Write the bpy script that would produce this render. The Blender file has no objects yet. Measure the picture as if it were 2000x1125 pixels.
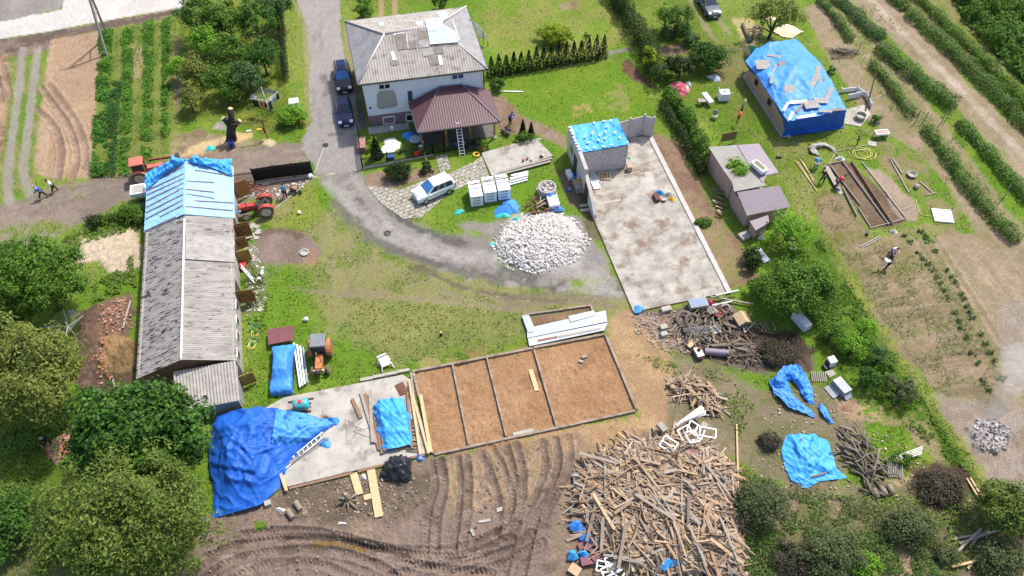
import bpy, bmesh, math, random
import numpy as np
from math import sin, cos, pi, radians, atan2, hypot, degrees
from mathutils import Vector, Matrix, Euler
random.seed(7); RNG = np.random.default_rng(7)
S = bpy.context.scene
COL = S.collection
# ---------------------------------------------------------------- camera, sky, sun, exposure
CH, CT, CF = 56.0, radians(52.7), 1556.0
cd = bpy.data.cameras.new("camera"); cam = bpy.data.objects.new("camera", cd); COL.objects.link(cam)
cd.sensor_width = 36.0; cd.lens = 36.0 * CF / 2000.0; cd.clip_start = 0.5; cd.clip_end = 3000
cam.location = (0, 0, CH); cam.rotation_euler = (pi / 2 - CT, 0, 0)
S.camera = cam
S.render.resolution_x, S.render.resolution_y = 1024, 576
SUN_EL, SUN_AZ = radians(57), radians(41)          # azimuth measured from +Y towards +X
W = bpy.data.worlds.new("World"); S.world = W; W.use_nodes = True
nt = W.node_tree; bg = nt.nodes["Background"]
sk = nt.nodes.new("ShaderNodeTexSky"); sk.sky_type = 'NISHITA'; sk.sun_disc = False
sk.sun_elevation = SUN_EL; sk.sun_rotation = SUN_AZ; sk.air_density = 1.0; sk.dust_density = 2.5; sk.ozone_density = 1.0
nt.links.new(sk.outputs[0], bg.inputs[0]); bg.inputs[1].default_value = 0.15
ld = bpy.data.lights.new("sun", 'SUN'); sun = bpy.data.objects.new("sun", ld); COL.objects.link(sun)
ld.energy = 3.3; ld.angle = radians(2.2); ld.color = (1.0, 0.955, 0.88)
sdir = Vector((sin(SUN_AZ) * cos(SUN_EL), cos(SUN_AZ) * cos(SUN_EL), sin(SUN_EL)))
sun.rotation_euler = sdir.to_track_quat('Z', 'Y').to_euler()
S.view_settings.view_transform = 'Standard'; S.view_settings.look = 'None'
S.view_settings.exposure = 0.66; S.view_settings.gamma = 1.0; S.view_settings.use_curve_mapping = False
S.cycles.volume_bounces = 5; S.cycles.max_bounces = 6; S.cycles.diffuse_bounces = 3; S.cycles.transparent_max_bounces = 8
# ---------------------------------------------------------------- survey: photo reading -> place on the site
_c, _s = cos(CT), sin(CT)
def G(px, py, z=0.0):
    a = (px - 1000) / CF; b = (py - 562.5) / CF
    t = (z - CH) / (-_s - b * _c)
    return Vector((a * t, (_c - b * _s) * t, z))
def PJ(p):
    w = p[2] - CH; d = p[1] * _c - w * _s
    return 1000 + CF * p[0] / d, 562.5 - CF * (p[1] * _s + w * _c) / d
def ZAT(Y, py):
    k = (py - 562.5) / CF
    return CH - Y * (_s + k * _c) / (_c - k * _s)
def head(a, b):
    p, q = G(*a), G(*b); return atan2(q.y - p.y, q.x - p.x)
A13 = radians(13.0)
U = Vector((cos(A13), sin(A13), 0)); V = Vector((-sin(A13), cos(A13), 0)); UP = Vector((0, 0, 1))
# ---------------------------------------------------------------- materials
MATS = {}
def _n(t, k, **kw):
    n = t.nodes.new(k)
    for a, b in kw.items(): setattr(n, a, b)
    return n
def mat(name, col, rough=.8, var=.2, sc=2.0, bump=0., bsc=None, metal=0., rnd=None, stretch=None, emit=None, trans=0., stain=None, hide=None):
    if name in MATS: return MATS[name]
    m = bpy.data.materials.new(name); m.use_nodes = True; t = m.node_tree; L = t.links.new
    b = t.nodes["Principled BSDF"]; b.inputs["Roughness"].default_value = rough; b.inputs["Metallic"].default_value = metal
    tc = _n(t, "ShaderNodeTexCoord"); src = tc.outputs["Object"]
    if stretch:
        mp = _n(t, "ShaderNodeMapping"); mp.inputs["Scale"].default_value = stretch; L(src, mp.inputs[0]); src = mp.outputs[0]
    no = _n(t, "ShaderNodeTexNoise"); no.inputs["Scale"].default_value = sc; no.inputs["Detail"].default_value = 8; no.inputs["Roughness"].default_value = .65
    L(src, no.inputs["Vector"])
    rp = _n(t, "ShaderNodeValToRGB"); L(no.outputs[0], rp.inputs[0])
    e = rp.color_ramp.elements; e[0].position = .3; e[1].position = .7
    if rnd:
        e[0].color = (1 - var,) * 3 + (1,); e[1].color = (1 + var,) * 3 + (1,)
        oi = _n(t, "ShaderNodeObjectInfo"); ge = _n(t, "ShaderNodeNewGeometry")
        ad = _n(t, "ShaderNodeMath", operation='ADD'); fr = _n(t, "ShaderNodeMath", operation='FRACT')
        L(oi.outputs["Random"], ad.inputs[0]); L(ge.outputs["Random Per Island"], ad.inputs[1]); L(ad.outputs[0], fr.inputs[0])
        r2 = _n(t, "ShaderNodeValToRGB"); r2.color_ramp.interpolation = 'LINEAR'; L(fr.outputs[0], r2.inputs[0])
        el = r2.color_ramp.elements
        while len(el) < len(rnd): el.new(.5)
        for i, cc in enumerate(rnd): el[i].position = i / (len(rnd) - 1); el[i].color = tuple(cc) + (1,)
        mx = _n(t, "ShaderNodeMix", data_type='RGBA', blend_type='MULTIPLY'); mx.inputs[0].default_value = 1
        L(r2.outputs[0], mx.inputs[6]); L(rp.outputs[0], mx.inputs[7]); out = mx.outputs[2]
    else:
        e[0].color = tuple(max(0, x * (1 - var)) for x in col) + (1,); e[1].color = tuple(min(1, x * (1 + var)) for x in col) + (1,)
        out = rp.outputs[0]
    if stain:                                   # (colour, scale, threshold): patches of dirt or wear
        n2 = _n(t, "ShaderNodeTexNoise"); n2.inputs["Scale"].default_value = stain[1]; n2.inputs["Detail"].default_value = 3 if name[:8] == 'asbestos' else 9; n2.inputs["Roughness"].default_value = .5 if name[:8] == 'asbestos' else .7
        L(src, n2.inputs["Vector"])
        r3 = _n(t, "ShaderNodeValToRGB"); L(n2.outputs[0], r3.inputs[0])
        r3.color_ramp.elements[0].position = stain[2]; r3.color_ramp.elements[1].position = min(1, stain[2] + .12)
        r3.color_ramp.elements[0].color = (0, 0, 0, 1); r3.color_ramp.elements[1].color = (1, 1, 1, 1)
        m3 = _n(t, "ShaderNodeMix", data_type='RGBA'); L(r3.outputs[0], m3.inputs[0]); L(out, m3.inputs[6]); m3.inputs[7].default_value = tuple(stain[0]) + (1,)
        out = m3.outputs[2]
    L(out, b.inputs["Base Color"])
    if bump:
        bn = _n(t, "ShaderNodeTexNoise"); bn.inputs["Scale"].default_value = bsc or sc * 4; bn.inputs["Detail"].default_value = 6
        L(src, bn.inputs["Vector"])
        bp = _n(t, "ShaderNodeBump"); bp.inputs["Strength"].default_value = 1; bp.inputs["Distance"].default_value = bump
        L(bn.outputs[0], bp.inputs["Height"]); L(bp.outputs[0], b.inputs["Normal"])
    if name.startswith("tarp_"):
        cn = _n(t, "ShaderNodeTexNoise"); cn.noise_type = 'RIDGED_MULTIFRACTAL'; cn.inputs["Scale"].default_value = 1.3; cn.inputs["Detail"].default_value = 5; mp = _n(t, "ShaderNodeMapping"); mp.inputs["Scale"].default_value = (1.8, .7, 1); L(tc.outputs["Object"], mp.inputs[0]); L(mp.outputs[0], cn.inputs["Vector"])
        bp = _n(t, "ShaderNodeBump"); bp.inputs["Strength"].default_value = .8; bp.inputs["Distance"].default_value = .035; L(cn.outputs[0], bp.inputs["Height"]); L(bp.outputs[0], b.inputs["Normal"]); b.inputs["Specular IOR Level"].default_value = .35
    if trans:
        tr = _n(t, "ShaderNodeBsdfTranslucent"); L(out, tr.inputs[0]); ms = _n(t, "ShaderNodeMixShader"); ms.inputs[0].default_value = trans
        L(b.outputs[0], ms.inputs[1]); L(tr.outputs[0], ms.inputs[2]); L(ms.outputs[0], t.nodes["Material Output"].inputs[0])
    MATS[name] = m; return m
def leafmat(name, cols, sc=.5):
    k = 1.3 if name in ("leaf_thuja", "leaf_hedge") else 1.45
    m = mat(name, (1, 1, 1), rough=.6, var=.22, sc=sc, rnd=[(a * k * .8, b * k, c * k * .85) for a, b, c in cols], trans=.38)
    m.node_tree.nodes["Principled BSDF"].inputs["Specular IOR Level"].default_value = .22; return m
def brickmat(name, c1, c2, mortar, bw, bh, rough=.85, ms=.012, rot=0, bump=.01, var=.25):
    if name in MATS: return MATS[name]
    m = mat(name, c1, rough, var, 3.0); t = m.node_tree; L = t.links.new
    b = t.nodes["Principled BSDF"]; tc = [n for n in t.nodes if n.type == 'TEX_COORD'][0]
    mp = _n(t, "ShaderNodeMapping"); mp.inputs["Rotation"].default_value = rot if isinstance(rot, tuple) else (0, 0, rot); L(tc.outputs["Object"], mp.inputs[0])
    br = _n(t, "ShaderNodeTexBrick"); br.inputs["Color1"].default_value = tuple(c1) + (1,); br.inputs["Color2"].default_value = tuple(c2) + (1,); br.inputs["Mortar"].default_value = tuple(mortar) + (1,)
    br.inputs["Scale"].default_value = 1; br.inputs["Mortar Size"].default_value = ms; br.inputs["Brick Width"].default_value = bw; br.inputs["Row Height"].default_value = bh
    L(mp.outputs[0], br.inputs[0])
    rp = [n for n in t.nodes if n.type == 'VALTORGB'][0]
    rp.color_ramp.elements[0].color = (1 - var,) * 3 + (1,); rp.color_ramp.elements[1].color = (1 + var,) * 3 + (1,)
    mx = _n(t, "ShaderNodeMix", data_type='RGBA', blend_type='MULTIPLY'); mx.inputs[0].default_value = 1
    L(br.outputs[0], mx.inputs[6]); L(rp.outputs[0], mx.inputs[7]); L(mx.outputs[2], b.inputs["Base Color"])
    bp = _n(t, "ShaderNodeBump"); bp.inputs["Distance"].default_value = bump; bp.invert = True; L(br.outputs[1], bp.inputs["Height"]); L(bp.outputs[0], b.inputs["Normal"])
    return m
def glassmat(name, col, rough=.06):
    if name in MATS: return MATS[name]
    m = mat(name, col, rough, .05, 2.0); return m
# ---------------------------------------------------------------- mesh helpers
def rootxf(o):
    while o.parent: o = o.parent
    return o
class MB:
    def __init__(s): s.v = []; s.f = []
    def add(s, vs, fs):
        k = len(s.v); s.v += [tuple(p) for p in vs]; s.f += [tuple(i + k for i in f) for f in fs]; return s
    def box(s, c, size, rz=0, M=None, taper=1.0):
        x, y, z = size[0] / 2, size[1] / 2, size[2] / 2
        p = [(-x, -y, -z), (x, -y, -z), (x, y, -z), (-x, y, -z), (-x * taper, -y * taper, z), (x * taper, -y * taper, z), (x * taper, y * taper, z), (-x * taper, y * taper, z)]
        R = M if M is not None else Matrix.Rotation(rz, 3, 'Z'); c = Vector(c)
        return s.add([R @ Vector(q) + c for q in p], [(0, 3, 2, 1), (4, 5, 6, 7), (0, 1, 5, 4), (1, 2, 6, 5), (2, 3, 7, 6), (3, 0, 4, 7)])
    def beam(s, a, b, w, h, roll=0):
        a, b = Vector(a), Vector(b); d = b - a; L = d.length
        if L < 1e-6: return s
        x = d / L; y = UP.cross(x)
        y = y.normalized() if y.length > 1e-4 else Vector((0, 1, 0)); z = x.cross(y)
        if roll: y, z = y * cos(roll) + z * sin(roll), z * cos(roll) - y * sin(roll)
        return s.box((a + b) / 2, (L, w, h), M=Matrix((x, y, z)).transposed())
    def prism(s, pts, z0, z1):
        n = len(pts); lo = [(p[0], p[1], z0) for p in pts]; hi = [(p[0], p[1], z1) for p in pts]
        ar = sum(pts[i][0] * pts[(i + 1) % n][1] - pts[(i + 1) % n][0] * pts[i][1] for i in range(n))
        if ar < 0: lo.reverse(); hi.reverse()
        return s.add(lo + hi, [tuple(range(n))[::-1], tuple(range(n, 2 * n))] + [(i, (i + 1) % n, n + (i + 1) % n, n + i) for i in range(n)])
    def slab(s, pts, th=.04):                    # thin plate from coplanar points, thickened along its normal
        p = [Vector(q) for q in pts]; n = (p[1] - p[0]).cross(p[2] - p[0]).normalized()
        if n.z < 0: p.reverse(); n = -n
        k = len(p); q = [a - n * th for a in p]
        return s.add(p + q, [tuple(range(k)), tuple(range(k, 2 * k))[::-1]] + [(i, k + i, k + (i + 1) % k, (i + 1) % k) for i in range(k)])
    def tube(s, pts, r, n=7, cap=True):
        P = [Vector(p) for p in pts]; m = len(P); R = r if isinstance(r, (list, tuple)) else [r] * m
        vs = []; 
        for i, p in enumerate(P):
            d = (P[min(i + 1, m - 1)] - P[max(i - 1, 0)]); d = d.normalized() if d.length > 1e-7 else UP
            a = d.cross(Vector((0, 0, 1)) if abs(d.z) < .9 else Vector((1, 0, 0))).normalized(); b = d.cross(a)
            vs += [p + (a * cos(2 * pi * j / n) + b * sin(2 * pi * j / n)) * R[i] for j in range(n)]
        fs = [(i * n + j, i * n + (j + 1) % n, (i + 1) * n + (j + 1) % n, (i + 1) * n + j) for i in range(m - 1) for j in range(n)]
        if cap: fs += [tuple(range(n))[::-1], tuple((m - 1) * n + j for j in range(n))]
        return s.add(vs, fs)
    def lathe(s, c, prof, n=20, M=None):          # prof: list of (radius, height) about local z
        c = Vector(c); R = M if M is not None else Matrix.Identity(3); m = len(prof)
        vs = [R @ Vector((r * cos(2 * pi * j / n), r * sin(2 * pi * j / n), h)) + c for r, h in prof for j in range(n)]
        fs = [(i * n + j, i * n + (j + 1) % n, (i + 1) * n + (j + 1) % n, (i + 1) * n + j) for i in range(m - 1) for j in range(n)]
        fs += [tuple(range(n))[::-1], tuple((m - 1) * n + j for j in range(n))]
        return s.add(vs, fs)
    def blob(s, c, r, sub=2, jit=.15, sq=(1, 1, 1)):
        bm = bmesh.new(); bmesh.ops.create_icosphere(bm, subdivisions=sub, radius=1)
        ph = [random.uniform(0, 6) for _ in range(6)]
        vs = []
        for v in bm.verts:
            q = v.co; k = 1 + jit * (sin(q.x * 3 + ph[0]) * sin(q.y * 3.3 + ph[1]) + .6 * sin(q.z * 5 + ph[2]) * sin(q.x * 6 + ph[3]))
            vs.append((c[0] + q.x * r * sq[0] * k, c[1] + q.y * r * sq[1] * k, c[2] + q.z * r * sq[2] * k))
        fs = [tuple(x.index for x in f.verts) for f in bm.faces]; bm.free()
        return s.add(vs, fs)
    def build(s, name, m, parent=None, smooth=False, world=True):
        me = bpy.data.meshes.new(name); vs = s.v
        if parent is not None and world:
            r = rootxf(parent); rz = r.rotation_euler.z; l = r.location; c0, s0 = cos(-rz), sin(-rz)
            vs = [((x - l.x) * c0 - (y - l.y) * s0, (x - l.x) * s0 + (y - l.y) * c0, z - l.z) for x, y, z in vs]
        me.from_pydata(vs, [], s.f); me.update()
        if m is not None: me.materials.append(MATS[m] if isinstance(m, str) else m)
        if smooth: me.polygons.foreach_set("use_smooth", [True] * len(me.polygons))
        o = bpy.data.objects.new(name, me); COL.objects.link(o)
        if parent is not None: o.parent = parent
        return o
def tag(o, label=None, cat=None, group=None, kind=None):
    if label: o["label"] = label
    if cat: o["category"] = cat
    if group: o["group"] = group
    if kind: o["kind"] = kind
    return o
def thing(name, label, cat, loc=(0, 0, 0), rz=0, group=None):
    o = bpy.data.objects.new(name, None); COL.objects.link(o); o.empty_display_size = .3
    o.location = loc; o.rotation_euler = (0, 0, rz)
    return tag(o, label, cat, group)
def single(mb, name, m, label, cat, group=None, smooth=False, loc=None):
    """one-mesh thing whose origin sits at its base"""
    if loc is None:
        a = np.array(mb.v); loc = ((a[:, 0].min() + a[:, 0].max()) / 2, (a[:, 1].min() + a[:, 1].max()) / 2, a[:, 2].min())
    mb.v = [(x - loc[0], y - loc[1], z - loc[2]) for x, y, z in mb.v]
    o = mb.build(name, m, None, smooth); o.location = loc
    return tag(o, label, cat, group)
def copy_tree(o, parent=None):
    c = o.copy(); COL.objects.link(c)
    if parent is not None: c.parent = parent
    for ch in [x for x in bpy.data.objects if x.parent == o]: copy_tree(ch, c)
    return c
def npmesh(name, verts, quads, m, parent=None, smooth=False):
    me = bpy.data.meshes.new(name); nv, nf = len(verts), len(quads); k = quads.shape[1]
    if parent is not None:
        r = rootxf(parent); verts = verts - np.array(r.location); c0, s0 = cos(-r.rotation_euler.z), sin(-r.rotation_euler.z)
        verts = np.stack([verts[:, 0] * c0 - verts[:, 1] * s0, verts[:, 0] * s0 + verts[:, 1] * c0, verts[:, 2]], 1)
    me.vertices.add(nv); me.vertices.foreach_set("co", np.ascontiguousarray(verts, dtype=np.float32).ravel())
    me.loops.add(nf * k); me.loops.foreach_set("vertex_index", np.ascontiguousarray(quads, dtype=np.int32).ravel())
    me.polygons.add(nf); me.polygons.foreach_set("loop_start", np.arange(0, nf * k, k, dtype=np.int32))
    if smooth: me.polygons.foreach_set("use_smooth", np.ones(nf, dtype=bool))
    me.update(calc_edges=True); me.validate()
    if m is not None: me.materials.append(MATS[m] if isinstance(m, str) else m)
    o = bpy.data.objects.new(name, me); COL.objects.link(o)
    if parent is not None: o.parent = parent
    return o
# value noise on arrays
def vnoise(x, y, seed=0, oct=4, gain=.5):
    r = np.random.default_rng(seed); T = r.random((256, 256)); tot = np.zeros_like(x); a = 1; n = 0
    for o in range(oct):
        xi = np.floor(x).astype(int); yi = np.floor(y).astype(int); fx = x - xi; fy = y - yi
        fx = fx * fx * (3 - 2 * fx); fy = fy * fy * (3 - 2 * fy)
        g = lambda i, j: T[(xi + i) & 255, (yi + j) & 255]
        tot += a * ((g(0, 0) * (1 - fx) + g(1, 0) * fx) * (1 - fy) + (g(0, 1) * (1 - fx) + g(1, 1) * fx) * fy)
        n += a; a *= gain; x = x * 2.03 + 17.3; y = y * 2.03 + 9.1
    return tot / n
def inpoly(X, Y, P):
    ins = np.zeros(X.shape, bool); n = len(P)
    for i in range(n):
        x0, y0 = P[i]; x1, y1 = P[(i + 1) % n]
        if y0 == y1: continue
        ins ^= ((y0 > Y) != (y1 > Y)) & (X < (x1 - x0) * (Y - y0) / (y1 - y0) + x0)
    return ins
def segdist(X, Y, pts, closed=False):
    """distance to a polyline and the running length of the nearest point, plus signed side"""
    best = np.full(X.shape, 1e9); al = np.zeros(X.shape); sd = np.zeros(X.shape); acc = 0
    n = len(pts); rng = n if closed else n - 1
    for i in range(rng):
        x0, y0 = pts[i]; x1, y1 = pts[(i + 1) % n]; dx, dy = x1 - x0, y1 - y0; L2 = dx * dx + dy * dy + 1e-12; L = math.sqrt(L2)
        t = np.clip(((X - x0) * dx + (Y - y0) * dy) / L2, 0, 1); ex = X - x0 - t * dx; ey = Y - y0 - t * dy
        d = np.hypot(ex, ey); k = d < best
        best = np.where(k, d, best); al = np.where(k, acc + t * L, al); sd = np.where(k, np.sign(dx * ey - dy * ex) * d, sd); acc += L
    return best, al, sd
def spline(pts, k=6):
    """Catmull-Rom through points of any dimension"""
    P = [np.array(p, float) for p in pts]; P = [2 * P[0] - P[1]] + P + [2 * P[-1] - P[-2]]; out = []
    for i in range(1, len(P) - 2):
        for j in range(k):
            t = j / k; a, b, c, d = P[i - 1:i + 3]
            out.append(.5 * ((2 * b) + (c - a) * t + (2 * a - 5 * b + 4 * c - d) * t * t + (3 * b - a - 3 * c + d) * t ** 3))
    out.append(P[-2]); return out
# ---------------------------------------------------------------- the ground: one tessellated sheet, split by surface
GRASS1, GRASS2 = (.09, .168, .012), (.145, .198, .028)
DRYG = (.185, .175, .065); SOIL = (.16, .10, .068); TAN = (.30, .205, .135); MUD = (.185, .132, .107); MUDD = (.10, .072, .06)
GRAV = (.235, .21, .195); GRAVD = (.11, .10, .095); ASPH = (.235, .21, .20); STRAW = (.33, .222, .12); SAND = (.29, .17, .095)
ROADC = (.43, .40, .38); DARK = (.06, .043, .034); WHITE = (.5, .48, .45); SAW = (.45, .32, .17)
NR, NC = 620, 1130
k = np.linspace(0, 1, NR); Yr = 12.5 * (108 / 12.5) ** k
tt = np.linspace(-1, 1, NC)
GY = np.repeat(Yr[:, None], NC, 1); GX = tt[None, :] * (28 + .56 * GY)
w_ = -CH; D_ = GY * _c - w_ * _s
PX = 1000 + CF * GX / D_; PY = 562.5 - CF * (GY * _s + w_ * _c) / D_
CLS = np.zeros(GX.shape, np.int16); GZ = np.zeros(GX.shape); COLR = np.zeros(GX.shape + (3,)); GR = np.ones(GX.shape)
CN = ["ground"]
def nz(sc, seed, oct=4, gain=.5): return vnoise(GX * sc + 500, GY * sc + 500, seed, oct, gain)
n1, n2, n3, n4 = nz(.12, 1), nz(.5, 2), nz(1.6, 3, 5, .6), nz(.05, 4)
fine = nz(4.5, 5, 3, .7)
def mixc(a, b, t): return np.array(a)[None, None] * (1 - t[..., None]) + np.array(b)[None, None] * t[..., None]
sst = lambda x, a, b: (lambda t: t * t * (3 - 2 * t))(np.clip((x - a) / (b - a), 0, 1))
COLR[:] = mixc(GRASS1, GRASS2, sst(.5 * n2 + .5 * n1, .35, .65)); m = sst(n3 * .6 + n1 * .4, .5, .68); COLR[:] = COLR * (1 - .55 * m[..., None]) + np.array(DRYG) * .55 * m[..., None]
def win(Wp, pad):
    a = np.array(Wp); sel = (GX > a[:, 0].min() - pad) & (GX < a[:, 0].max() + pad) & (GY > a[:, 1].min() - pad) & (GY < a[:, 1].max() + pad)
    r = np.where(sel.any(1))[0]; c = np.where(sel.any(0))[0]
    if len(r) == 0 or len(c) == 0: return None
    return slice(r[0], r[-1] + 1), slice(c[0], c[-1] + 1)
def apply(w, M, A, B, g, cls, lo=.38, hi=.62, mixn=None):
    mm = n2[w] * .55 + n3[w] * .45 if mixn is None else mixn
    cc = mixc(A, B, sst(mm, lo, hi)); COLR[w] = COLR[w] * (1 - M[..., None]) + cc * M[..., None]
    GR[w] = GR[w] * (1 - M) + g * M
    if cls:
        if cls not in CN: CN.append(cls)
        CLS[w][M > .5] = CN.index(cls)
def area(P, A, B, soft=.35, edge=.5, g=0., cls=None, al=1., dz=0., rough=0., lo=.38, hi=.62, patch=None):
    Wp = [G(*p)[:2] for p in P]; w = win(Wp, 2 * soft + edge + .3)
    if w is None: return
    X, Y = GX[w], GY[w]; d, _, _ = segdist(X, Y, Wp, True); d = np.where(inpoly(X, Y, Wp), d, -d)
    d = d + (n3[w] - .5) * 2 * edge + (n2[w] - .5) * 2.2 * edge
    M = sst(d, -soft, soft) * al
    if patch: M = M * sst(n2[w] * .5 + n3[w] * .5 + (fine[w] - .5) * .3, patch - .06, patch + .06)
    apply(w, M, A, B, g, cls, lo, hi)
    if dz or rough: GZ[w] += M * (dz + rough * (n3[w] - .5) + rough * .8 * (fine[w] - .5))
def stroke(P, wd, A, B=None, soft=.5, al=.8, g=0., cls=None, dep=0., ridge=0., tread=0., edge=.12, smooth=True):
    if smooth and len(P) > 2: P = spline(P, 5)
    Wp = [G(p[0], p[1])[:2] for p in P]; w = win(Wp, wd + .8)
    if w is None: return
    d, a, sd = segdist(GX[w], GY[w], Wp); dd = d + (n3[w] - .5) * 2 * edge
    M = (1 - sst(dd, wd * (1 - soft) * .5, wd * .5 * (1 + soft * .4) + .02)) * al
    apply(w, M, A, B or A, g, cls)
    if dep: GZ[w] -= dep * np.exp(-(d / (wd * .42)) ** 2) * (.8 + .4 * n3[w])
    if ridge: GZ[w] += ridge * np.exp(-((d - wd * .62) / .1) ** 2) * (.4 + 1.2 * n3[w])
    if tread:
        ch = sin_(a * 2 * pi / .30 + np.abs(sd) / wd * 2 * pi * 1.3); inn = (d < wd * .5)
        GZ[w] += tread * inn * np.clip(ch, -.3, 1) * sst(n2[w] * .6 + n3[w] * .4, .36, .56)
sin_ = np.sin
# --- far top left: road, verge, field
area([(-80, 60), (0, 43), (120, 18), (150, -20), (-80, -20)], GRAV, (.19, .17, .165), cls="gravel")
area([(-90, 90), (0, 76), (90, 62), (230, 36), (362, 14), (362, -30), (130, -30), (120, 18), (0, 43), (-90, 58)], ROADC, (.47, .44, .42), .12, .12, cls="road")
area([(-60, 92), (0, 78), (90, 64), (230, 38), (358, 15), (358, 24), (290, 42), (200, 58), (150, 66), (100, 95), (50, 112), (-60, 112)], MUD, MUDD, .25, .3, cls="dirt", rough=.05)
for l in ([(110, 75), (150, 58), (230, 45), (350, 21)], [(130, 72), (190, 56), (280, 38), (355, 18)], [(280, 34), (300, 30), (312, 40)], [(310, 28), (330, 30)]): stroke(l, .5, MUDD, al=.7, dep=.06)
area([(-120, 100), (15, 105), (24, 170), (14, 260), (-4, 340), (-160, 420)], SOIL, TAN, .3, .25, cls="field", rough=.04)
area([(100, 78), (195, 60), (195, 110), (188, 200), (180, 345), (95, 350), (62, 330), (72, 250), (84, 170), (92, 110)], TAN, (.335, .235, .16), .25, .25, cls="field", rough=.03)
for i in range(26):
    x = 100 + i * 3.6; stroke([(x + 8, 66), (x + 3, 200), (x - 8 - i * .2, 345)], .13, (.23, .15, .095), al=.55, soft=.9, smooth=False, edge=.04, dep=.02)
area([(20, 110), (88, 120), (80, 200), (68, 300), (50, 400), (5, 420), (10, 300), (16, 200)], GRASS1, DRYG, .4, .4, g=1, patch=.36)
for l in ([(44, 95), (36, 180), (24, 270), (14, 350), (22, 410)], [(74, 95), (64, 180), (53, 270), (46, 330), (60, 385)]): stroke(l, 1.0, (.25, .215, .195), GRAV, al=.8, cls="path", edge=.2)
for l in ([(82, 172), (102, 200), (128, 235), (147, 280), (150, 318), (140, 350)], [(96, 166), (118, 195), (146, 236), (165, 285), (166, 330)], [(70, 212), (95, 235), (113, 265), (120, 305), (112, 350)], [(5, 130), (14, 165), (18, 190)], [(-8, 150), (8, 190)]): stroke(l, .75, (.17, .115, .085), (.24, .165, .12), al=.85, dep=.10, ridge=.09, tread=.05)
# --- dirt lane behind the barn
area([(-60, 420), (50, 385), (110, 360), (190, 352), (280, 335), (450, 288), (590, 276), (615, 318), (455, 348), (300, 372), (200, 410), (110, 470), (20, 500), (-70, 560)], (.215, .165, .135), (.165, .13, .11), .5, .7, cls="path", patch=.30)
area([(-80, 470), (60, 430), (190, 440), (230, 400), (275, 385), (280, 470), (170, 480), (130, 520), (20, 460), (-80, 520)], GRASS1, DRYG, .5, .6, g=1, patch=.42)
for l in ([(40, 395), (110, 374), (190, 362), (275, 342)], [(60, 420), (130, 396), (200, 378), (280, 360)], [(280, 330), (440, 296), (590, 285)], [(460, 322), (600, 300)]): stroke(l, .8, (.14, .11, .09), (.19, .15, .12), al=.6, dep=.05, tread=.03)
area([(330, 262), (395, 255), (425, 262), (470, 268), (520, 278), (470, 292), (350, 315), (318, 310)], (.27, .20, .14), SOIL, .4, .5, al=.85)
area([(375, 285), (420, 270), (440, 275), (400, 300), (355, 305)], SAW, (.5, .36, .2), .3, .5, al=.8, patch=.42)
area([(425, 240), (440, 235), (443, 255), (418, 252)], GRAV, (.28, .25, .22), .2, .2)
area([(455, 255), (490, 258), (497, 268), (470, 278), (433, 285), (432, 270)], SAW, (.46, .30, .18), .2, .4, al=.9)
stroke([(520, 276), (530, 280)], 1.0, (.5, .4, .25), al=.8)
# --- vegetable strips
area([(200, 66), (345, 36), (340, 180), (335, 300), (178, 348)], (.10, .14, .02), (.13, .15, .035), .3, .3, g=1, cls="vegetable_plot")
for l, wd in (([(264, 60), (262, 120), (262, 200), (262, 280)], 1.0), ([(312, 40), (312, 110), (309, 200), (306, 300)], 1.0), ([(340, 60), (338, 150), (342, 230), (340, 290)], 1.1), ([(233, 75), (230, 150)], .5)): stroke(l, wd, (.2, .19, .07), (.14, .17, .03), al=.4, g=.8, edge=.3)
area([(258, 90), (275, 95), (278, 150), (262, 155)], (.27, .2, .12), TAN, .3, .4, al=.8, patch=.4)
# --- orchard floor
area([(345, 30), (550, -30), (560, 170), (600, 240), (520, 270), (440, 225), (345, 245)], (.07, .11, .012), (.16, .17, .03), .5, .6, g=1)
area([(342, 60), (352, 100), (352, 200), (345, 245), (338, 200)], SOIL, (.2, .15, .09), .3, .4)
# --- driveway
area([(566, -40), (662, -40), (666, 60), (676, 130), (692, 180), (698, 240), (708, 326), (700, 333), (622, 346), (604, 310), (588, 292), (592, 268), (608, 240), (604, 180), (604, 120), (598, 50)], ASPH, (.26, .235, .225), .12, .22, cls="driveway")
for l in ([(560, -20), (592, 40), (600, 120), (600, 180), (606, 238)],): stroke(l, .55, (.26, .21, .14), DRYG, al=.7, edge=.25)
for i in range(9):
    x, y = random.uniform(612, 650), random.uniform(20, 330); stroke([(x, y), (x + random.uniform(-8, 8), y + 30)], .5, GRAVD, al=.2, edge=.3)
area([(666, 40), (684, 60), (700, 170), (690, 178), (676, 130)], DRYG, (.2, .17, .09), .2, .2, g=.5)
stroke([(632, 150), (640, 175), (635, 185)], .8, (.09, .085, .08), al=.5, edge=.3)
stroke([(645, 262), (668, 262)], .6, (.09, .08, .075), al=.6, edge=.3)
area([(692, 172), (700, 168), (718, 250), (702, 255)], (.11, .1, .09), (.16, .14, .12), .1, .1)  # house's cast shade along its wall, painted into the ground colour
stroke([(612, 345), (706, 330)], .16, (.42, .38, .34), al=.9, smooth=False, edge=.03)
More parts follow.
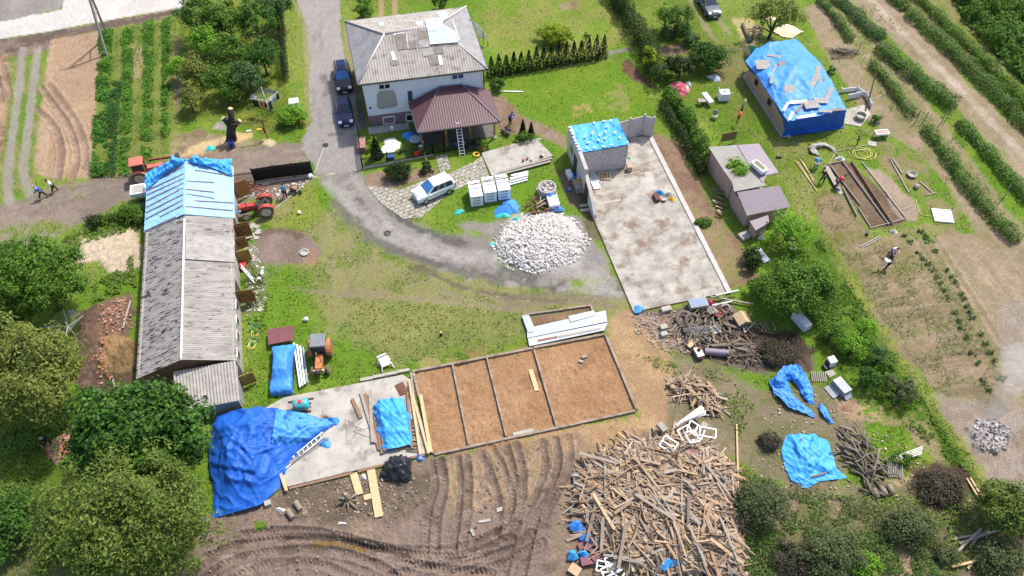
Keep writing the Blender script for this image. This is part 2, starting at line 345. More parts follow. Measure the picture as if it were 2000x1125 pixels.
# --- gravel yard sweeping right
area([(620, 342), (706, 330), (716, 368), (735, 395), (785, 430), (840, 458), (905, 466), (965, 468), (985, 525), (1060, 542), (1150, 556), (1200, 545), (1225, 590), (1180, 588), (1080, 566), (970, 552), (890, 538), (800, 508), (725, 470), (680, 425), (645, 375)], GRAV, (.175, .158, .148), .7, .8, cls="gravel")
area([(900, 440), (985, 470), (1000, 530), (1150, 545), (1210, 560), (1140, 430), (1120, 420)], GRAV, (.19, .17, .16), .5, .6, cls="gravel")
for l, wd in (([(655, 395), (685, 435), (735, 472), (800, 500), (860, 515)], 1.3), ([(850, 510), (900, 525), (960, 545), (1040, 552)], 1.6), ([(770, 430), (800, 445), (845, 462), (900, 475)], 1.5), ([(700, 395), (740, 405), (790, 432)], 1.5), ([(700, 408), (730, 400)], .8), ([(985, 530), (1050, 545), (1090, 552)], 1.5)): stroke(l, wd, GRAVD, (.07, .064, .06), al=.8, edge=.7)
for i in range(70):
    f = random.random(); x = 660 + f * 560; y = 385 + 180 * min(1, f * 1.7) ** .7 + random.gauss(0, 26); stroke([(x, y), (x + random.uniform(-18, 18), y + random.uniform(-8, 8))], random.uniform(.2, .9), random.choice([GRAVD, (.075, .07, .065), (.28, .255, .24), (.2, .17, .12)]), al=random.uniform(.3, .75), edge=.4)
for l in ([(640, 360), (720, 430), (800, 478), (900, 510)], [(690, 350), (770, 440), (880, 490), (960, 505)], [(1060, 550), (1120, 530), (1180, 560)]): stroke(l, 1.4, (.29, .265, .25), al=.5, edge=.5)
# --- central yard
area([(640, 400), (760, 500), (980, 560), (1230, 590), (1230, 620), (1020, 660), (800, 715), (690, 690), (560, 500), (600, 400)], (.145, .15, .05), DRYG, .8, .8, g=.8, al=.8)
area([(640, 380), (700, 470), (790, 520), (680, 600), (660, 690), (640, 690), (650, 560), (610, 460)], (.225, .175, .125), DRYG, .8, .9, g=.5, al=.75, patch=.44)
area([(760, 520), (900, 545), (1100, 575), (1220, 600), (1010, 600), (860, 590), (790, 560)], (.2, .165, .11), DRYG, .6, .9, g=.5, al=.8, patch=.44)
area([(500, 452), (565, 448), (605, 462), (625, 485), (615, 510), (560, 512), (535, 540), (520, 565), (500, 570)], (.205, .155, .135), (.16, .118, .098), .3, .4, rough=.03)
stroke([(505, 460), (545, 448), (585, 460)], .9, (.11, .07, .055), al=.8, edge=.4)
stroke([(612, 495), (606, 508)], 1.3, (.27, .155, .10), al=.6, edge=.3)
for i in range(7): stroke([(560 + i * 60, 560 + i * 7 % 13), (650 + i * 60, 575 + i * 4), (760 + i * 60, 570 + i * 9)], .45, (.2, .155, .11), al=.45, edge=.3)
for l in ([(800, 525), (840, 535), (900, 560), (1000, 580), (1100, 590)], [(815, 520), (850, 532)]): stroke(l, .5, (.09, .07, .055), al=.65, edge=.3, dep=.04)
for l in ([(980, 585), (1080, 575), (1180, 585)], [(990, 600), (1100, 588), (1200, 600)]): stroke(l, .8, (.16, .125, .095), al=.6, dep=.03, tread=.03)
area([(510, 520), (545, 515), (570, 540), (590, 600), (580, 660), (500, 640), (505, 570)], GRASS1, (.11, .2, .015), .5, .6, g=1, al=.8)
area([(500, 340), (610, 350), (640, 420), (600, 450), (540, 445), (500, 430)], (.16, .19, .03), DRYG, .4, .5, g=1)
area([(455, 340), (612, 320), (600, 352), (560, 390), (500, 385), (480, 420), (455, 430)], (.19, .145, .115), MUD, .3, .4, cls="dirt", patch=.36)
# --- ground around the barn
area([(478, 480), (500, 470), (520, 560), (515, 600), (478, 620)], (.2, .18, .15), (.1, .12, .03), .2, .3)
area([(158, 478), (205, 452), (262, 445), (276, 470), (276, 520), (232, 545), (190, 510), (140, 520)], (.36, .29, .2), (.42, .345, .25), .2, .3, cls="sand", dz=.15, rough=.2)
area([(150, 620), (205, 580), (265, 570), (266, 745), (225, 790), (150, 770)], (.14, .085, .06), (.075, .052, .04), .4, .5, cls="dirt", rough=.2, dz=.05)
area([(195, 655), (262, 650), (264, 720), (230, 735), (195, 720)], (.27, .17, .08), (.15, .10, .05), .4, .5, dz=.25, rough=.25)
area([(200, 590), (250, 580), (250, 640), (205, 640)], (.22, .13, .09), (.35, .3, .24), .3, .4, patch=.45)
area([(-60, 820), (120, 790), (150, 840), (130, 900), (110, 960), (90, 1040), (-70, 1040)], (.05, .09, .008), (.09, .14, .015), .4, .5, g=1)
area([(-60, 1020), (110, 1000), (200, 1060), (420, 1000), (420, 1140), (-60, 1140)], (.075, .06, .045), (.10, .11, .03), .5, .6, patch=.40)
# --- house garden
area([(952, 158), (1215, 118), (1226, 140), (1218, 155), (1262, 170), (1272, 200), (1262, 235), (1200, 238), (1110, 248), (1085, 255), (1040, 225), (965, 185)], GRASS1, (.12, .18, .016), .2, .25, g=1)
area([(1120, 205), (1150, 198), (1160, 222), (1120, 228)], (.34, .22, .08), DRYG, .3, .4, al=.8, patch=.45)
area([(1150, 175), (1220, 165), (1225, 215), (1180, 215)], (.22, .18, .05), DRYG, .3, .5, al=.7, patch=.52)
area([(958, 185), (985, 190), (1010, 220), (1060, 245), (1108, 262), (1110, 292), (1080, 280), (1045, 262), (990, 262), (965, 240)], (.21, .15, .11), (.165, .11, .075), .3, .4)
area([(1215, 120), (1228, 115), (1262, 150), (1285, 175), (1268, 168), (1232, 155), (1216, 138)], (.13, .07, .045), (.07, .045, .03), .15, .2, cls="flower_bed")
area([(1185, 100), (1235, 92), (1235, 98), (1188, 108)], (.2, .19, .17), (.11, .1, .09), .2, .2)
area([(940, -30), (1180, -30), (1240, 80), (1180, 100), (960, 118)], (.135, .19, .025), (.19, .19, .05), .4, .6, g=1, al=.9)
area([(1090, 8), (1125, 2), (1130, 18), (1095, 20)], (.25, .18, .12), SOIL, .2, .3, al=.8)
area([(664, -30), (700, -30), (700, 30), (930, -10), (930, -30)], (.10, .15, .014), (.14, .17, .03), .3, .3, g=1)
for x in (746, 773): stroke([(x, -20), (x - 2, 30)], .7, (.28, .2, .12), al=.85, smooth=False)
area([(715, 338), (760, 335), (850, 330), (845, 345), (780, 365), (770, 372), (715, 362)], (.24, .165, .12), (.2, .14, .1), .3, .4, patch=.35)
area([(720, 258), (835, 245), (860, 296), (712, 326)], GRASS1, GRASS2, .2, .1, g=1)
# --- strip right of the slab
area([(1268, 265), (1300, 262), (1335, 290), (1372, 380), (1440, 470), (1480, 545), (1415, 566), (1400, 560), (1320, 390)], (.22, .145, .095), (.165, .105, .07), .4, .4, rough=.04)
area([(1345, 400), (1400, 430), (1440, 500), (1445, 540), (1410, 545), (1380, 470)], (.24, .17, .1), DRYG, .5, .6, g=.4, al=.8)
area([(1130, 330), (1150, 395), (1160, 430), (1175, 470), (1142, 470), (1140, 420), (1110, 400), (1085, 330)], (.13, .095, .07), (.1, .09, .04), .3, .4)
# --- upper right meadow and the tarp house yard
area([(1195, -30), (1380, -30), (1400, 60), (1470, 150), (1380, 160), (1290, 120)], (.09, .14, .014), (.13, .16, .025), .4, .5, g=1)
area([(1290, 92), (1330, 86), (1345, 100), (1320, 112), (1290, 108)], (.2, .13, .1), SOIL, .2, .3)
for l in ([(1345, -10), (1372, 40), (1395, 75), (1430, 95), (1455, 92)], [(1375, -10), (1405, 40), (1425, 65)]): stroke(l, .8, (.24, .185, .13), DRYG, al=.65, edge=.3)
area([(1395, 110), (1460, 100), (1480, 240), (1500, 280), (1430, 240), (1400, 200)], (.13, .12, .04), (.15, .13, .06), .7, .8, g=.6, al=.8)
area([(1430, 35), (1470, 40), (1480, 65), (1470, 110), (1455, 100), (1440, 60)], (.4, .31, .2), SAW, .3, .5, al=.7, patch=.4)
area([(1300, 170), (1440, 165), (1520, 280), (1600, 260), (1650, 265), (1560, 330), (1540, 380), (1400, 260)], (.075, .135, .01), (.12, .155, .02), .5, .6, g=1, al=.8)
area([(1510, 280), (1560, 270), (1600, 330), (1585, 390), (1560, 470), (1500, 500), (1545, 400)], (.11, .145, .02), DRYG, .5, .6, g=1, al=.8)
# --- vineyard and fields beyond
area([(1570, 20), (1620, -10), (1660, -10), (2010, 470), (2010, 560), (1940, 500), (1860, 380), (1800, 300), (1700, 240), (1660, 180), (1600, 80)], (.275, .20, .145), (.21, .17, .10), .4, .5, cls="vineyard_soil", rough=.04)
area([(1700, 260), (1790, 300), (1870, 420), (1960, 520), (1900, 500), (1810, 400), (1720, 320)], (.16, .15, .05), (.2, .155, .09), .6, .7, g=.6, al=.85, patch=.42)
area([(1650, -20), (1720, -20), (2020, 290), (2020, 400), (1960, 300), (1830, 160), (1740, 70)], (.265, .205, .145), (.21, .165, .10), .4, .5, cls="path")
stroke([(1690, -10), (1790, 90), (1890, 190), (2010, 315)], 1.1, (.38, .31, .25), (.3, .24, .18), al=.85, edge=.25)
stroke([(1668, -5), (1765, 95), (1870, 205), (2000, 350)], 1.0, (.26, .19, .13), al=.6, edge=.3)
area([(1600, 0), (1640, -10), (1980, 440), (1960, 470), (1800, 290), (1690, 150)], (.12, .15, .035), (.18, .16, .07), .5, .6, g=.8, al=.85, patch=.38)
area([(1725, -30), (1850, -30), (1930, 90), (2030, 190), (2030, 300), (1960, 225), (1850, 110)], (.105, .145, .022), (.2, .16, .08), .5, .6, g=.8)
area([(1812, -20), (1850, -10), (1890, 50), (1950, 120), (2030, 200), (2030, 170)], (.21, .16, .09), (.13, .14, .03), .4, .4)
area([(1840, -40), (2100, -40), (2100, 260), (2000, 170), (1920, 85)], (.06, .11, .02), (.09, .13, .03), .4, .3, cls="field")
area([(1975, -30), (2100, -30), (2100, 40), (2005, 25)], (.16, .19, .02), GRASS2, .3, .3, g=1)
# --- kitchen garden
area([(1585, 395), (1610, 372), (1650, 380), (1700, 460), (1690, 490), (1640, 492), (1600, 440)], (.19, .14, .085), (.12, .12, .03), .3, .4, cls="vegetable_plot", rough=.06)
area([(1612, 320), (1650, 312), (1790, 425), (1740, 445), (1700, 448)], (.105, .07, .045), (.15, .105, .07), .2, .2, cls="vegetable_plot", rough=.08)
area([(1685, 325), (1720, 330), (1795, 400), (1790, 432), (1760, 430)], (.285, .22, .165), (.25, .19, .14), .2, .25, cls="vegetable_plot")
area([(1635, 480), (1700, 470), (1745, 455), (1800, 440), (1990, 470), (2030, 560), (2050, 820), (1960, 800), (1830, 770), (1760, 690), (1690, 570)], (.235, .175, .115), (.17, .145, .07), .4, .5, cls="vegetable_plot", rough=.05)
area([(1640, 500), (1770, 490), (1830, 620), (1780, 640), (1700, 580)], (.12, .105, .045), (.18, .145, .07), .6, .7, al=.8, patch=.42)
area([(1700, 600), (1800, 560), (1910, 700), (1880, 760), (1800, 740)], (.14, .12, .05), (.2, .15, .1), .6, .7, al=.75, patch=.44)
for i in range(40):
    x = 1648 + i * 5.2 + random.uniform(-6, 6); y = 500 + i * 7.2; stroke([(x, y), (x + random.uniform(60, 190), y - 22 + random.uniform(-3, 3))], random.uniform(.18, .5), random.choice([(.13, .095, .055), (.28, .215, .15), (.12, .125, .04), (.19, .14, .09)]), al=random.uniform(.35, .7), edge=.25, dep=random.uniform(-.05, .06), smooth=False)
for i in range(24):
    x = 1790 + i * 10 + random.uniform(-3, 3); stroke([(x, 455 + i * 3), (x + 62, 560 + i), (x + 150, 700 + i)], random.uniform(.2, .4), random.choice([(.16, .115, .07), (.13, .13, .045), (.3, .235, .17)]), al=random.uniform(.3, .6), edge=.25, dep=random.uniform(-.03, .05), smooth=False)
area([(1860, 480), (1990, 490), (2010, 600), (1960, 640), (1900, 540)], (.27, .21, .15), (.23, .175, .12), .4, .5, al=.8)
area([(1770, 445), (1830, 440), (1850, 470), (1770, 475)], (.13, .17, .025), DRYG, .4, .5, g=1, patch=.45)
area([(1820, 770), (1960, 790), (2050, 800), (2050, 1010), (1940, 960), (1900, 890)], (.25, .205, .17), (.2, .155, .12), .4, .5, cls="dirt")
area([(1950, 600), (2040, 560), (2040, 780), (1960, 760)], (.26, .22, .19), (.22, .175, .13), .6, .6)
stroke([(1600, 470), (1690, 600), (1780, 740), (1880, 880), (1925, 960)], 1.1, (.2, .185, .05), DRYG, al=.7, g=.7, edge=.4)
# --- orchard slope
area([(1500, 520), (1570, 440), (1612, 470), (1680, 590), (1770, 730), (1880, 880), (1905, 940), (1840, 890), (1720, 790), (1640, 720), (1560, 640)], (.06, .115, .01), (.095, .14, .016), .5, .5, g=1)
area([(1690, 760), (1800, 800), (1840, 900), (1740, 830)], (.125, .13, .03), (.21, .17, .09), .5, .6, g=.6, patch=.46)
# --- scrap corner, lower right
area([(1228, 612), (1420, 583), (1470, 640), (1585, 680), (1600, 720), (1500, 735), (1420, 720), (1330, 690), (1250, 660)], (.125, .092, .072), (.07, .052, .042), .4, .5, cls="dirt", rough=.08)
area([(1230, 615), (1300, 610), (1340, 680), (1290, 680), (1240, 650)], (.19, .12, .09), (.26, .22, .19), .3, .4, patch=.42)
area([(1470, 640), (1560, 640), (1590, 690), (1560, 720), (1480, 700)], (.045, .03, .024), (.08, .055, .04), .4, .5, rough=.1)
area([(1300, 690), (1420, 720), (1500, 760), (1640, 750), (1700, 820), (1640, 960), (1540, 960), (1440, 900), (1420, 820), (1320, 740)], (.16, .13, .085), (.12, .115, .05), .5, .7, g=.4)
area([(1285, 690), (1330, 700), (1440, 740), (1470, 800), (1450, 900), (1330, 850), (1280, 850)], (.19, .15, .10), (.14, .12, .065), .5, .7, cls="dirt")
area([(1630, 770), (1700, 790), (1740, 830), (1640, 820)], (.34, .24, .14), SOIL, .4, .5, patch=.4)
area([(1690, 940), (1780, 930), (1830, 980), (1740, 1010), (1680, 985)], (.36, .27, .17), (.24, .17, .11), .4, .5, al=.85)
area([(1440, 950), (1700, 940), (1900, 960), (2030, 980), (2030, 1160), (1430, 1160)], (.165, .125, .085), (.11, .105, .045), .6, .7, g=.4)
area([(1690, 1060), (1810, 1050), (1830, 1140), (1680, 1140)], (.28, .2, .12), (.2, .14, .09), .5, .5, al=.8)
area([(1780, 905), (1880, 915), (1920, 980), (1870, 1010), (1790, 970)], (.10, .055, .035), (.055, .035, .026), .4, .5, rough=.1)
area([(1880, 960), (2040, 990), (2040, 1150), (1850, 1150)], (.16, .115, .08), (.09, .1, .03), .5, .6, g=.5)
# --- straw, mud and wheel ruts along the bottom
area([(830, 895), (1243, 808), (1182, 650), (1190, 620), (1225, 610), (1300, 680), (1325, 730), (1300, 790), (1290, 850), (1150, 890), (1110, 960), (1120, 1140), (1040, 1140), (1090, 960), (1128, 870)], STRAW, (.27, .175, .10), .4, .5, cls="dirt")
area([(395, 1010), (560, 958), (745, 920), (830, 892), (1130, 852), (1128, 960), (1090, 1150), (330, 1150), (400, 1060)], MUD, (.165, .122, .102), .4, .45, cls="mud", rough=.06)
area([(540, 950), (740, 925), (840, 915), (870, 960), (800, 1010), (640, 1030), (520, 1000)], (.15, .115, .08), (.105, .08, .06), .5, .5, rough=.08)
area([(850, 900), (1130, 850), (1120, 920), (1000, 1000), (880, 1000)], (.3, .205, .115), (.22, .155, .10), .5, .5, al=.9, patch=.4)
area([(1075, 905), (1128, 890), (1140, 1000), (1100, 1140), (1060, 1140), (1090, 1000)], (.25, .18, .11), (.19, .135, .10), .4, .4, al=.8)
area([(680, 1015), (740, 1010), (745, 1050), (690, 1050)], (.36, .25, .14), MUD, .3, .5, al=.7, patch=.45)
area([(500, 1015), (525, 1018), (525, 1035), (495, 1035)], (.1, .17, .02), GRASS1, .2, .2, g=1)
area([(1120, 890), (1330, 830), (1440, 900), (1460, 1000), (1450, 1140), (1090, 1140), (1110, 960)], (.13, .10, .075), (.2, .145, .1), .5, .5, cls="dirt")
RUT = ((.10, .07, .057), (.185, .135, .112))
for l in ([(845, 905), (850, 950), (838, 1000), (835, 1080)], [(862, 900), (868, 950), (855, 1010), (850, 1080)], [(895, 898), (902, 950), (895, 1010), (885, 1070)], [(912, 895), (916, 950), (912, 1010), (905, 1070)], [(938, 885), (960, 930), (975, 985), (970, 1040)], [(960, 875), (985, 920), (1000, 980), (990, 1040)], [(988, 870), (1005, 930), (1000, 990), (970, 1050)], [(1008, 868), (1022, 930), (1015, 1000), (985, 1060)], [(1060, 865), (1064, 915), (1045, 970), (1010, 1030), (985, 1125)], [(1085, 860), (1090, 900), (1078, 960), (1045, 1020), (1020, 1125)], [(1110, 855), (1112, 900), (1095, 950), (1065, 1010)],
          [(400, 1090), (470, 1062), (560, 1050), (660, 1055), (760, 1085), (850, 1110), (960, 1120)], [(400, 1125), (470, 1090), (570, 1075), (660, 1080), (740, 1105), (790, 1140)], [(470, 1045), (560, 1036), (650, 1045), (740, 1070), (820, 1085), (900, 1085), (1000, 1050)], [(430, 1140), (520, 1105), (620, 1102), (690, 1130)], [(700, 1060), (800, 1075), (900, 1070), (1010, 1020)], [(760, 1125), (880, 1100), (980, 1080), (1040, 1040)], [(880, 1140), (960, 1110), (1060, 1060)]):
    stroke(l, .62, RUT[0], RUT[1], al=.8, dep=random.uniform(.1, .22), ridge=random.uniform(.05, .13), tread=random.uniform(.03, .085), edge=.16, soft=.4)
for i in range(60):
    x, y = random.uniform(420, 1110), random.uniform(930, 1120); stroke([(x, y), (x + random.uniform(-22, 22), y + random.uniform(-12, 12))], random.uniform(.15, .7), random.choice([(.10, .072, .06), (.13, .095, .08), (.25, .19, .16), (.075, .053, .044)]), al=random.uniform(.3, .75), edge=.4, dep=random.uniform(-.08, .08))
for l in ([(615, 1062), (660, 1063), (712, 1072)],): stroke(l, .5, (.16, .095, .03), al=.9, edge=.15)
stroke([(560, 1048), (640, 1050), (730, 1068), (800, 1085)], .35, (.05, .038, .03), al=.8, dep=.08)
# --- sand beds inside the new foundation, brick chips, ash
area([(806, 730), (1180, 657), (1240, 802), (848, 886)], SAND, (.27, .148, .075), .06, .02, cls="sand", rough=.10)
area([(860, 830), (1000, 800), (1080, 850), (900, 880)], (.33, .2, .11), SAND, .5, .6, al=.7)
for i in range(46):
    x, y = random.uniform(825, 1215), random.uniform(680, 875); stroke([(x, y), (x + random.uniform(-25, 25), y + random.uniform(-14, 14))], random.uniform(.3, 1.3), random.choice([(.22, .12, .06), (.35, .215, .12), (.19, .105, .055), (.29, .17, .09)]), al=random.uniform(.25, .6), edge=.45, dep=random.uniform(-.08, .1))
area([(1040, 620), (1150, 602), (1158, 618), (1048, 645)], (.22, .14, .085), (.15, .095, .06), .1, .1, rough=.08)
area([(86, 872), (145, 832), (163, 845), (152, 868), (112, 908), (96, 895)], (.36, .14, .085), (.28, .17, .13), .12, .25, cls="brick_chips", dz=.1, rough=.25)
area([(1895, 850), (1905, 822), (1945, 818), (1975, 845), (1965, 880), (1915, 880)], (.46, .43, .42), (.25, .22, .21), .3, .6, cls="ash", dz=.2, rough=.45)
area([(965, 505), (1000, 420), (1100, 412), (1145, 470), (1130, 520), (1040, 530)], (.4, .385, .37), (.3, .28, .265), .5, .4, cls="gravel")
# final speckle in height everywhere that is bare or rough
GZ += (fine - .5) * .05 * (1 - GR * .3) + (n3 - .5) * .05
flat = (CLS == CN.index("driveway")) | (CLS == CN.index("road")); GZ[flat] *= .15
COLR *= (.80 + .40 * nz(7., 11, 2, .7))[..., None]
COLR *= (.88 + .24 * nz(.25, 12, 3))[..., None]
gm = bpy.data.materials.new("ground_surface"); gm.use_nodes = True; t = gm.node_tree; L = t.links.new; b = t.nodes["Principled BSDF"]
b.inputs["Roughness"].default_value = .95; b.inputs["Specular IOR Level"].default_value = .15
at = _n(t, "ShaderNodeAttribute", attribute_name="surface"); tc = _n(t, "ShaderNodeTexCoord")
no = _n(t, "ShaderNodeTexNoise"); no.inputs["Scale"].default_value = 9; no.inputs["Detail"].default_value = 8; no.inputs["Roughness"].default_value = .75; L(tc.outputs["Object"], no.inputs["Vector"])
rp = _n(t, "ShaderNodeValToRGB"); L(no.outputs[0], rp.inputs[0]); rp.color_ramp.elements[0].position = .32; rp.color_ramp.elements[1].position = .68
rp.color_ramp.elements[0].color = (.5, .5, .5, 1); rp.color_ramp.elements[1].color = (1.5, 1.5, 1.45, 1)
mx = _n(t, "ShaderNodeMix", data_type='RGBA', blend_type='MULTIPLY'); mx.inputs[0].default_value = 1; L(at.outputs["Color"], mx.inputs[6]); L(rp.outputs[0], mx.inputs[7])
vo = _n(t, "ShaderNodeTexVoronoi"); vo.inputs["Scale"].default_value = 3.2; L(tc.outputs["Object"], vo.inputs["Vector"])     # pale chips and pebbles
lt = _n(t, "ShaderNodeMath", operation='LESS_THAN'); lt.inputs[1].default_value = .12; L(vo.outputs["Distance"], lt.inputs[0])
sc = _n(t, "ShaderNodeSeparateColor"); L(vo.outputs["Color"], sc.inputs[0]); g2 = _n(t, "ShaderNodeMath", operation='GREATER_THAN'); g2.inputs[1].default_value = .72; L(sc.outputs[0], g2.inputs[0])
mu = _n(t, "ShaderNodeMath", operation='MULTIPLY'); L(lt.outputs[0], mu.inputs[0]); L(g2.outputs[0], mu.inputs[1])
m2 = _n(t, "ShaderNodeMath", operation='MULTIPLY'); L(mu.outputs[0], m2.inputs[0]); m2.inputs[1].default_value = .5
mz = _n(t, "ShaderNodeMix", data_type='RGBA'); L(m2.outputs[0], mz.inputs[0]); L(mx.outputs[2], mz.inputs[6]); mz.inputs[7].default_value = (.42, .38, .32, 1)
L(mz.outputs[2], b.inputs["Base Color"])
bp = _n(t, "ShaderNodeBump"); bp.inputs["Distance"].default_value = .05; L(no.outputs[0], bp.inputs["Height"]); L(bp.outputs[0], b.inputs["Normal"])
MATS["ground_surface"] = gm
fc = np.maximum.reduce([CLS[:-1, :-1], CLS[:-1, 1:], CLS[1:, :-1], CLS[1:, 1:]])
idx = np.arange(NR * NC).reshape(NR, NC); Q = np.stack([idx[:-1, :-1], idx[:-1, 1:], idx[1:, 1:], idx[1:, :-1]], -1)
VV = np.stack([GX, GY, GZ], -1).reshape(-1, 3); CC = np.concatenate([COLR.reshape(-1, 3), np.ones((NR * NC, 1))], 1)
for ci, nm in enumerate(CN):
    q = Q[fc == ci]
    if not len(q): continue
    u, inv = np.unique(q, return_inverse=True)
    o = npmesh(nm, VV[u], inv.reshape(-1, 4), gm, smooth=True)
    a = o.data.attributes.new("surface", 'FLOAT_COLOR', 'POINT'); a.data.foreach_set("color", np.ascontiguousarray(CC[u], dtype=np.float32).ravel())
    o["kind"] = "structure"
# the land beyond the survey
mat("far_land", (.12, .16, .03), .95, .4, .35, .06, 2, stain=((.19, .17, .07), .06, .5))
fo = MB(); yb, yt = 12.5, 108; xb, xt = 28 + .56 * yb, 28 + .56 * yt; R_ = 900
fo.add([(-xb, yb, 0), (xb, yb, 0), (xt, yt, 0), (-xt, yt, 0), (-R_, -R_, 0), (R_, -R_, 0), (R_, R_, 0), (-R_, R_, 0)], [(4, 5, 1, 0), (5, 6, 2, 1), (6, 7, 3, 2), (7, 4, 0, 3)])
o = fo.build("land", "far_land"); o["kind"] = "structure"
def gz(x, y):
    """ground height at a spot"""
    i = int(np.clip(np.searchsorted(Yr, y), 0, NR - 1)); j = int(np.clip(round((x / (28 + .56 * y) + 1) / 2 * (NC - 1)), 0, NC - 1)); return float(GZ[i, j])
# ---------------------------------------------------------------- foliage
def leaves(name, P, Nn, size, m, parent=None, asp=.55):
    n = len(P); r = RNG
    Nn = Nn / (np.linalg.norm(Nn, axis=1, keepdims=True) + 1e-9)
    t = np.cross(Nn, r.normal(size=(n, 3))); t /= (np.linalg.norm(t, axis=1, keepdims=True) + 1e-9); b = np.cross(Nn, t)
    sz = np.asarray(size)[:, None] if np.ndim(size) else np.full((n, 1), size); sz = sz * r.uniform(.65, 1.35, (n, 1))
    v = np.stack([P - t * sz * .5, P + b * sz * asp * .5 - Nn * sz * .07, P + t * sz * .5, P - b * sz * asp * .5 - Nn * sz * .07], 1).reshape(-1, 3)
    return npmesh(name, v, np.arange(4 * n).reshape(n, 4), m, parent)
def crownpts(c, r, nc, nl, cr, low=-.35, inner=.5, flat=1.0):
    rg = RNG; d = rg.normal(size=(nc * 3, 3)); d /= np.linalg.norm(d, axis=1, keepdims=True); d = d[d[:, 2] > low][:nc]; nc = len(d)
    lump = .62 + .46 * rg.random((nc, 1)) ; rad = (inner + (1 - inner) * rg.random((nc, 1)) ** .45) * lump
    cc = np.array(c) + d * rad * np.array(r); k = rg.integers(0, nc, nl)
    w = .45 + 1.0 * rg.random((nc, 1)); off = rg.normal(size=(nl, 3)) * np.array([1, 1, flat]); off /= (np.linalg.norm(off, axis=1, keepdims=True) + 1e-9); off *= rg.random((nl, 1)) ** .5
    P = cc[k] + off * cr * w[k]; Nn = off * .8 + d[k] * .5 + np.array([0, 0, .7]) + rg.normal(size=(nl, 3)) * .55
    return P, Nn
def limbs(mb, base, h, r, n, spread, top):
    base = Vector(base); mb.tube([base - Vector((0, 0, .1)), base + Vector((random.uniform(-.1, .1) * h, random.uniform(-.1, .1) * h, h * .55)), base + Vector((random.uniform(-.15, .15) * h, 0, h))], [r, r * .75, r * .35], 8)
    for i in range(n):
        a = 2 * pi * i / n + random.random(); z0 = h * random.uniform(.3, .7); p = base + Vector((0, 0, z0)); q = p + Vector((cos(a), sin(a), .7)) * spread * .5; e = p + Vector((cos(a) * spread, sin(a) * spread, top * random.uniform(.5, .9)))
        mb.tube([p, q, e], [r * .45, r * .28, r * .1], 6)
        for s in range(2): mb.tube([q, q + (e - q) * .6 + Vector((random.uniform(-.4, .4), random.uniform(-.4, .4), random.uniform(0, .5))) * spread * .7], [r * .2, r * .06], 5)
mat("bark", (.10, .08, .065), .95, .35, 4, .02, stretch=(1, 1, .3)); mat("bark_dark", (.035, .028, .024), .95, .4, 5, .03, stretch=(1, 1, .3))
leafmat("leaf_olive", [(.035, .05, .010), (.07, .09, .015), (.12, .135, .025), (.19, .19, .045), (.09, .11, .02)])
leafmat("leaf_deep", [(.015, .03, .006), (.03, .065, .010), (.055, .115, .015), (.09, .165, .025)])
leafmat("leaf_walnut", [(.05, .06, .012), (.12, .13, .022), (.19, .18, .04), (.24, .21, .06), (.08, .075, .02)])
leafmat("leaf_mid", [(.03, .055, .008), (.06, .11, .012), (.10, .165, .018), (.15, .20, .03)])
leafmat("leaf_lime", [(.08, .15, .01), (.14, .24, .015), (.2, .31, .03), (.1, .17, .015)])
leafmat("leaf_yellow", [(.14, .16, .008), (.24, .25, .012), (.31, .31, .03), (.16, .18, .01)])
leafmat("leaf_hedge", [(.012, .018, .006), (.025, .038, .010), (.045, .06, .014), (.06, .085, .018)])
leafmat("leaf_thuja", [(.006, .012, .005), (.012, .024, .008), (.025, .042, .012)], 1.5)
leafmat("leaf_crop", [(.03, .08, .012), (.06, .14, .015), (.10, .20, .02), (.14, .24, .03)])
leafmat("leaf_cropdark", [(.02, .06, .018), (.035, .09, .025), (.05, .12, .03)])
leafmat("leaf_blue", [(.03, .06, .02), (.05, .09, .03), (.08, .125, .04), (.11, .15, .05)])
leafmat("leaf_vine", [(.04, .07, .015), (.07, .11, .02), (.10, .15, .03), (.14, .17, .05)])
leafmat("leaf_scrub", [(.06, .055, .03), (.085, .085, .035), (.07, .08, .03), (.13, .13, .06), (.12, .095, .06)])
leafmat("leaf_dry", [(.06, .042, .032), (.10, .07, .05), (.035, .026, .022), (.14, .10, .07)])
leafmat("grass_blade", [(.05, .10, .008), (.09, .16, .012), (.14, .21, .02), (.2, .21, .06), (.24, .2, .09)])
def tree(px, py, zc, r, lab, m="leaf_mid", nl=6000, ls=.3, nc=60, cr=None, name="tree", cat="tree", grp=None, th=None, low=-.35, rz=None, inner=.5, nlimb=6, trunk="bark", tr=None, asp=.55):
    p = G(px, py, zc); t = thing(name, lab, cat, (p.x, p.y, 0), 0, grp)
    rx, ry = r if isinstance(r, tuple) else (r, r); rz = rz or min(rx, ry) * .8
    P, Nn = crownpts((p.x, p.y, zc), (rx, ry, rz), nc, nl, cr or rx * .3, low, inner)
    P[:, 2] = np.maximum(P[:, 2], .05)
    leaves("crown", P, Nn, ls, m, t, asp)
    mb = MB(); limbs(mb, (p.x, p.y, 0), th or zc, tr or rx * .06 + .03, nlimb, rx * .75, rz * .7); mb.build("trunk", trunk, t, True)
    return t
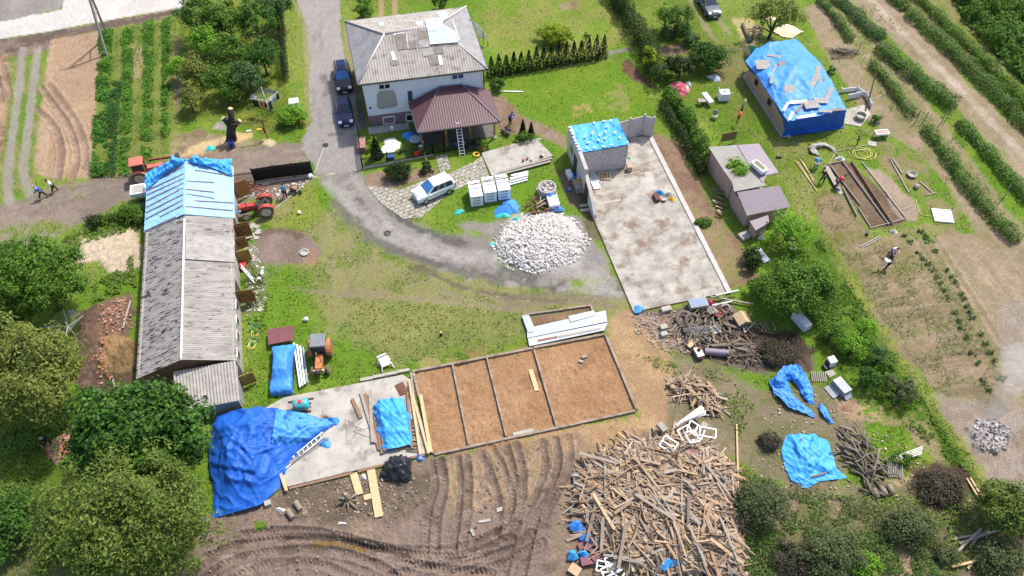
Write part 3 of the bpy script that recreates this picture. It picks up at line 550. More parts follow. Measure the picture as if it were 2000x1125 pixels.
# large trees on the left edge
tree(252, 1018, 5.0, (5.4, 4.7), "large olive-green tree filling the bottom left corner of the yard", "leaf_olive", 42000, .27, 190, 1.15, rz=4.6, low=-.2, asp=.42)
tree(265, 850, 4.4, (4.9, 3.6), "dense bright green leafy tree against the barn annex", "leaf_deep", 34000, .28, 150, 1.0, rz=4.0, low=-.2, asp=.75)
tree(62, 745, 4.6, (3.9, 4.0), "yellowish-green walnut tree at the left edge beside the rubbish strip", "leaf_walnut", 26000, .27, 130, 1.0, rz=4.2, low=-.2, asp=.42)
tree(72, 545, 4.2, (4.2, 3.6), "broad light green tree at the left edge north of the walnut tree", "leaf_mid", 26000, .26, 140, .95, rz=3.8, low=-.2, asp=.45)
tree(-25, 650, 3.6, 3.0, "green tree cut by the left frame edge behind the walnut tree", "leaf_olive", 7000, .33, 60, rz=3.2)
tree(25, 1022, 1.6, 2.3, "small dark round bush on the grass at the bottom left edge", "leaf_deep", 7000, .24, 60, .6, name="bush", cat="bush", rz=1.5)
tree(255, 418, .7, (1.5, 1.1), "wild green bush at the barn's rear corner below the red tractor", "leaf_mid", 3500, .2, 40, .5, name="bush", cat="bush", rz=.8)
tree(182, 432, .5, (.9, .6), "low dark weedy bush west of the barn near two poles", "leaf_hedge", 1200, .18, 18, .35, name="bush", cat="bush", rz=.5)
tree(215, 428, .4, (1.2, .5), "bright green weedy bush between the dark bush and the barn", "leaf_mid", 1200, .18, 18, .35, name="bush", cat="bush", rz=.4)
# orchard, top left
oc = "orchard trees beside the driveway"
for a in ((385, 25, 3.2, 2.4, "leaf_deep", "dark leafy orchard tree at the very top beside the road"), (440, 35, 3.4, 2.6, "leaf_mid", "tall green orchard tree second from the road corner"), (500, 40, 3.2, 2.5, "leaf_deep", "dark orchard tree nearest the conifer hedge at the top"),
          (400, 85, 2.6, 1.9, "leaf_lime", "bright green orchard tree in the middle of the grove"), (450, 100, 2.6, 2.0, "leaf_mid", "rounded orchard tree in the centre of the grove"), (510, 105, 2.8, 2.0, "leaf_deep", "dark orchard tree just north of the laundry dryer"),
          (382, 135, 2.2, 1.6, "leaf_walnut", "yellowish orchard tree with a leaning bare trunk"), (430, 155, 2.2, 1.7, "leaf_mid", "light orchard tree south of the grove centre"), (482, 150, 2.4, 1.6, "leaf_blue", "grey-green orchard tree beside the laundry dryer"), (455, 175, 1.6, 1.2, "leaf_mid", "small orchard tree above the cut stump"),
          (370, 195, 1.6, 1.3, "leaf_walnut", "pale yellow-green young orchard tree beside the crop rows"), (345, 130, 1.8, 1.1, "leaf_lime", "thin lime green sapling at the field edge of the orchard"), (535, 8, 3.0, 2.2, "leaf_blue", "pale grey-green orchard tree at the top frame edge"), (418, 60, 3.0, 2.0, "leaf_hedge", "darkest orchard tree, deep inside the grove")):
    tree(a[0], a[1], a[2], a[3], a[5], a[4], int(1500 * a[3]), .24, int(22 * a[3]), .6, grp=oc, rz=a[3] * .9, name="orchard_tree")
def hedge(P, w, h, n, m, lab, name="hedge", cat="hedge", ls=.18, lump=.35, grp=None, stems=True, gap=0.):
    pts = [G(*p) for p in P]; t = thing(name, lab, cat, (pts[0].x, pts[0].y, 0), 0, grp)
    Wp = np.array([[p.x, p.y] for p in pts]); sl = np.linalg.norm(np.diff(Wp, axis=0), axis=1); cum = np.concatenate([[0], np.cumsum(sl)])
    s = RNG.random(n) * cum[-1]
    if gap: s = s[vnoise(s * 1.1 + 40, s * 0 + len(P), int(abs(P[0][0])), 2) > gap]; n = len(s)
    i = np.clip(np.searchsorted(cum, s) - 1, 0, len(sl) - 1); f = (s - cum[i]) / sl[i]
    B = Wp[i] + (Wp[i + 1] - Wp[i]) * f[:, None]; d = (Wp[i + 1] - Wp[i]) / sl[i][:, None]; nn = np.stack([-d[:, 1], d[:, 0]], 1)
    a = RNG.random(n) * pi; hh = h * (1 - lump + 2 * lump * vnoise(s * .9, s * 0 + 3, 5, 3)); ww = w * (1 - lump + 2 * lump * vnoise(s * .8, s * 0 + 9, 6, 3))
    rr = RNG.random(n) ** .35
    off = np.cos(a) * rr * ww * .5; z = np.sin(a) ** .7 * rr * hh
    P3 = np.concatenate([B + nn * off[:, None], np.maximum(z, .03)[:, None]], 1)
    Nn = np.concatenate([nn * np.cos(a)[:, None], np.sin(a)[:, None] + .3], 1) + RNG.normal(size=(n, 3)) * .5
    leaves("foliage", P3, Nn, ls, m, t)
    if stems:
        mb = MB()
        for q in np.arange(0, cum[-1], max(.8, cum[-1] / 24)):
            j = min(max(np.searchsorted(cum, q) - 1, 0), len(sl) - 1); bp_ = Wp[j] + (Wp[j + 1] - Wp[j]) * (q - cum[j]) / sl[j]
            mb.tube([(bp_[0], bp_[1], -.05), (bp_[0] + random.uniform(-.1, .1), bp_[1] + random.uniform(-.1, .1), h * .6)], [.04, .015], 5)
        mb.build("stem", "bark", t)
    return t
hedge([(549, -10), (551, 40), (555, 100), (561, 162)], .8, 2.2, 4500, "leaf_thuja", "narrow dark conifer hedge along the driveway verge", ls=.16, lump=.2)
hedge([(1188, -12), (1222, 35), (1250, 85), (1272, 130), (1290, 172)], 2.3, 2.6, 9000, "leaf_hedge", "tall dark overgrown boundary hedge east of the house garden", ls=.2, lump=.55)
hedge([(1198, 2), (1215, 22), (1222, 30)], 1.2, 2.9, 1600, "leaf_lime", "bright green shoots topping the boundary hedge at the frame top", ls=.2)
hedge([(1300, 190), (1330, 225), (1358, 275), (1378, 330)], 1.7, 2.1, 8000, "leaf_mid", "leafy green hedge between the concrete slab strip and the meadow", ls=.2, lump=.6)
hedge([(1290, 210), (1318, 250), (1350, 310), (1372, 345)], 1.2, 1.4, 3000, "leaf_hedge", "dark low hedge underneath the leafy green hedge by the slab", ls=.18)
tree(1330, 130, 1.4, (2.0, 1.3), "dark rounded shrub beside the striped awning cloth", "leaf_hedge", 4500, .2, 45, .5, name="shrub", cat="shrub", rz=1.4)
tree(1385, 112, 1.5, (2.2, 1.7), "large dark green laurel shrub by the meadow track", "leaf_deep", 6000, .22, 55, .6, name="shrub", cat="shrub", rz=1.5)
tree(1268, 108, 1.8, (.9, 1.2), "lime green shrub growing inside the dark boundary hedge", "leaf_yellow", 1600, .2, 20, .4, name="shrub", cat="shrub", rz=1.0)
tree(1325, 35, 2.6, 2.0, "sparse pale green tree beyond the boundary hedge", "leaf_vine", 2400, .22, 40, .5, rz=1.6)
tree(1300, 28, 2.2, 1.5, "thin fruit tree nearest the boundary hedge at the top", "leaf_lime", 1300, .2, 26, .4, rz=1.2)
for x, y in ((1310, 62), (1335, 52), (1350, 75), (1372, 92)): tree(x, y, .7, (1.1, .9), "grey-green bush in the row along the meadow track", "leaf_blue", 1300, .2, 20, .4, name="bush", cat="bush", grp="bushes along the meadow track", rz=.7)
tree(1515, 28, 3.2, (3.3, 2.2), "spreading tree with bare limbs above the tarp-covered house", "leaf_walnut", 4500, .22, 70, .6, rz=2.0, th=2.6)
tree(1082, 68, 1.0, (2.1, 1.4), "round yellow-green ornamental bush on the back lawn", "leaf_yellow", 6500, .2, 60, .5, name="bush", cat="bush", rz=1.1)
tree(1146, 70, .8, (.5, .5), "tiny sapling on the back lawn beside the yellow bush", "leaf_mid", 260, .16, 10, .25, name="sapling", cat="sapling", rz=.5)
tree(712, 22, .8, (1.0, .8), "clipped round bush beside the upper driveway", "leaf_mid", 2500, .15, 30, .3, name="bush", cat="bush", rz=.8)
tree(712, 2, .8, (1.1, .8), "light green bush at the top frame edge beside the driveway", "leaf_lime", 1800, .17, 30, .3, name="bush", cat="bush", rz=.8)
tree(858, 6, .9, (1.1, .7), "dark bush behind the house roof at the top", "leaf_deep", 1800, .17, 30, .3, name="bush", cat="bush", rz=.9)
tree(572, 226, .9, (1.5, 1.1), "bright green fruit bush by the driveway verge", "leaf_lime", 2600, .24, 36, .5, name="bush", cat="bush", rz=.9)
tree(970, 165, .8, (1.0, .9), "dark round shrub at the house's right corner", "leaf_deep", 2400, .15, 28, .3, name="shrub", cat="shrub", rz=.8)
tree(778, 335, .8, (1.25, 1.05), "rounded dark juniper bush by the garden fence", "leaf_hedge", 4000, .17, 40, .4, name="bush", cat="bush", rz=.9)
# clipped two-tier topiary
p = G(833, 335); t = thing("topiary", "small two-tier clipped box bush beside the white car", "topiary", p)
for nm, zc, r in (("lower_tier", .3, .72), ("upper_tier", .95, .42)):
    P, Nn = crownpts((p.x, p.y, zc), (r, r, r * .5), 30, 1500, .12, -.6, .9); leaves(nm, P, Nn, .11, "leaf_hedge", t)
MB().tube([(p.x, p.y, -.05), (p.x, p.y, .9)], .05).build("trunk", "bark", t)
def conifer(px, py, h, r, lab, n=900, grp=None, m="leaf_thuja"):
    p = G(px, py); t = thing("thuja", lab, "thuja", (p.x, p.y, 0), 0, grp)
    z = RNG.random(n) ** 1.3; a = RNG.random(n) * 2 * pi; rr = r * (1 - z) ** .75 * (.75 + .3 * RNG.random(n)) * (1 + .12 * np.sin(a * 5 + z * 9))
    P = np.stack([p.x + np.cos(a) * rr, p.y + np.sin(a) * rr, .05 + z * h], 1); Nn = np.stack([np.cos(a), np.sin(a), .5 + 0 * a], 1) + RNG.normal(size=(n, 3)) * .4
    leaves("foliage", P, Nn, .17, m, t); MB().tube([(p.x, p.y, -.05), (p.x, p.y, h * .85)], [.06, .02], 6).build("trunk", "bark", t)
    return t
for i in range(16):
    f = i / 15; conifer(960 + f * 217, 149 - f * 38, 2.5 + .5 * f + random.uniform(-.2, .25), .6, "slim dark thuja standing in the clipped row along the garden kerb", 700, "thujas in the row along the garden kerb")
conifer(737, 306, 2.6, .65, "tall dark thuja inside the black front fence", 1500)
conifer(1021, 262, 1.9, .4, "left one of two slim thujas beside the concrete pad"); conifer(1037, 266, 1.8, .38, "right one of two slim thujas beside the concrete pad, nearest the garage")
tree(1025, 268, .5, (1.1, .6), "low green bush around the feet of two slim thujas", "leaf_mid", 1300, .16, 20, .3, name="bush", cat="bush", rz=.5)
tree(727, 280, .8, (.4, .4), "yellow-green shrub behind the tall thuja in the front garden", "leaf_yellow", 500, .14, 12, .25, name="shrub", cat="shrub", rz=.7)
tree(786, 291, .4, (.45, .4), "young rose plant on the small front lawn", "leaf_mid", 160, .14, 8, .2, name="plant", cat="plant", rz=.4)
tree(1438, 336, 2.0, (1.2, 1.3), "bright green young tree rising through the shed's grey roof edge", "leaf_lime", 2200, .24, 32, .45, rz=1.2)
tree(1560, 566, 2.4, (3.2, 2.5), "large green fruit tree between the scrap corner and the garden path", "leaf_mid", 17000, .21, 110, .75, rz=2.1, low=-.2)
tree(1542, 452, 2.2, (2.5, 2.2), "airy lime green fruit tree beside the shed", "leaf_lime", 3400, .19, 60, .6, rz=1.3, inner=.2)
tree(1470, 505, .8, (1.0, 1.2), "dark shrub behind the shed beside the grey sheet", "leaf_hedge", 2200, .18, 26, .4, name="shrub", cat="shrub", rz=.9)
tree(1490, 560, .9, (1.3, .9), "low green bush at the end of the slab strip", "leaf_mid", 2200, .2, 26, .4, name="bush", cat="bush", rz=.8)
tree(1375, 433, .25, (1.0, .6), "patch of nettles on bare soil beside the slab", "leaf_mid", 900, .2, 20, .3, name="weed_clump", cat="weeds", rz=.25)
fs = "fruit saplings on the grassy slope"
for x, y, r, lab, m in ((1628, 648, 1.2, "leafy sapling on the slope nearest the white fridge", "leaf_mid"), (1665, 678, 1.3, "forked sapling on the slope with bare dark limbs", "leaf_lime"), (1718, 695, 1.1, "grey-leaved sapling nearest the ploughed edge of the slope", "leaf_blue"), (1700, 738, 1.2, "dark green sapling above the discarded grey freezer", "leaf_deep"), (1762, 752, 1.5, "thin twiggy sapling lowest on the slope", "leaf_scrub"), (1690, 640, .9, "small sapling on the slope at the garden path", "leaf_lime"), (1735, 715, .9, "small leafy sapling between two larger ones on the slope", "leaf_mid")):
    tree(x, y, 1.2, r, lab, m, int(1100 * r), .17, 26, .4, grp=fs, rz=r * .7, name="sapling", cat="sapling", trunk="bark_dark", inner=.15, nlimb=4, th=1.0)
# scrub, lower right
tree(1488, 985, 1.3, (2.1, 2.0), "dark thorny bush at the right edge of the plank heap", "leaf_scrub", 6500, .17, 90, .6, name="bush", cat="bush", rz=1.6)
tree(1625, 1085, .9, (2.6, 1.7), "large grey-green bramble bush at the bottom edge", "leaf_scrub", 8000, .17, 100, .6, name="bush", cat="bush", rz=1.2)
tree(1690, 1105, .9, (1.1, .9), "lime green bush at the bottom edge beside the brambles", "leaf_lime", 2200, .18, 26, .4, name="bush", cat="bush", rz=.8)
tree(1775, 1030, .9, (2.0, 1.3), "straggly grey-green bush below the log heap", "leaf_scrub", 4500, .18, 55, .6, name="bush", cat="bush", rz=.9)
tree(1540, 1085, .7, (1.5, 1.2), "dry brown twiggy bush at the bottom edge beside the plank heap", "leaf_dry", 2500, .16, 40, .5, name="bush", cat="bush", rz=.7)
tree(1975, 995, 2.2, (2.3, 2.2), "green tree cut by the lower right frame edge", "leaf_olive", 7000, .22, 70, .7, rz=1.8)
tree(1955, 1095, .7, (1.7, 1.2), "scrubby bush in the bottom right corner", "leaf_scrub", 5000, .18, 55, .6, name="bush", cat="bush", rz=1.0)
tree(1850, 1085, .5, (1.2, .8), "low weedy bush beside the crossed boards", "leaf_scrub", 1600, .16, 24, .4, name="bush", cat="bush", rz=.5)
tree(1835, 955, .35, (1.9, 1.5), "heap of dead brown brushwood in the lower right", "leaf_dry", 5000, .17, 70, .6, name="brush_heap", cat="brushwood", rz=.6)
tree(1520, 690, .35, (1.9, 1.4), "dark tangled brushwood heap behind the scrap", "leaf_dry", 4500, .15, 60, .6, name="brush_heap", cat="brushwood", rz=.6)
tree(1505, 860, .35, (1.0, .8), "small heap of dark twigs between the two plank heaps", "leaf_dry", 1600, .15, 30, .4, name="brush_heap", cat="brushwood", rz=.4)
tree(1758, 895, .45, (.9, .7), "mossy stump mound beside the log heap", "leaf_mid", 900, .16, 20, .3, name="mound", cat="mound", rz=.4)
# vine rows and soft fruit, upper right
vr = "trained vine rows on the right"; GP_ = .12
for P, w, h, lab, m, gp in (([(1598, 0), (1635, 45), (1662, 82)], .9, 1.1, "first short vine row nearest the tarp-covered house", "leaf_vine", 0), ([(1700, 128), (1735, 168), (1762, 205), (1782, 228)], 1.0, 1.1, "vine row above the stick heap, inner row of the pair", "leaf_vine", 0), ([(1805, 252), (1850, 312), (1900, 385), (1945, 438), (1985, 475)], 1.2, 1.1, "long vine row bordering the lower field edge", "leaf_vine", .2),
        ([(1622, -8), (1660, 22), (1690, 55), (1722, 80)], 1.6, 1.0, "upper stretch of the second vine row beside the dirt track", "leaf_blue", 0), ([(1715, 95), (1750, 125), (1790, 158), (1830, 190), (1862, 212)], 1.7, 1.4, "middle stretch of the second vine row ending at thick stems", "leaf_vine", .15), ([(1872, 242), (1912, 285), (1955, 335), (2010, 400)], 1.3, 1.0, "lower stretch of the second vine row beside the dirt track", "leaf_vine", .2),
        ([(1740, -8), (1785, 38), (1830, 78), (1880, 125), (1925, 168), (1965, 210), (2015, 262)], 1.6, 1.2, "bushy currant row just beyond the dirt track", "leaf_vine", .22), ([(1780, -10), (1820, 25), (1870, 75), (1915, 118), (1960, 165), (2010, 215)], 1.3, 1.0, "second bushy currant row beyond the dirt track", "leaf_mid", .22)):
    hedge(P, w * 1.35, h, int(2300 * w * math.dist(G(*P[0])[:2], G(*P[-1])[:2]) / 8), m, lab, "vine_row", "vine row", .19, .5, vr, True, gp)
def stuff_leaves(P, n, h, m, nm, lab, ls=.2, rows=None, clump=0.):
    """a leafy crop covering a polygon of ground"""
    Wp = np.array([list(G(*p)[:2]) for p in P]); lo, hi = Wp.min(0), Wp.max(0); X = RNG.uniform(lo[0], hi[0], n * 4); Y = RNG.uniform(lo[1], hi[1], n * 4)
    k = inpoly(X, Y, [tuple(q) for q in Wp]); X, Y = X[k][:n], Y[k][:n]
    nz_ = vnoise(X * .8 + 300, Y * .8 + 300, 21, 3)
    if clump: kk = nz_ > clump; X, Y, nz_ = X[kk], Y[kk], nz_[kk]
    z = h * RNG.random(len(X)) ** .6 * np.clip(3.2 * nz_ - .9, .12, 1.5)
    Nn = np.stack([RNG.normal(size=len(X)) * .6, RNG.normal(size=len(X)) * .6, np.ones(len(X))], 1)
    o = leaves(nm, np.stack([X, Y, z + .02], 1), Nn, ls, m); return tag(o, lab, None, None, "stuff")
stuff_leaves([(1845, -25), (1990, -25), (2060, 30), (2060, 200), (2000, 165), (1925, 90), (1885, 45)], 24000, 1.5, "leaf_mid", "crop", "dense leafy raspberry crop in the far right corner", .30)
stuff_leaves([(196, 62), (222, 58), (216, 160), (206, 345), (178, 348), (186, 200)], 9500, .5, "leaf_crop", "crop", "potato plants along the left field strip", .2, clump=.30)
stuff_leaves([(192, 165), (238, 160), (228, 345), (180, 347)], 6200, .4, "leaf_cropdark", "crop", "dark green clover strip", .18, clump=.42)
for P in ([(240, 60), (262, 56), (260, 200), (254, 345), (232, 345), (240, 200)], [(281, 45), (302, 42), (300, 200), (296, 335), (276, 335), (282, 200)], [(318, 36), (334, 34), (330, 180), (326, 270), (316, 260)]): stuff_leaves(P, 6500, .5, "leaf_crop", "crop", "row of potato plants in the vegetable strips", .2, clump=.33)
stuff_leaves([(196, 62), (345, 38), (336, 290), (178, 346)], 7000, .25, "leaf_crop", "weeds", "low green growth between the potato strips", .16, clump=.46)
stuff_leaves([(1640, 490), (1790, 470), (1860, 560), (1960, 740), (1830, 770), (1700, 590)], 5000, .14, "leaf_vine", "weeds", "low weeds over the vegetable garden soil", .13, clump=.5)
stuff_leaves([(1590, 400), (1650, 385), (1695, 470), (1640, 485)], 900, .14, "leaf_vine", "weeds", "low weeds between garden furrows", .13, clump=.5)
stuff_leaves([(1600, 0), (1720, -10), (1990, 440), (1960, 480), (1800, 300), (1680, 130)], 5000, .2, "leaf_vine", "weeds", "weeds between the vine rows", .16, clump=.52)
stuff_leaves([(1738, 455), (1795, 445), (1830, 475), (1760, 480)], 900, .15, "leaf_crop", "weeds", "weeds at the end of the raised beds", .14, clump=.5)
for l in ([(1770, 460), (1830, 540), (1880, 640), (1930, 760)], [(1800, 450), (1860, 540), (1900, 620), (1960, 740)]):
    for i, q in enumerate(spline(l, 7)):
        if random.random() < .75: tree(q[0], q[1], .15, (.35, .3), "small strawberry plant in the garden rows", "leaf_blue", 60, .16, 6, .15, name="garden_plant", cat="plant", grp="plants in the garden rows", rz=.15, nlimb=2)
stuff_leaves([(1450, 1000), (1560, 1035), (1700, 1045), (1820, 1010), (1830, 1140), (1450, 1140)], 6500, .6, "leaf_vine", "undergrowth", "ragged bramble undergrowth along the bottom right", .17, clump=.42)
stuff_leaves([(1445, 920), (1560, 950), (1760, 1000), (1830, 1000), (1840, 1130), (1450, 1130)], 6500, .6, "leaf_scrub", "undergrowth", "dry weeds mixed into the bramble undergrowth", .15, clump=.45)
# rough grass and weeds over the green ground
gi = np.where((GR.ravel() > .72) & (COLR[..., 1].ravel() > COLR[..., 0].ravel() * .95) & (n3.ravel() > .44) & (PX.ravel() > -40) & (PX.ravel() < 2040) & (PY.ravel() > -20) & (PY.ravel() < 1150))[0]
gi = RNG.choice(gi, min(len(gi), 70000), replace=False); P = VV[gi] + np.stack([RNG.normal(size=len(gi)) * .06, RNG.normal(size=len(gi)) * .06, RNG.uniform(.03, .12, len(gi))], 1)
o = leaves("grass", P, np.stack([RNG.normal(size=len(gi)), RNG.normal(size=len(gi)), np.full(len(gi), .9)], 1), RNG.uniform(.1, .24, len(gi)), "grass_blade", asp=.4); tag(o, "tufts of meadow grass", None, None, "stuff")
for P, n in (([(1505, 500), (1600, 470), (1700, 620), (1860, 870), (1900, 930), (1840, 890), (1640, 720)], 9000), ([(480, 500), (530, 560), (520, 640), (482, 760), (478, 620)], 1500), ([(120, 470), (190, 440), (270, 420), (270, 450), (160, 480), (130, 520)], 2500), ([(180, 560), (262, 500), (268, 560), (190, 590)], 2200), ([(0, 850), (130, 790), (160, 840), (110, 960), (0, 1040)], 6000), ([(1440, 970), (1560, 960), (2000, 980), (2000, 1125), (1450, 1125)], 6000), ([(1240, 690), (1420, 730), (1480, 800), (1440, 860), (1420, 800)], 900)):
    stuff_leaves(P, n, .3, "grass_blade" if n != 9000 else "leaf_mid", "weeds", "knee-high weeds and rough grass", .2, clump=.44)
# ---------------------------------------------------------------- building materials
mat("asbestos", (.27, .245, .225), .9, .35, 1.2, .004, stain=((.03, .027, .025), 2.6, .60), stretch=(.5, 2.3, 1))
mat("asbestos_worn", (.27, .25, .235), .9, .35, 1.5, .004, stain=((.016, .014, .014), 2.6, .53), stretch=(.55, 2.3, 1))
mat("asbestos_light", (.33, .305, .28), .9, .25, 1.5, .004, stain=((.14, .12, .11), 4., .62))
mat("asbestos_house", (.335, .302, .268), .9, .2, .9, .004, stain=((.2, .175, .155), 1.3, .56))
mat("asbestos_grey", (.26, .25, .25), .9, .2, .9, .004, stain=((.14, .12, .12), 2., .6))
mat("sheet_dark", (.225, .19, .165), .9, .3, 2); mat("sheet_pale", (.5, .45, .42), .9, .15, 2); mat("fresh_white", (.72, .70, .68), .7, .12, 2)
mat("ridge_white", (.66, .64, .64), .7, .2, 3, stain=((.3, .27, .25), 2.5, .6))
brickmat("brick_red", (.26, .11, .06), (.20, .09, .055), (.22, .17, .13), .26, .085, rot=(pi / 2, 0, 0))
mat("render_old", (.36, .32, .28), .95, .25, .8, .01, stain=((.17, .14, .12), .6, .58)); mat("render_grey", (.26, .25, .26), .95, .2, .8, .01)
mat("house_white", (.74, .75, .78), .9, .04, 2, .003); mat("plaster_grey", (.37, .34, .30), .95, .1, 2, .004)
brickmat("plinth_tile", (.19, .075, .085), (.12, .05, .06), (.42, .30, .35), .36, .2, rot=(pi / 2, 0, 0), ms=.03)
mat("frame_white", (.75, .75, .76), .5, .05); glassmat("pane_dark", (.02, .025, .03)); glassmat("pane_blue", (.05, .09, .17), .1); mat("pvc_white", (.8, .8, .8), .4, .05)
mat("metal_maroon", (.085, .034, .042), .5, .12, 1.5); mat("metal_dark", (.03, .028, .03), .5, .2, 2, metal=.4); mat("gutter", (.05, .045, .045), .5, .1)
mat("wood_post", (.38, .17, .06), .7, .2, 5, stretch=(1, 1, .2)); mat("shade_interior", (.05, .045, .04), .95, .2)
mat("door_brown", (.17, .075, .03), .75, .2, 3, stretch=(4, 4, .5)); mat("door_orange", (.33, .15, .035), .75, .18, 3, stretch=(4, 4, .5)); mat("door_ochre", (.27, .19, .05), .8, .2, 3)
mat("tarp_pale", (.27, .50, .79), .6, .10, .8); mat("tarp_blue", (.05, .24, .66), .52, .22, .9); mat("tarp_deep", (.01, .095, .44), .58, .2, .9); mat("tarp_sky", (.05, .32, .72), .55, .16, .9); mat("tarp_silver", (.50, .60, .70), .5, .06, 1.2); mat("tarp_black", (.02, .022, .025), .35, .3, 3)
mat("batten", (.25, .155, .14), .9, .25, 4); mat("block_wall", (.50, .47, .45), .95, .12, 1, .01, stain=((.3, .27, .25), 1.2, .6)); mat("coping", (.44, .40, .37), .9, .2, 1.5, .01, stain=((.27, .23, .2), .9, .58))
brickmat("blocks", (.50, .47, .45), (.42, .39, .38), (.36, .33, .31), .5, .25, rot=(pi / 2, 0, 0), ms=.018)
mat("concrete", (.325, .297, .256), .95, .38, .8, .006, stain=((.185, .13, .095), .55, .5)); mat("concrete_pale", (.37, .342, .30), .95, .24, .6, .006, stain=((.20, .165, .135), .7, .53)); mat("concrete_grey", (.36, .335, .31), .92, .15, 1, .006)
mat("roof_felt", (.28, .262, .235), .95, .14, 1.2, .005, stain=((.24, .215, .20), .9, .55)); mat("metal_purple", (.20, .155, .195), .5, .08, 1.2, stain=((.33, .27, .33), .5, .6)); mat("metal_plum", (.15, .115, .14), .5, .12, 1.2)
mat("wall_pink", (.40, .28, .23), .95, .14, 1, .006); mat("wall_tan", (.43, .29, .20), .9, .1, 1.2)
def corr(A, B, tops, m, name, parent, off=0., amp=.025, per=.2, thick=False):
    """corrugated roof face: eave A->B, upper outline tops (from A to B), waves run up the slope"""
    A, B = Vector(A), Vector(B); tops = [Vector(q) for q in tops]; e = (B - A); L = e.length; e /= L
    nrm = e.cross(tops[0] - A if (tops[0] - A).length > .1 and abs((tops[0] - A).normalized().dot(e)) < .98 else tops[-1] - B).normalized()
    if nrm.z < 0: nrm = -nrm
    up = nrm.cross(e); up = up if up.z > 0 else -up
    S_ = [(0, 0)] + [((q - A).dot(e), (q - A).dot(up)) for q in tops] + [(L, 0)]; xs = [s for s, _ in S_]; ys = [y for _, y in S_]
    for i in range(1, len(xs)):
        if xs[i] <= xs[i - 1]: xs[i] = xs[i - 1] + 1e-4
    n = int(L / per * 5); s = np.linspace(0, L, n); h = np.interp(s, xs, ys); mrows = 6
    w = amp * np.sin(s / per * 2 * pi)
    A_, e_, u_, n_ = (np.array(x) for x in (A, e, up, nrm))
    tt_ = np.linspace(0, 1, mrows)
    P = A_ + e_ * s[:, None, None] + u_ * (h[:, None, None] * tt_[None, :, None]) + n_ * (w[:, None, None] + off)
    idx = np.arange(n * mrows).reshape(n, mrows); q = np.stack([idx[:-1, :-1], idx[1:, :-1], idx[1:, 1:], idx[:-1, 1:]], -1).reshape(-1, 4)
    mb = MB(); mb.v = [tuple(p) for p in P.reshape(-1, 3)]; mb.f = [tuple(int(a) for a in f) for f in q]
    return mb.build(name, m, parent, smooth=True)
class Plane:
    def __init__(s, a, b, c):
        s.a = Vector(a); s.n = (Vector(b) - s.a).cross(Vector(c) - s.a).normalized()
        if s.n.dot(Vector((0, 0, CH)) - s.a) < 0: s.n = -s.n
    def at(s, px, py, off=0.):
        o = Vector((0, 0, CH)); d = G(px, py, 0) - o; t = (s.a - o).dot(s.n) / d.dot(s.n); return o + d * t + s.n * off
    def plate(s, P, mb, off=.03, th=.03): return mb.slab([s.at(x, y, off) for x, y in P], th)
def wrinkled(net, m, name, parent=None, sub=9, wr=.05, wsc=1.6, seed=3, aniso=(1, 1), lin=0, folds=0, fw=.11):
    """cloth sheet through a net of points, with creases"""
    R = [[Vector(q) if len(q) == 3 and isinstance(q, Vector) else G(*q) for q in row] for row in net]
    if lin:
        spl = lambda P_, k_: [np.array(P_[i]) * (1 - j / k_) + np.array(P_[i + 1]) * (j / k_) for i in range(len(P_) - 1) for j in range(k_)] + [np.array(P_[-1])]
    else: spl = spline
    R = [spl(r, sub) for r in R]; C_ = [spl([R[i][j] for i in range(len(R))], sub) for j in range(len(R[0]))]
    A = np.array(C_); nu, nv = A.shape[:2]
    for _ in range(lin): A[1:-1, 1:-1] = (A[1:-1, 1:-1] * 2 + A[:-2, 1:-1] + A[2:, 1:-1] + A[1:-1, :-2] + A[1:-1, 2:]) / 6
    du = np.gradient(A, axis=0); dv = np.gradient(A, axis=1); N = np.cross(du, dv); N /= np.linalg.norm(N, axis=2, keepdims=True) + 1e-9; N[N[..., 2] < 0] *= -1
    x, y = A[..., 0], A[..., 1]
    r1 = 1 - np.abs(2 * vnoise(x * wsc * aniso[0] + 200, y * wsc * aniso[1] + 200, seed, 3) - 1); r2 = 1 - np.abs(2 * vnoise((x + y) * wsc * 1.7 + 90, (y - x) * wsc * .6 + 300, seed + 1, 2) - 1)
    d = (.9 * r1 ** 7 + .8 * r2 ** 8 + .35 * (vnoise(x * .5 + 50, y * .5 + 50, seed + 2, 2) - .5) - .25) * wr + (vnoise(x * 6 + 200, y * 6 + 100, seed + 5, 2) - .5) * wr * .22
    rf = np.random.default_rng(seed + 77); pk = [(i, j) for i in range(0, nu, sub) for j in range(0, nv, sub)]; pk.sort(key=lambda q: -A[q][2]); hi_ = pk[:max(2, len(pk) // 3)]
    for q in range(folds):
        a_ = A[hi_[rf.integers(len(hi_))]]; b_ = A[pk[rf.integers(len(pk))]]; a_, b_ = a_ + rf.normal(size=3) * .2, b_ + rf.normal(size=3) * .4
        dd_, al_, _ = segdist(x, y, [tuple(a_[:2]), tuple(b_[:2])]); L_ = math.dist(a_[:2], b_[:2]) + .01; d = d + rf.uniform(-.7, 1.) * wr * np.exp(-(dd_ / (fw * rf.uniform(.6, 1.5))) ** 2) * np.clip(1.15 - al_ / L_, 0, 1)
    A = A + N * d[..., None]; A[..., 2] = np.maximum(A[..., 2], .012 + .01 * r1)
    idx = np.arange(nu * nv).reshape(nu, nv); q = np.stack([idx[:-1, :-1], idx[1:, :-1], idx[1:, 1:], idx[:-1, 1:]], -1).reshape(-1, 4)
    if isinstance(parent, str): parent = None
    return npmesh(name, A.reshape(-1, 3), q, m, parent, True)
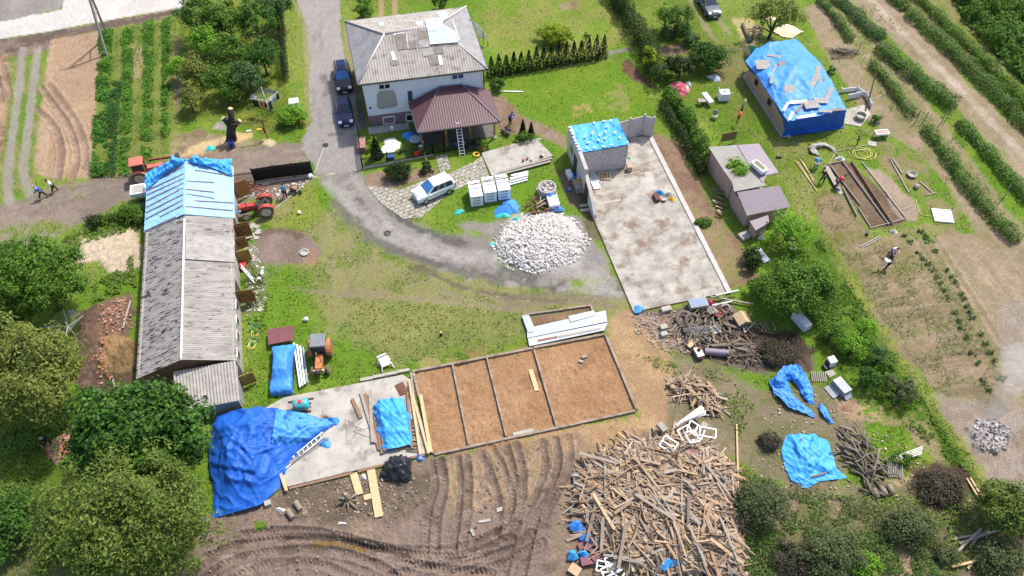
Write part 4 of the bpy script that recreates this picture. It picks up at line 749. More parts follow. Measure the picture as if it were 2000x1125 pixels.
def win(pl, P, parent, pane="pane_dark", fr="frame_white", w=.09, mull=1, name="window", sill=True):
    """window on a wall plane, P = four picture corners (top-left, top-right, bottom-right, bottom-left)"""
    c = [pl.at(x, y, .0) for x, y in P]; mb = MB(); n = pl.n
    for i in range(4): mb.beam(c[i] + n * .03, c[(i + 1) % 4] + n * .03, w, .1, 0)
    for i in range(mull):
        f = (i + 1) / (mull + 1); mb.beam(c[0].lerp(c[1], f) + n * .03, c[3].lerp(c[2], f) + n * .03, w * .7, .08)
    o = mb.build(name, fr, parent)
    MB().slab([q + n * .02 for q in c], .015).build("pane", pane, o)
    if sill: MB().beam(c[3] + n * .08 - UP * .07 - (c[2] - c[3]).normalized() * .08, c[2] + n * .08 - UP * .07 + (c[2] - c[3]).normalized() * .08, .18, .05).build("sill", "fresh_white", o)
    return o
# ---------------------------------------------------------------- the long barn
BL, BR = Vector((-29.2, 31.84, 2.5)), Vector((-21.72, 33.57, 2.5)); BW = (BR - BL).length; BLEN = 22.3
ba = thing("barn", "long old corrugated-roof barn with open wooden doors along its yard side", "barn", (BL.x, BL.y, 0), A13)
def BP(u, v, z): return Vector((BL.x, BL.y, 0)) + U * u + V * v + UP * z
RZ = 3.9; SPL = 15.0
w = MB(); i_ = .35
for a, b in ((BP(i_, .3, 0), BP(i_, BLEN - .2, 0)), (BP(BW - i_, .3, 0), BP(BW - i_, BLEN - .2, 0))): w.beam(a + UP * 1.3, b + UP * 1.3, .35, 2.6)
w.build("wall", "render_old", ba)
def gable(v, m, nm):
    c = [BP(i_ + .1, v, 0), BP(BW - i_ - .1, v, 0), BP(BW - i_ - .1, v, 2.55), BP(BW / 2, v, RZ - .12), BP(i_ + .1, v, 2.55)]; k = [q + V * .3 for q in c]
    MB().add(c + k, [(0, 1, 2, 3, 4), (9, 8, 7, 6, 5)] + [(i, i + 5, (i + 1) % 5 + 5, (i + 1) % 5) for i in range(5)]).build(nm, m, ba)
gable(.25, "brick_red", "gable"); gable(BLEN - .5, "render_old", "gable")
corr(BP(0, 0, 2.5), BP(0, BLEN, 2.5), [BP(BW / 2, 0, RZ), BP(BW / 2, BLEN, RZ)], "asbestos_worn", "roof", ba)
ro = corr(BP(BW, 0, 2.5), BP(BW, SPL + .6, 2.5), [BP(BW / 2, 0, RZ), BP(BW / 2, SPL + .6, RZ)], "asbestos", "roof", ba)
corr(BP(BW, SPL + .6, 2.49), BP(BW, BLEN, 2.49), [BP(BW / 2, SPL + .6, RZ - .01), BP(BW / 2, BLEN, RZ - .01)], "asbestos_worn", "roof", ba)
corr(BP(BW + .05, 10.2, 2.53), BP(BW + .05, 13.1, 2.53), [BP(BW / 2 + .15, 10.2, RZ + .02), BP(BW / 2 + .15, 13.1, RZ + .02)], "asbestos_light", "roof_patch", ba, .04)
MB().tube([BP(BW / 2, v, RZ + .02 + .02 * sin(v * 3)) for v in np.arange(0, SPL + .1, .5)], .09, 8).build("ridge_cap", "ridge_white", ba, True)
pl = Plane(BP(0, 0, 2.5), BP(0, 10, 2.5), BP(BW / 2, 0, RZ))
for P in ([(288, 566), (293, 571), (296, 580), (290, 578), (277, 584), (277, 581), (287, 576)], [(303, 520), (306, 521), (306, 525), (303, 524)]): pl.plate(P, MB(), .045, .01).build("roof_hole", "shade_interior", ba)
# annex on the gable
at_, ab = BP(2.85, -.1, 2.72), BP(BW - .05, -.1, 2.62)
corr(BP(2.85, -3.2, 1.72), BP(BW - .05, -3.2, 1.72), [at_, ab], "asbestos_light", "annex_roof", ba, amp=.04, per=.24)
w = MB()
for a, b in ((BP(3.05, -2.95, .8), BP(BW - .2, -2.95, .8)), (BP(BW - .32, -2.78, .8), BP(BW - .32, .1, .8)), (BP(3.2, -2.78, .8), BP(3.2, .1, .8))): w.beam(a, b, .3, 1.7)
w.add([BP(BW - .2, -2.8, 1.6), BP(BW - .2, .05, 1.6), BP(BW - .2, .05, 2.5)], [(0, 1, 2)])
w.build("annex_wall", "render_grey", ba)
for py, wd, h, m, tilt in ((392, 1.35, 2.0, "door_orange", .35), (470, 1.3, 1.9, "door_brown", .1), (490, .9, 1.4, "door_brown", .15), (517, 1.15, 1.5, "door_ochre", .1), (596, 1.35, 1.7, "door_brown", -.05), (757, 1.1, 1.45, "door_ochre", .2)):
    q = None
    for v in np.arange(-3, BLEN, .05):
        if PJ(BP(BW - .1, v, 0))[1] < py: q = BP(BW - .1, v, 0); break
    d = U * cos(tilt) + V * sin(tilt); c = q + d * wd / 2 + UP * (h / 2 + .25)
    mb = MB().beam(q + UP * (h / 2 + .25), q + d * wd + UP * (h / 2 + .25), .06, h); o = mb.build("door", m, ba)
    n = Vector((d.y, -d.x, 0)); mb = MB()
    for z in (.45, h + .02): mb.beam(q + n * .045 + UP * z, q + d * wd + n * .045 + UP * z, .03, .14)
    mb.beam(q + n * .045 + UP * .55, q + d * wd + n * .045 + UP * (h - .1), .03, .1); mb.build("door_brace", "door_orange" if m != "door_orange" else "wood_post", o)
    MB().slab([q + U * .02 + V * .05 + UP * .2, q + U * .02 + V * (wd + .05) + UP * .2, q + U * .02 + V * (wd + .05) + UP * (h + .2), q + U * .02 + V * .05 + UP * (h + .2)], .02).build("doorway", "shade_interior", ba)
for v in (1.2, 3.0, 4.6, 6.2):
    q = BP(BW - .15, v, 1.5); o = MB().beam(q - V * .45, q + V * .45, .1, .8).build("window", "frame_white", ba); MB().beam(q - V * .36 + U * .06, q + V * .36 + U * .06, .02, .6).build("pane", "pane_dark", o)
# tarpaulin with battens over the rear of the roof
tp = thing("tarpaulin", "pale blue tarp stretched over the rear half of the barn roof under nailed battens", "tarp", (BL.x, BL.y, 2.5), A13)
def tnet(side):
    rows = []
    for v in np.linspace(SPL + .45, BLEN + .1, 8):
        rows.append([Vector(BP(BW / 2 + side * (BW / 2 + .12) * f, v + (.06 * sin(v * 5) if f else 0), 2.46 + (RZ + .1 - 2.46) * (1 - f) + .03)) for f in np.linspace(0, 1, 6)])
    return rows
for sd in (-1, 1): wrinkled(tnet(sd), "tarp_pale", "sheet", tp, 9, .04, 1.1, 11 + sd, (.5, 1.6), 2, 10, .12)
for sd, vs in ((-1, (15.6, 16.5, 17.2, 17.9, 18.7, 19.4, 20.1, 20.8, 21.5)), (1, (16.3, 17.3, 17.9, 18.5, 19.8, 21.1, 22.0))):
    for k, v in enumerate(vs):
        f0, f1 = random.choice([(.03, .98), (.03, .98), (.2, 1.0), (.03, .6)]); a, b = [BP(BW / 2 + sd * (BW / 2 + .1) * f, v + random.uniform(-.15, .15), 2.55 + (RZ + .12 - 2.55) * (1 - f) + .05) for f in (f0, f1)]
        MB().beam(a, b, .09, .045).build("batten", "batten", tp)
cr = thing("tarpaulin", "bright blue crumpled tarp bunched along the barn's back eave", "tarp", BP(BW / 2, BLEN, RZ))
for sd in (-1, 1):
    n_ = []
    for j, o_ in enumerate((-.25, .15, .55, .9)):
        n_.append([Vector(BP(BW / 2 + sd * (BW / 2 + .1) * f, BLEN + .15 - o_ * (.4 + 1.5 * f * f), 2.5 + (RZ + .12 - 2.5) * (1 - f) + (.2, .42, .34, .14)[j] * (.5 + f))) for f in (0, .2, .4, .6, .8, 1.0)])
    wrinkled(n_, "tarp_sky", "sheet", cr, 9, .2, 1.4, 31 + sd, (1, 1), 1, 50, .12)
for k, f in enumerate((.42, .56, .68)): MB().beam(BP(BW / 2 + BW / 2 * f, BLEN - .3, RZ - (RZ - 2.5) * f + .2), BP(BW / 2 + BW / 2 * f, BLEN + .5, RZ - (RZ - 2.5) * f + .2), .06, .05).build("batten", "pvc_white", cr)
# ---------------------------------------------------------------- the house
HZ = 5.75
HB = [G(x, y, HZ) for x, y in ((673.9, 41.3), (910.7, 12.8), (952, 134.7), (698.7, 165.3))]; RL, RR = G(750.7, 66.7, 7.85), G(853, 49.7, 7.85)
hc = (HB[0] + HB[2]) / 2; hu = (HB[2] - HB[3]).normalized(); hv = Vector((-hu.y, hu.x, 0))
ho = thing("house", "white two-storey house with a patched corrugated hip roof", "house", (HB[3].x, HB[3].y, 0), atan2(hu.y, hu.x))
corr(HB[3], HB[2], [RL, RR], "asbestos_house", "roof", ho, amp=.03, per=.27); corr(HB[1], HB[0], [RR, RL], "asbestos_house", "roof", ho, amp=.03, per=.27)
corr(HB[0], HB[3], [RL], "asbestos_grey", "roof", ho, amp=.012, per=.27); corr(HB[2], HB[1], [RR], "asbestos_grey", "roof", ho, amp=.012, per=.27)
for a, b in ((HB[3], RL), (HB[0], RL), (HB[1], RR), (HB[2], RR), (RL, RR)): MB().tube([a + UP * .04, b + UP * .05], .1, 7).build("hip_cap", "sheet_pale", ho, True)
for i in range(4): MB().beam(HB[i] - UP * .1, HB[(i + 1) % 4] - UP * .1, .14, .12).build("gutter", "gutter", ho)
pf, pb = Plane(HB[3], HB[2], RL), Plane(HB[0], HB[1], RR)
zz = lambda *q: [(500 + x / 3.75, y / 3.75) for x, y in q]
for q, m, p_ in (([(1022, 250), (1090, 245), (1112, 358), (1035, 368)], "sheet_dark", pf), ([(1112, 300), (1170, 296), (1180, 355), (1118, 362)], "sheet_dark", pf), ([(1185, 228), (1250, 222), (1262, 290), (1195, 298)], "sheet_dark", pf), ([(1262, 418), (1330, 410), (1345, 470), (1280, 484)], "sheet_dark", pf), ([(1300, 345), (1365, 336), (1375, 390), (1310, 398)], "sheet_dark", pf), ([(985, 455), (1040, 448), (1045, 474), (992, 482)], "sheet_dark", pf), ([(1185, 300), (1262, 290), (1270, 345), (1195, 352)], "asbestos_light", pf), ([(1215, 365), (1290, 355), (1298, 405), (1225, 415)], "asbestos_light", pf),
                  ([(985, 380), (1010, 376), (1026, 440), (1002, 444)], "fresh_white", pf), ([(1332, 410), (1356, 407), (1370, 474), (1345, 478)], "fresh_white", pf), ([(1010, 248), (1085, 240), (1085, 250), (1012, 262)], "fresh_white", pf), ([(1095, 240), (1108, 240), (1118, 360), (1106, 360)], "sheet_pale", pf), ([(902, 172), (930, 168), (936, 188), (908, 192)], "fresh_white", pb), ([(1170, 165), (1215, 158), (1222, 190), (1185, 196)], "fresh_white", pb), ([(1320, 92), (1395, 84), (1408, 122), (1350, 128)], "fresh_white", pb)):
    p_.plate(zz(*q), MB(), .055, .03).build("roof_patch", m, ho)
IN = .45
hw = [HB[3] + hu * IN + hv * IN, HB[2] - hu * IN + hv * IN, HB[1] - hu * IN - hv * IN, HB[0] + hu * IN - hv * IN]; hw = [Vector((q.x, q.y, 0)) for q in hw]
MB().prism(hw, 0, HZ - .02).build("wall", "house_white", ho)
cx = sum((q for q in hw), Vector()) / 4
MB().prism([q + (q - cx).normalized() * .05 for q in hw], 0, 1.3).build("plinth", "plinth_tile", ho)
pw = Plane(hw[0], hw[1], hw[0] + UP)
win(pw, zz((898, 618), (980, 608), (984, 645), (900, 655)), ho); win(pw, zz((1432, 545), (1520, 535), (1522, 572), (1436, 583)), ho, "pane_blue")
win(pw, zz((1104, 662), (1148, 657), (1152, 740), (1112, 748)), ho, "pane_blue", mull=0); win(pw, zz((930, 858), (1012, 848), (1018, 898), (936, 908)), ho, mull=0, w=.14); win(pw, zz((1098, 838), (1150, 832), (1150, 880), (1102, 885)), ho, mull=0, w=.14)
a = [pw.at(*q, .0) for q in zz((886, 690), (905, 668), (1008, 660), (1025, 690), (1040, 772), (1010, 786), (905, 802), (884, 780))]; MB().slab([q + pw.n * .006 for q in a], .003).build("plaster_patch", "plaster_grey", ho)
MB().slab([pw.at(*q) + pw.n * .03 for q in zz((828, 784), (845, 782), (846, 796), (830, 798))], .03).build("vent", "metal_dark", ho)
MB().tube([HB[2] + hv * .3 - hu * .35 - UP * .2, Vector((HB[2].x, HB[2].y, 0)) + hv * .35 - hu * .38], .06, 8).build("downpipe", "gutter", ho)
# silver sheet across the ridge
ts = thing("tarpaulin", "silvery white sheet draped over the house ridge as a roof repair", "tarp", RR)
g = lambda p_, x, y: p_.at(500 + x / 3.75, y / 3.75, .1)
rdg = lambda f: RL.lerp(RR, f) + UP * .13
wrinkled([[g(pb, 1240, 150), g(pb, 1300, 143), g(pb, 1415, 128)], [rdg(.80), rdg(.92), rdg(1.12)], [g(pf, 1262, 258), g(pf, 1350, 250), g(pf, 1462, 238)], [g(pf, 1275, 328), g(pf, 1380, 316), g(pf, 1488, 304)]], "tarp_silver", "sheet", ts, 8, .06, 1.2, 41)
for a, b in ((g(pf, 1440, 150), g(pf, 1490, 300)), (g(pf, 1275, 330), g(pf, 1480, 312))): MB().beam(a + UP * .05, b + UP * .05, .1, .05).build("batten", "fresh_white", ts)
# porch
pz, pr = 2.8, 4.1
PF = [G(x, y, pz) for x, y in ((816, 258.7), (976, 237), (956, 176), (798.5, 200))]; QL, QR = G(858.7, 169.3, pr), G(901.3, 164.8, pr)
po = thing("porch", "open porch with a maroon metal hip roof on wooden posts in front of the house", "porch", (PF[0].x, PF[0].y, 0), A13)
corr(PF[0], PF[1], [QL, QR], "metal_maroon", "roof", po, amp=.007, per=.25); corr(PF[3], PF[0], [QL], "metal_maroon", "roof", po, amp=.007, per=.25); corr(PF[1], PF[2], [QR], "metal_maroon", "roof", po, amp=.007, per=.25)
MB().slab([QL - UP * .02, QR - UP * .02, PF[2], PF[3]], .04).build("roof_underside", "shade_interior", po)
for a, b in ((PF[0], QL), (PF[1], QR)): MB().tube([a + UP * .04, b + UP * .04], .06, 6).build("hip_cap", "metal_plum", po)
for a, b in ((PF[0], PF[1]), (PF[3], PF[0]), (PF[1], PF[2])): MB().beam(a - UP * .09, b - UP * .09, .14, .16).build("fascia", "gutter", po)
for x, y in ((825, 279), (873, 283), (919, 275), (966, 270)):
    q = G(x, y); MB().box(q + UP * 1.38, (.17, .17, 2.76), A13).build("post", "wood_post", po); MB().box(q + UP * .12, (.3, .3, .24), A13).build("post_base", "fresh_white", po)
MB().prism([G(x, y) for x, y in ((818, 285), (968, 268), (955, 222), (806, 246))], .004, .08).build("floor", mat("porch_tile", (.10, .088, .08), .7, .2, 2), po)  # floor colour darkened to hold the shade under the porch roof
# solar panels by the gable
sp = thing("solar_panel", "tilted pair of solar panels behind the house's right gable", "solar panel", G(945, 72))
zq = zz((1588, 152), (1662, 212), (1695, 300), (1632, 262)); q4 = [G(zq[0][0], zq[0][1], 2.2), G(zq[1][0], zq[1][1], 2.2), G(zq[2][0], zq[2][1], .7), G(zq[3][0], zq[3][1], .7)]
MB().slab(q4, .05).build("frame", "frame_white", sp)
for f0, f1 in ((.04, .48), (.52, .96)): MB().slab([q4[0].lerp(q4[1], f0) + UP * .03, q4[0].lerp(q4[1], f1) + UP * .03, q4[3].lerp(q4[2], f1) + UP * .03, q4[3].lerp(q4[2], f0) + UP * .03], .02).build("cell_panel", "solar_cell" if "solar_cell" in MATS else mat("solar_cell", (.16, .19, .25), .2, .1), sp)
for q in q4: MB().tube([q, (q.x, q.y, 0)], .03, 5).build("leg", "metal_dark", sp)
# ---------------------------------------------------------------- roofless garage, slab, concrete fence
ga = thing("garage", "roofless block-walled garage with a ramped side wall and dark doors", "garage", G(1106.7, 296), A13)
g0 = G(1106.7, 296); gd = -V
def wall_profile(o, d, prof, th, m, nm, par):
    n = Vector((-d.y, d.x, 0)) * th; a = [o + d * s + UP * z for s, z in prof]; k = len(a); b = [q + n for q in a]
    return MB().add(a + b, [tuple(range(k)), tuple(range(k, 2 * k))[::-1]] + [(i, i + k, (i + 1) % k + k, (i + 1) % k) for i in range(k)]).build(nm, m, par)
wall_profile(g0, gd, [(0, 0), (9.6, 0), (9.5, .5), (8.6, 1.3), (6.0, 2.5), (5.9, 3.0), (3.9, 3.2), (0, 3.2)], .3, "block_wall", "wall", ga)
prev = None
for s, z in ((0, 3.2), (3.9, 3.2), (5.9, 3.02), (6.0, 2.5), (8.6, 1.3), (9.5, .5)):
    q = g0 + gd * s + UP * (z + .03) + U * .15
    if prev is not None: MB().beam(prev, q, .34, .06).build("coping", "coping", ga)
    prev = q
for s, h, wdt in ((3.0, 2.1, 1.0), (6.9, 1.9, 1.1)): MB().beam(g0 + gd * (s - wdt / 2) + UP * h / 2 - U * .02, g0 + gd * (s + wdt / 2) + UP * h / 2 - U * .02, .06, h).build("door", mat("door_dark", (.06, .035, .03), .7, .2), ga)
for s, in ((1.6,),): MB().beam(g0 + gd * (s - .4) + UP * 1.7 - U * .02, g0 + gd * (s + .4) + UP * 1.7 - U * .02, .06, .7).build("window", "pane_dark", ga)
rw = 5.0
MB().beam(g0 + gd * 3.6 + U * .3 + UP * 1.55, g0 + gd * 3.6 + U * rw + UP * 1.55, .28, 3.1).build("wall", "blocks", ga)
MB().beam(g0 + gd * .15 + U * .3 + UP * 1.55, g0 + gd * .15 + U * rw + UP * 1.55, .28, 3.1).build("wall", "block_wall", ga)
MB().beam(g0 + gd * .3 + U * (rw - .15) + UP * 1.55, g0 + gd * 3.46 + U * (rw - .15) + UP * 1.55, .28, 3.1).build("wall", "block_wall", ga)
tg = thing("tarpaulin", "sky blue tarp weighted with white blocks over the garage room", "tarp", g0 + UP * 3.2)
rows = [[Vector(g0 + gd * s + U * u + UP * (3.26 - .18 * sin(pi * u / 5) * sin(pi * max(s, 0) / 3.6))) for u in (-.05, 1.2, 2.5, 3.8, 5.05)] for s in (-.1, .9, 1.8, 2.8, 3.75)]
wrinkled(rows, "tarp_sky", "sheet", tg, 12, .1, .6, 51, (1.2, .5), 3, 16, .14)
wb = None
for u, s in [(.1, .2), (.1, .7), (.1, 1.2), (.1, 1.7), (.1, 2.2), (.1, 2.6), (.1, 3.0), (.15, 3.45), (2.6, .1), (3.6, .1), (4.3, .15), (3.7, .9), (2.6, 1.9), (3.3, 1.6), (1.2, 1.8), (2.0, 1.5), (4.2, 1.9), (1.2, 2.7), (2.3, 2.6), (3.0, 2.5), (4.4, 2.7), (.9, 3.4), (1.6, 3.5), (2.5, 3.55), (3.3, 3.5), (4.9, 3.55)]:
    q = g0 + gd * s + U * u + UP * 3.36
    if wb is None:
        wb = MB().box((0, 0, 0), (.26, .14, .1)).build("block", "fresh_white"); tag(wb, "white building block weighing down the garage tarp", "block", "blocks weighing down the garage tarp"); c = wb
    else: c = wb.copy(); COL.objects.link(c)
    c.location = q; c.rotation_euler = (0, 0, random.uniform(0, 3))
cf = thing("concrete_fence", "pale concrete panel fence behind the garage slab", "fence", G(1232, 275), A13)
fa = [G(1232, 277), G(1252, 274), G(1269, 271)]; fa = [g0 + U * 5.1 + V * .1, g0 + U * 6.6 + V * .35, g0 + U * 8.2 + V * .6, g0 + U * 9.0 + V * .0]
for a, b in zip(fa, fa[1:]):
    for j in range(4): MB().beam(a + UP * (.33 + j * .66), b + UP * (.33 + j * .66), .06, .64).build("panel", "block_wall", cf)
for q in fa: MB().box(q + UP * 1.42, (.18, .18, 2.84), A13).build("post", "coping", cf)
def sheet(P, z0, z1, m, nm): o = MB().prism([G(x, y) for x, y in P], z0, z1).build(nm, m); o["kind"] = "structure"; return o
sheet([(1122, 318), (1232, 270), (1271, 268), (1423, 572), (1237, 611), (1160, 431)], -.3, .16, "concrete", "concrete_slab")
for P in ([(1266, 272), (1274, 270), (1428, 573), (1419, 575)],): sheet(P, -.3, .26, "coping", "kerb")
for P in ([(1166, 399), (1212, 391), (1213, 394), (1167, 402)], [(1163, 380), (1270, 362), (1270, 364), (1164, 382)], [(1170, 352), (1250, 336), (1250, 338), (1170, 354)]): sheet(P, .16, .172, "concrete_pale", "floor")
sheet([(1244, 341), (1272, 336), (1284, 372), (1256, 378)], .16, .166, "concrete_pale", "floor")
sheet([(520, 798), (556, 778), (787, 734), (800, 742), (842, 885), (562, 952), (548, 925), (530, 820)], -.3, .17, "concrete_pale", "concrete_slab")
sheet([(940, 300), (1048, 273), (1080, 306), (960, 345)], -.2, .14, "concrete_pale", "concrete_pad")
brickmat("pavers", (.36, .32, .285), (.30, .265, .235), (.12, .12, .06), .62, .44, rot=-.5, ms=.035)
sheet([(716, 363), (778, 371), (830, 352), (880, 338), (922, 318), (942, 306), (955, 345), (930, 352), (880, 376), (823, 425), (788, 428), (742, 396)], -.2, .045, "pavers", "path")
sheet([(851, 306), (873, 302), (880, 330), (860, 338)], -.2, .05, "pavers", "path")
sheet([(940, 302), (985, 286), (1048, 270), (1062, 272), (958, 308)], -.2, .05, "pavers", "path")
sheet([(718, 250), (798, 240), (800, 252), (722, 263)], -.2, .06, "concrete_grey", "path")
sheet([(718, 282), (805, 265), (850, 290), (852, 296), (880, 290), (850, 240), (838, 242), (868, 288)], -.2, .03, "concrete_grey", "path") if 0 else None
# ---------------------------------------------------------------- shed on the right
sh = thing("shed", "low shed with grey felt, purple and plum roof sheets beside the meadow", "shed", G(1412, 330), 0)
def roofpoly(P, z, m, nm, th=.08): 
    MB().slab([G(x, y, z if not callable(z) else z(x, y)) for x, y in P], th).build(nm, m, sh)
roofpoly([(1384, 287), (1439, 283), (1463, 321), (1497, 362), (1434, 374), (1430, 356), (1412, 331)], 2.5, "roof_felt", "roof")
roofpoly([(1440, 283), (1482, 280), (1521, 337), (1497, 342), (1490, 357), (1463, 321)], 2.56, "metal_purple", "roof")
a, b_, c_, d_ = [G(x, y, z) for x, y, z in ((1459, 421, 1.9), (1544, 404, 1.9), (1523, 362, 2.4), (1437, 376, 2.4))]
corr(a, b_, [d_, c_], "metal_plum", "roof", sh, amp=.02, per=.22)
roofpoly([(1464, 432), (1500, 420), (1503, 434), (1476, 450)], 1.6, "metal_plum", "roof")
w = MB(); f = lambda x, y, z: (lambda q: (q.x, q.y))(G(x, y, z))
w.prism([f(1388, 290, 2.5), f(1437, 286, 2.5), f(1458, 321, 2.5), f(1432, 354, 2.5), f(1414, 328, 2.5)], 0, 2.42); w.build("wall", "wall_pink", sh)
MB().prism([f(1433, 355, 2.45), f(1460, 322, 2.45), f(1492, 358, 2.45), f(1520, 366, 2.2), f(1539, 402, 1.85), f(1462, 417, 1.85), f(1439, 376, 2.2)], 0, 1.82).build("wall", "wall_pink", sh)
MB().prism([f(1467, 433, 1.5), f(1497, 424, 1.5), f(1500, 434, 1.5), f(1478, 446, 1.5)], 0, 1.5).build("wall", "wall_pink", sh)
for x, y in ((1519, 356), (1508, 360)): MB().tube([G(x, y), G(x - 2, y - 22, 1.4)], .03, 5).build("post", "frame_white", sh)
# ---------------------------------------------------------------- tarp-covered house, upper right
th_ = thing("bungalow", "single-storey house under repair, its roof wrapped in blue tarp", "house", G(1505, 215), 0)
TE = 2.3
tc4 = [G(x, y, TE) for x, y in ((1461, 119), (1553, 78), (1651, 215), (1540, 236))]
cc = sum((q for q in tc4), Vector()) / 4; MB().prism([(q.x + (cc.x - q.x) * .06, q.y + (cc.y - q.y) * .06) for q in tc4], 0, TE - .05).build("wall", "wall_tan", th_)
wl = Plane(tc4[0] - Vector((.1, 0, 0)), tc4[3] - Vector((.1, 0, 0)), tc4[0] - Vector((.1, 0, 0)) + UP)
a, b_ = tc4[0].lerp(tc4[3], .12), tc4[0].lerp(tc4[3], .24); nv_ = Vector((-(tc4[3] - tc4[0]).y, (tc4[3] - tc4[0]).x, 0)).normalized()
for f0, f1 in ((.2, .26), (.55, .61)):
    a, b_ = tc4[0].lerp(tc4[3], f0), tc4[0].lerp(tc4[3], f1); a.z = b_.z = 1.2; o_ = (cc - a) * .055; MB().beam(a + o_, b_ + o_, .18, .6).build("window", "metal_dark", th_)
MB().prism([G(x, y) for x, y in ((1450, 150), (1462, 138), (1545, 270), (1525, 268))], 0, .12).build("plinth", "concrete_grey", th_)
tb = thing("tarpaulin", "large bright blue tarp covering the bungalow roof under scattered tiles and boards", "tarp", (tc4[3].x, tc4[3].y, TE), 0)
HN = [[(1476, 96, 2.2), (1500, 84, 2.6), (1528, 80, 2.5), (1554, 76, 2.2)], [(1456, 120, 2.1), (1496, 112, 2.7), (1540, 104, 2.75), (1580, 101, 2.3)], [(1480, 150, 2.2), (1500, 148, 2.75), (1558, 132, 3.1), (1603, 124, 2.4)], [(1500, 180, 2.2), (1520, 175, 2.7), (1580, 160, 3.05), (1622, 155, 2.4)], [(1517, 205, 2.3), (1540, 202, 2.6), (1590, 192, 2.8), (1638, 185, 2.5)], [(1538, 238, 2.35), (1570, 232, 2.45), (1612, 224, 2.5), (1653, 214, 2.4)]]
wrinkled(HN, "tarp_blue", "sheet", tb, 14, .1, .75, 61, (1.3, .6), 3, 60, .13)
wrinkled([[(1538, 238, 2.3), (1570, 232, 2.4), (1612, 224, 2.45), (1653, 214, 2.35)], [(1533, 252, 1.2), (1570, 246, 1.2), (1612, 238, 1.2), (1650, 231, 1.2)], [(1528, 266, .12), (1570, 258, .12), (1612, 252, .12), (1647, 246, .12)], [(1526, 270, .06), (1570, 262, .1), (1612, 256, .08), (1648, 250, .05)]], "tarp_deep", "front_drop", tb, 8, .1, .8, 62)  # front and side drops coloured darker blue to hold their shade
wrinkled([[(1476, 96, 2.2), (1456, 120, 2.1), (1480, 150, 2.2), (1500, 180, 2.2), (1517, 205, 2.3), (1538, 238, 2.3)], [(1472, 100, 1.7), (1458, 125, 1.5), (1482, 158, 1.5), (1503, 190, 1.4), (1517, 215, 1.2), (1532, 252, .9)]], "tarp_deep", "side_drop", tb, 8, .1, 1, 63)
hp = lambda x, y: None
tl = [((1490, 126), 26, 16, "tile"), ((1533, 127), 24, 12, "tile"), ((1596, 143), 10, 26, "tile"), ((1590, 158), 12, 30, "tile"), ((1605, 163), 5, 22, "board"), ((1543, 176), 20, 16, "tile"), ((1618, 185), 8, 28, "board"), ((1560, 199), 34, 5, "board"), ((1585, 204), 26, 12, "tile"), ((1604, 196), 26, 9, "tile"), ((1562, 211), 5, 18, "board"), ((1507, 155), 6, 14, "tile"), ((1512, 109), 26, 4, "board"), ((1535, 208), 5, 16, "board"), ((1612, 217), 24, 4, "board"), ((1575, 227), 34, 4, "board"), ((1635, 214), 22, 4, "board"), ((1545, 226), 5, 14, "board"), ((1513, 133), 5, 14, "board")]
hnv = [[G(*q) for q in r] for r in HN]
for k, ((x, y), sw, shh, nm) in enumerate(tl):
    best = min(((PJ(hnv[i][j])[0] - x) ** 2 + (PJ(hnv[i][j])[1] - y) ** 2, hnv[i][j].z) for i in range(6) for j in range(4)); z = best[1] + .12 if best[1] > 2.65 else best[1] + .25
    z = min(z, 3.15); q = G(x, y, z); px = 17.5
    o = MB().box((0, 0, 0), (sw / px, shh / px / .72, .05)).build(nm, "fresh_white" if nm == "board" and k % 2 else ("sheet_dark" if k % 3 == 1 else "asbestos_light"))
    o.location = q; o.rotation_euler = (.18, random.uniform(-.1, .1), random.uniform(-.3, .3) - (.45 if shh > sw else .0)); 
    tag(o, "loose %s holding down the bungalow's blue tarp" % ("fibre-cement roof sheet" if nm == "tile" else "narrow board"), "roof sheet" if nm == "tile" else "board", "weights lying on the bungalow tarp"); o.name = "roof_sheet" if nm == "tile" else "board"
# ---------------------------------------------------------------- cars
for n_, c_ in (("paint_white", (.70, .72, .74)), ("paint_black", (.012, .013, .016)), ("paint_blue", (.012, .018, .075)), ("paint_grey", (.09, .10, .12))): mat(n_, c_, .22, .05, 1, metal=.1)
glassmat("car_glass", (.03, .045, .06), .05); glassmat("car_glass_blue", (.05, .16, .38), .05); mat("tyre", (.022, .021, .020), .9, .3, 6); mat("rim", (.42, .42, .42), .4, .1, 3, metal=.5); mat("lamp_clear", (.75, .77, .8), .1, .05); mat("lamp_red", (.35, .02, .02), .2, .1); mat("plastic_black", (.03, .03, .032), .6, .15); mat("plate", (.75, .75, .72), .5, .03)  # blue glass colour carries the sky reflected in two windscreens
def wheel(par, x, y, r, w, tm="tyre", rm="rim", world=False):
    R = Matrix.Rotation(pi / 2, 3, 'X'); c = (x, y, r)
    o = MB().lathe(c, [(r * .62, -w / 2), (r * .93, -w / 2), (r, -w * .3), (r, w * .3), (r * .93, w / 2), (r * .62, w / 2)], 22, R).build("wheel", tm, par, False, world)
    MB().lathe(c, [(r * .12, -w * .5), (r * .58, -w * .53), (r * .64, -w * .56), (r * .64, w * .56), (r * .58, w * .53), (r * .12, w * .5)], 18, R).build("rim", rm, o, False, world)
    return o
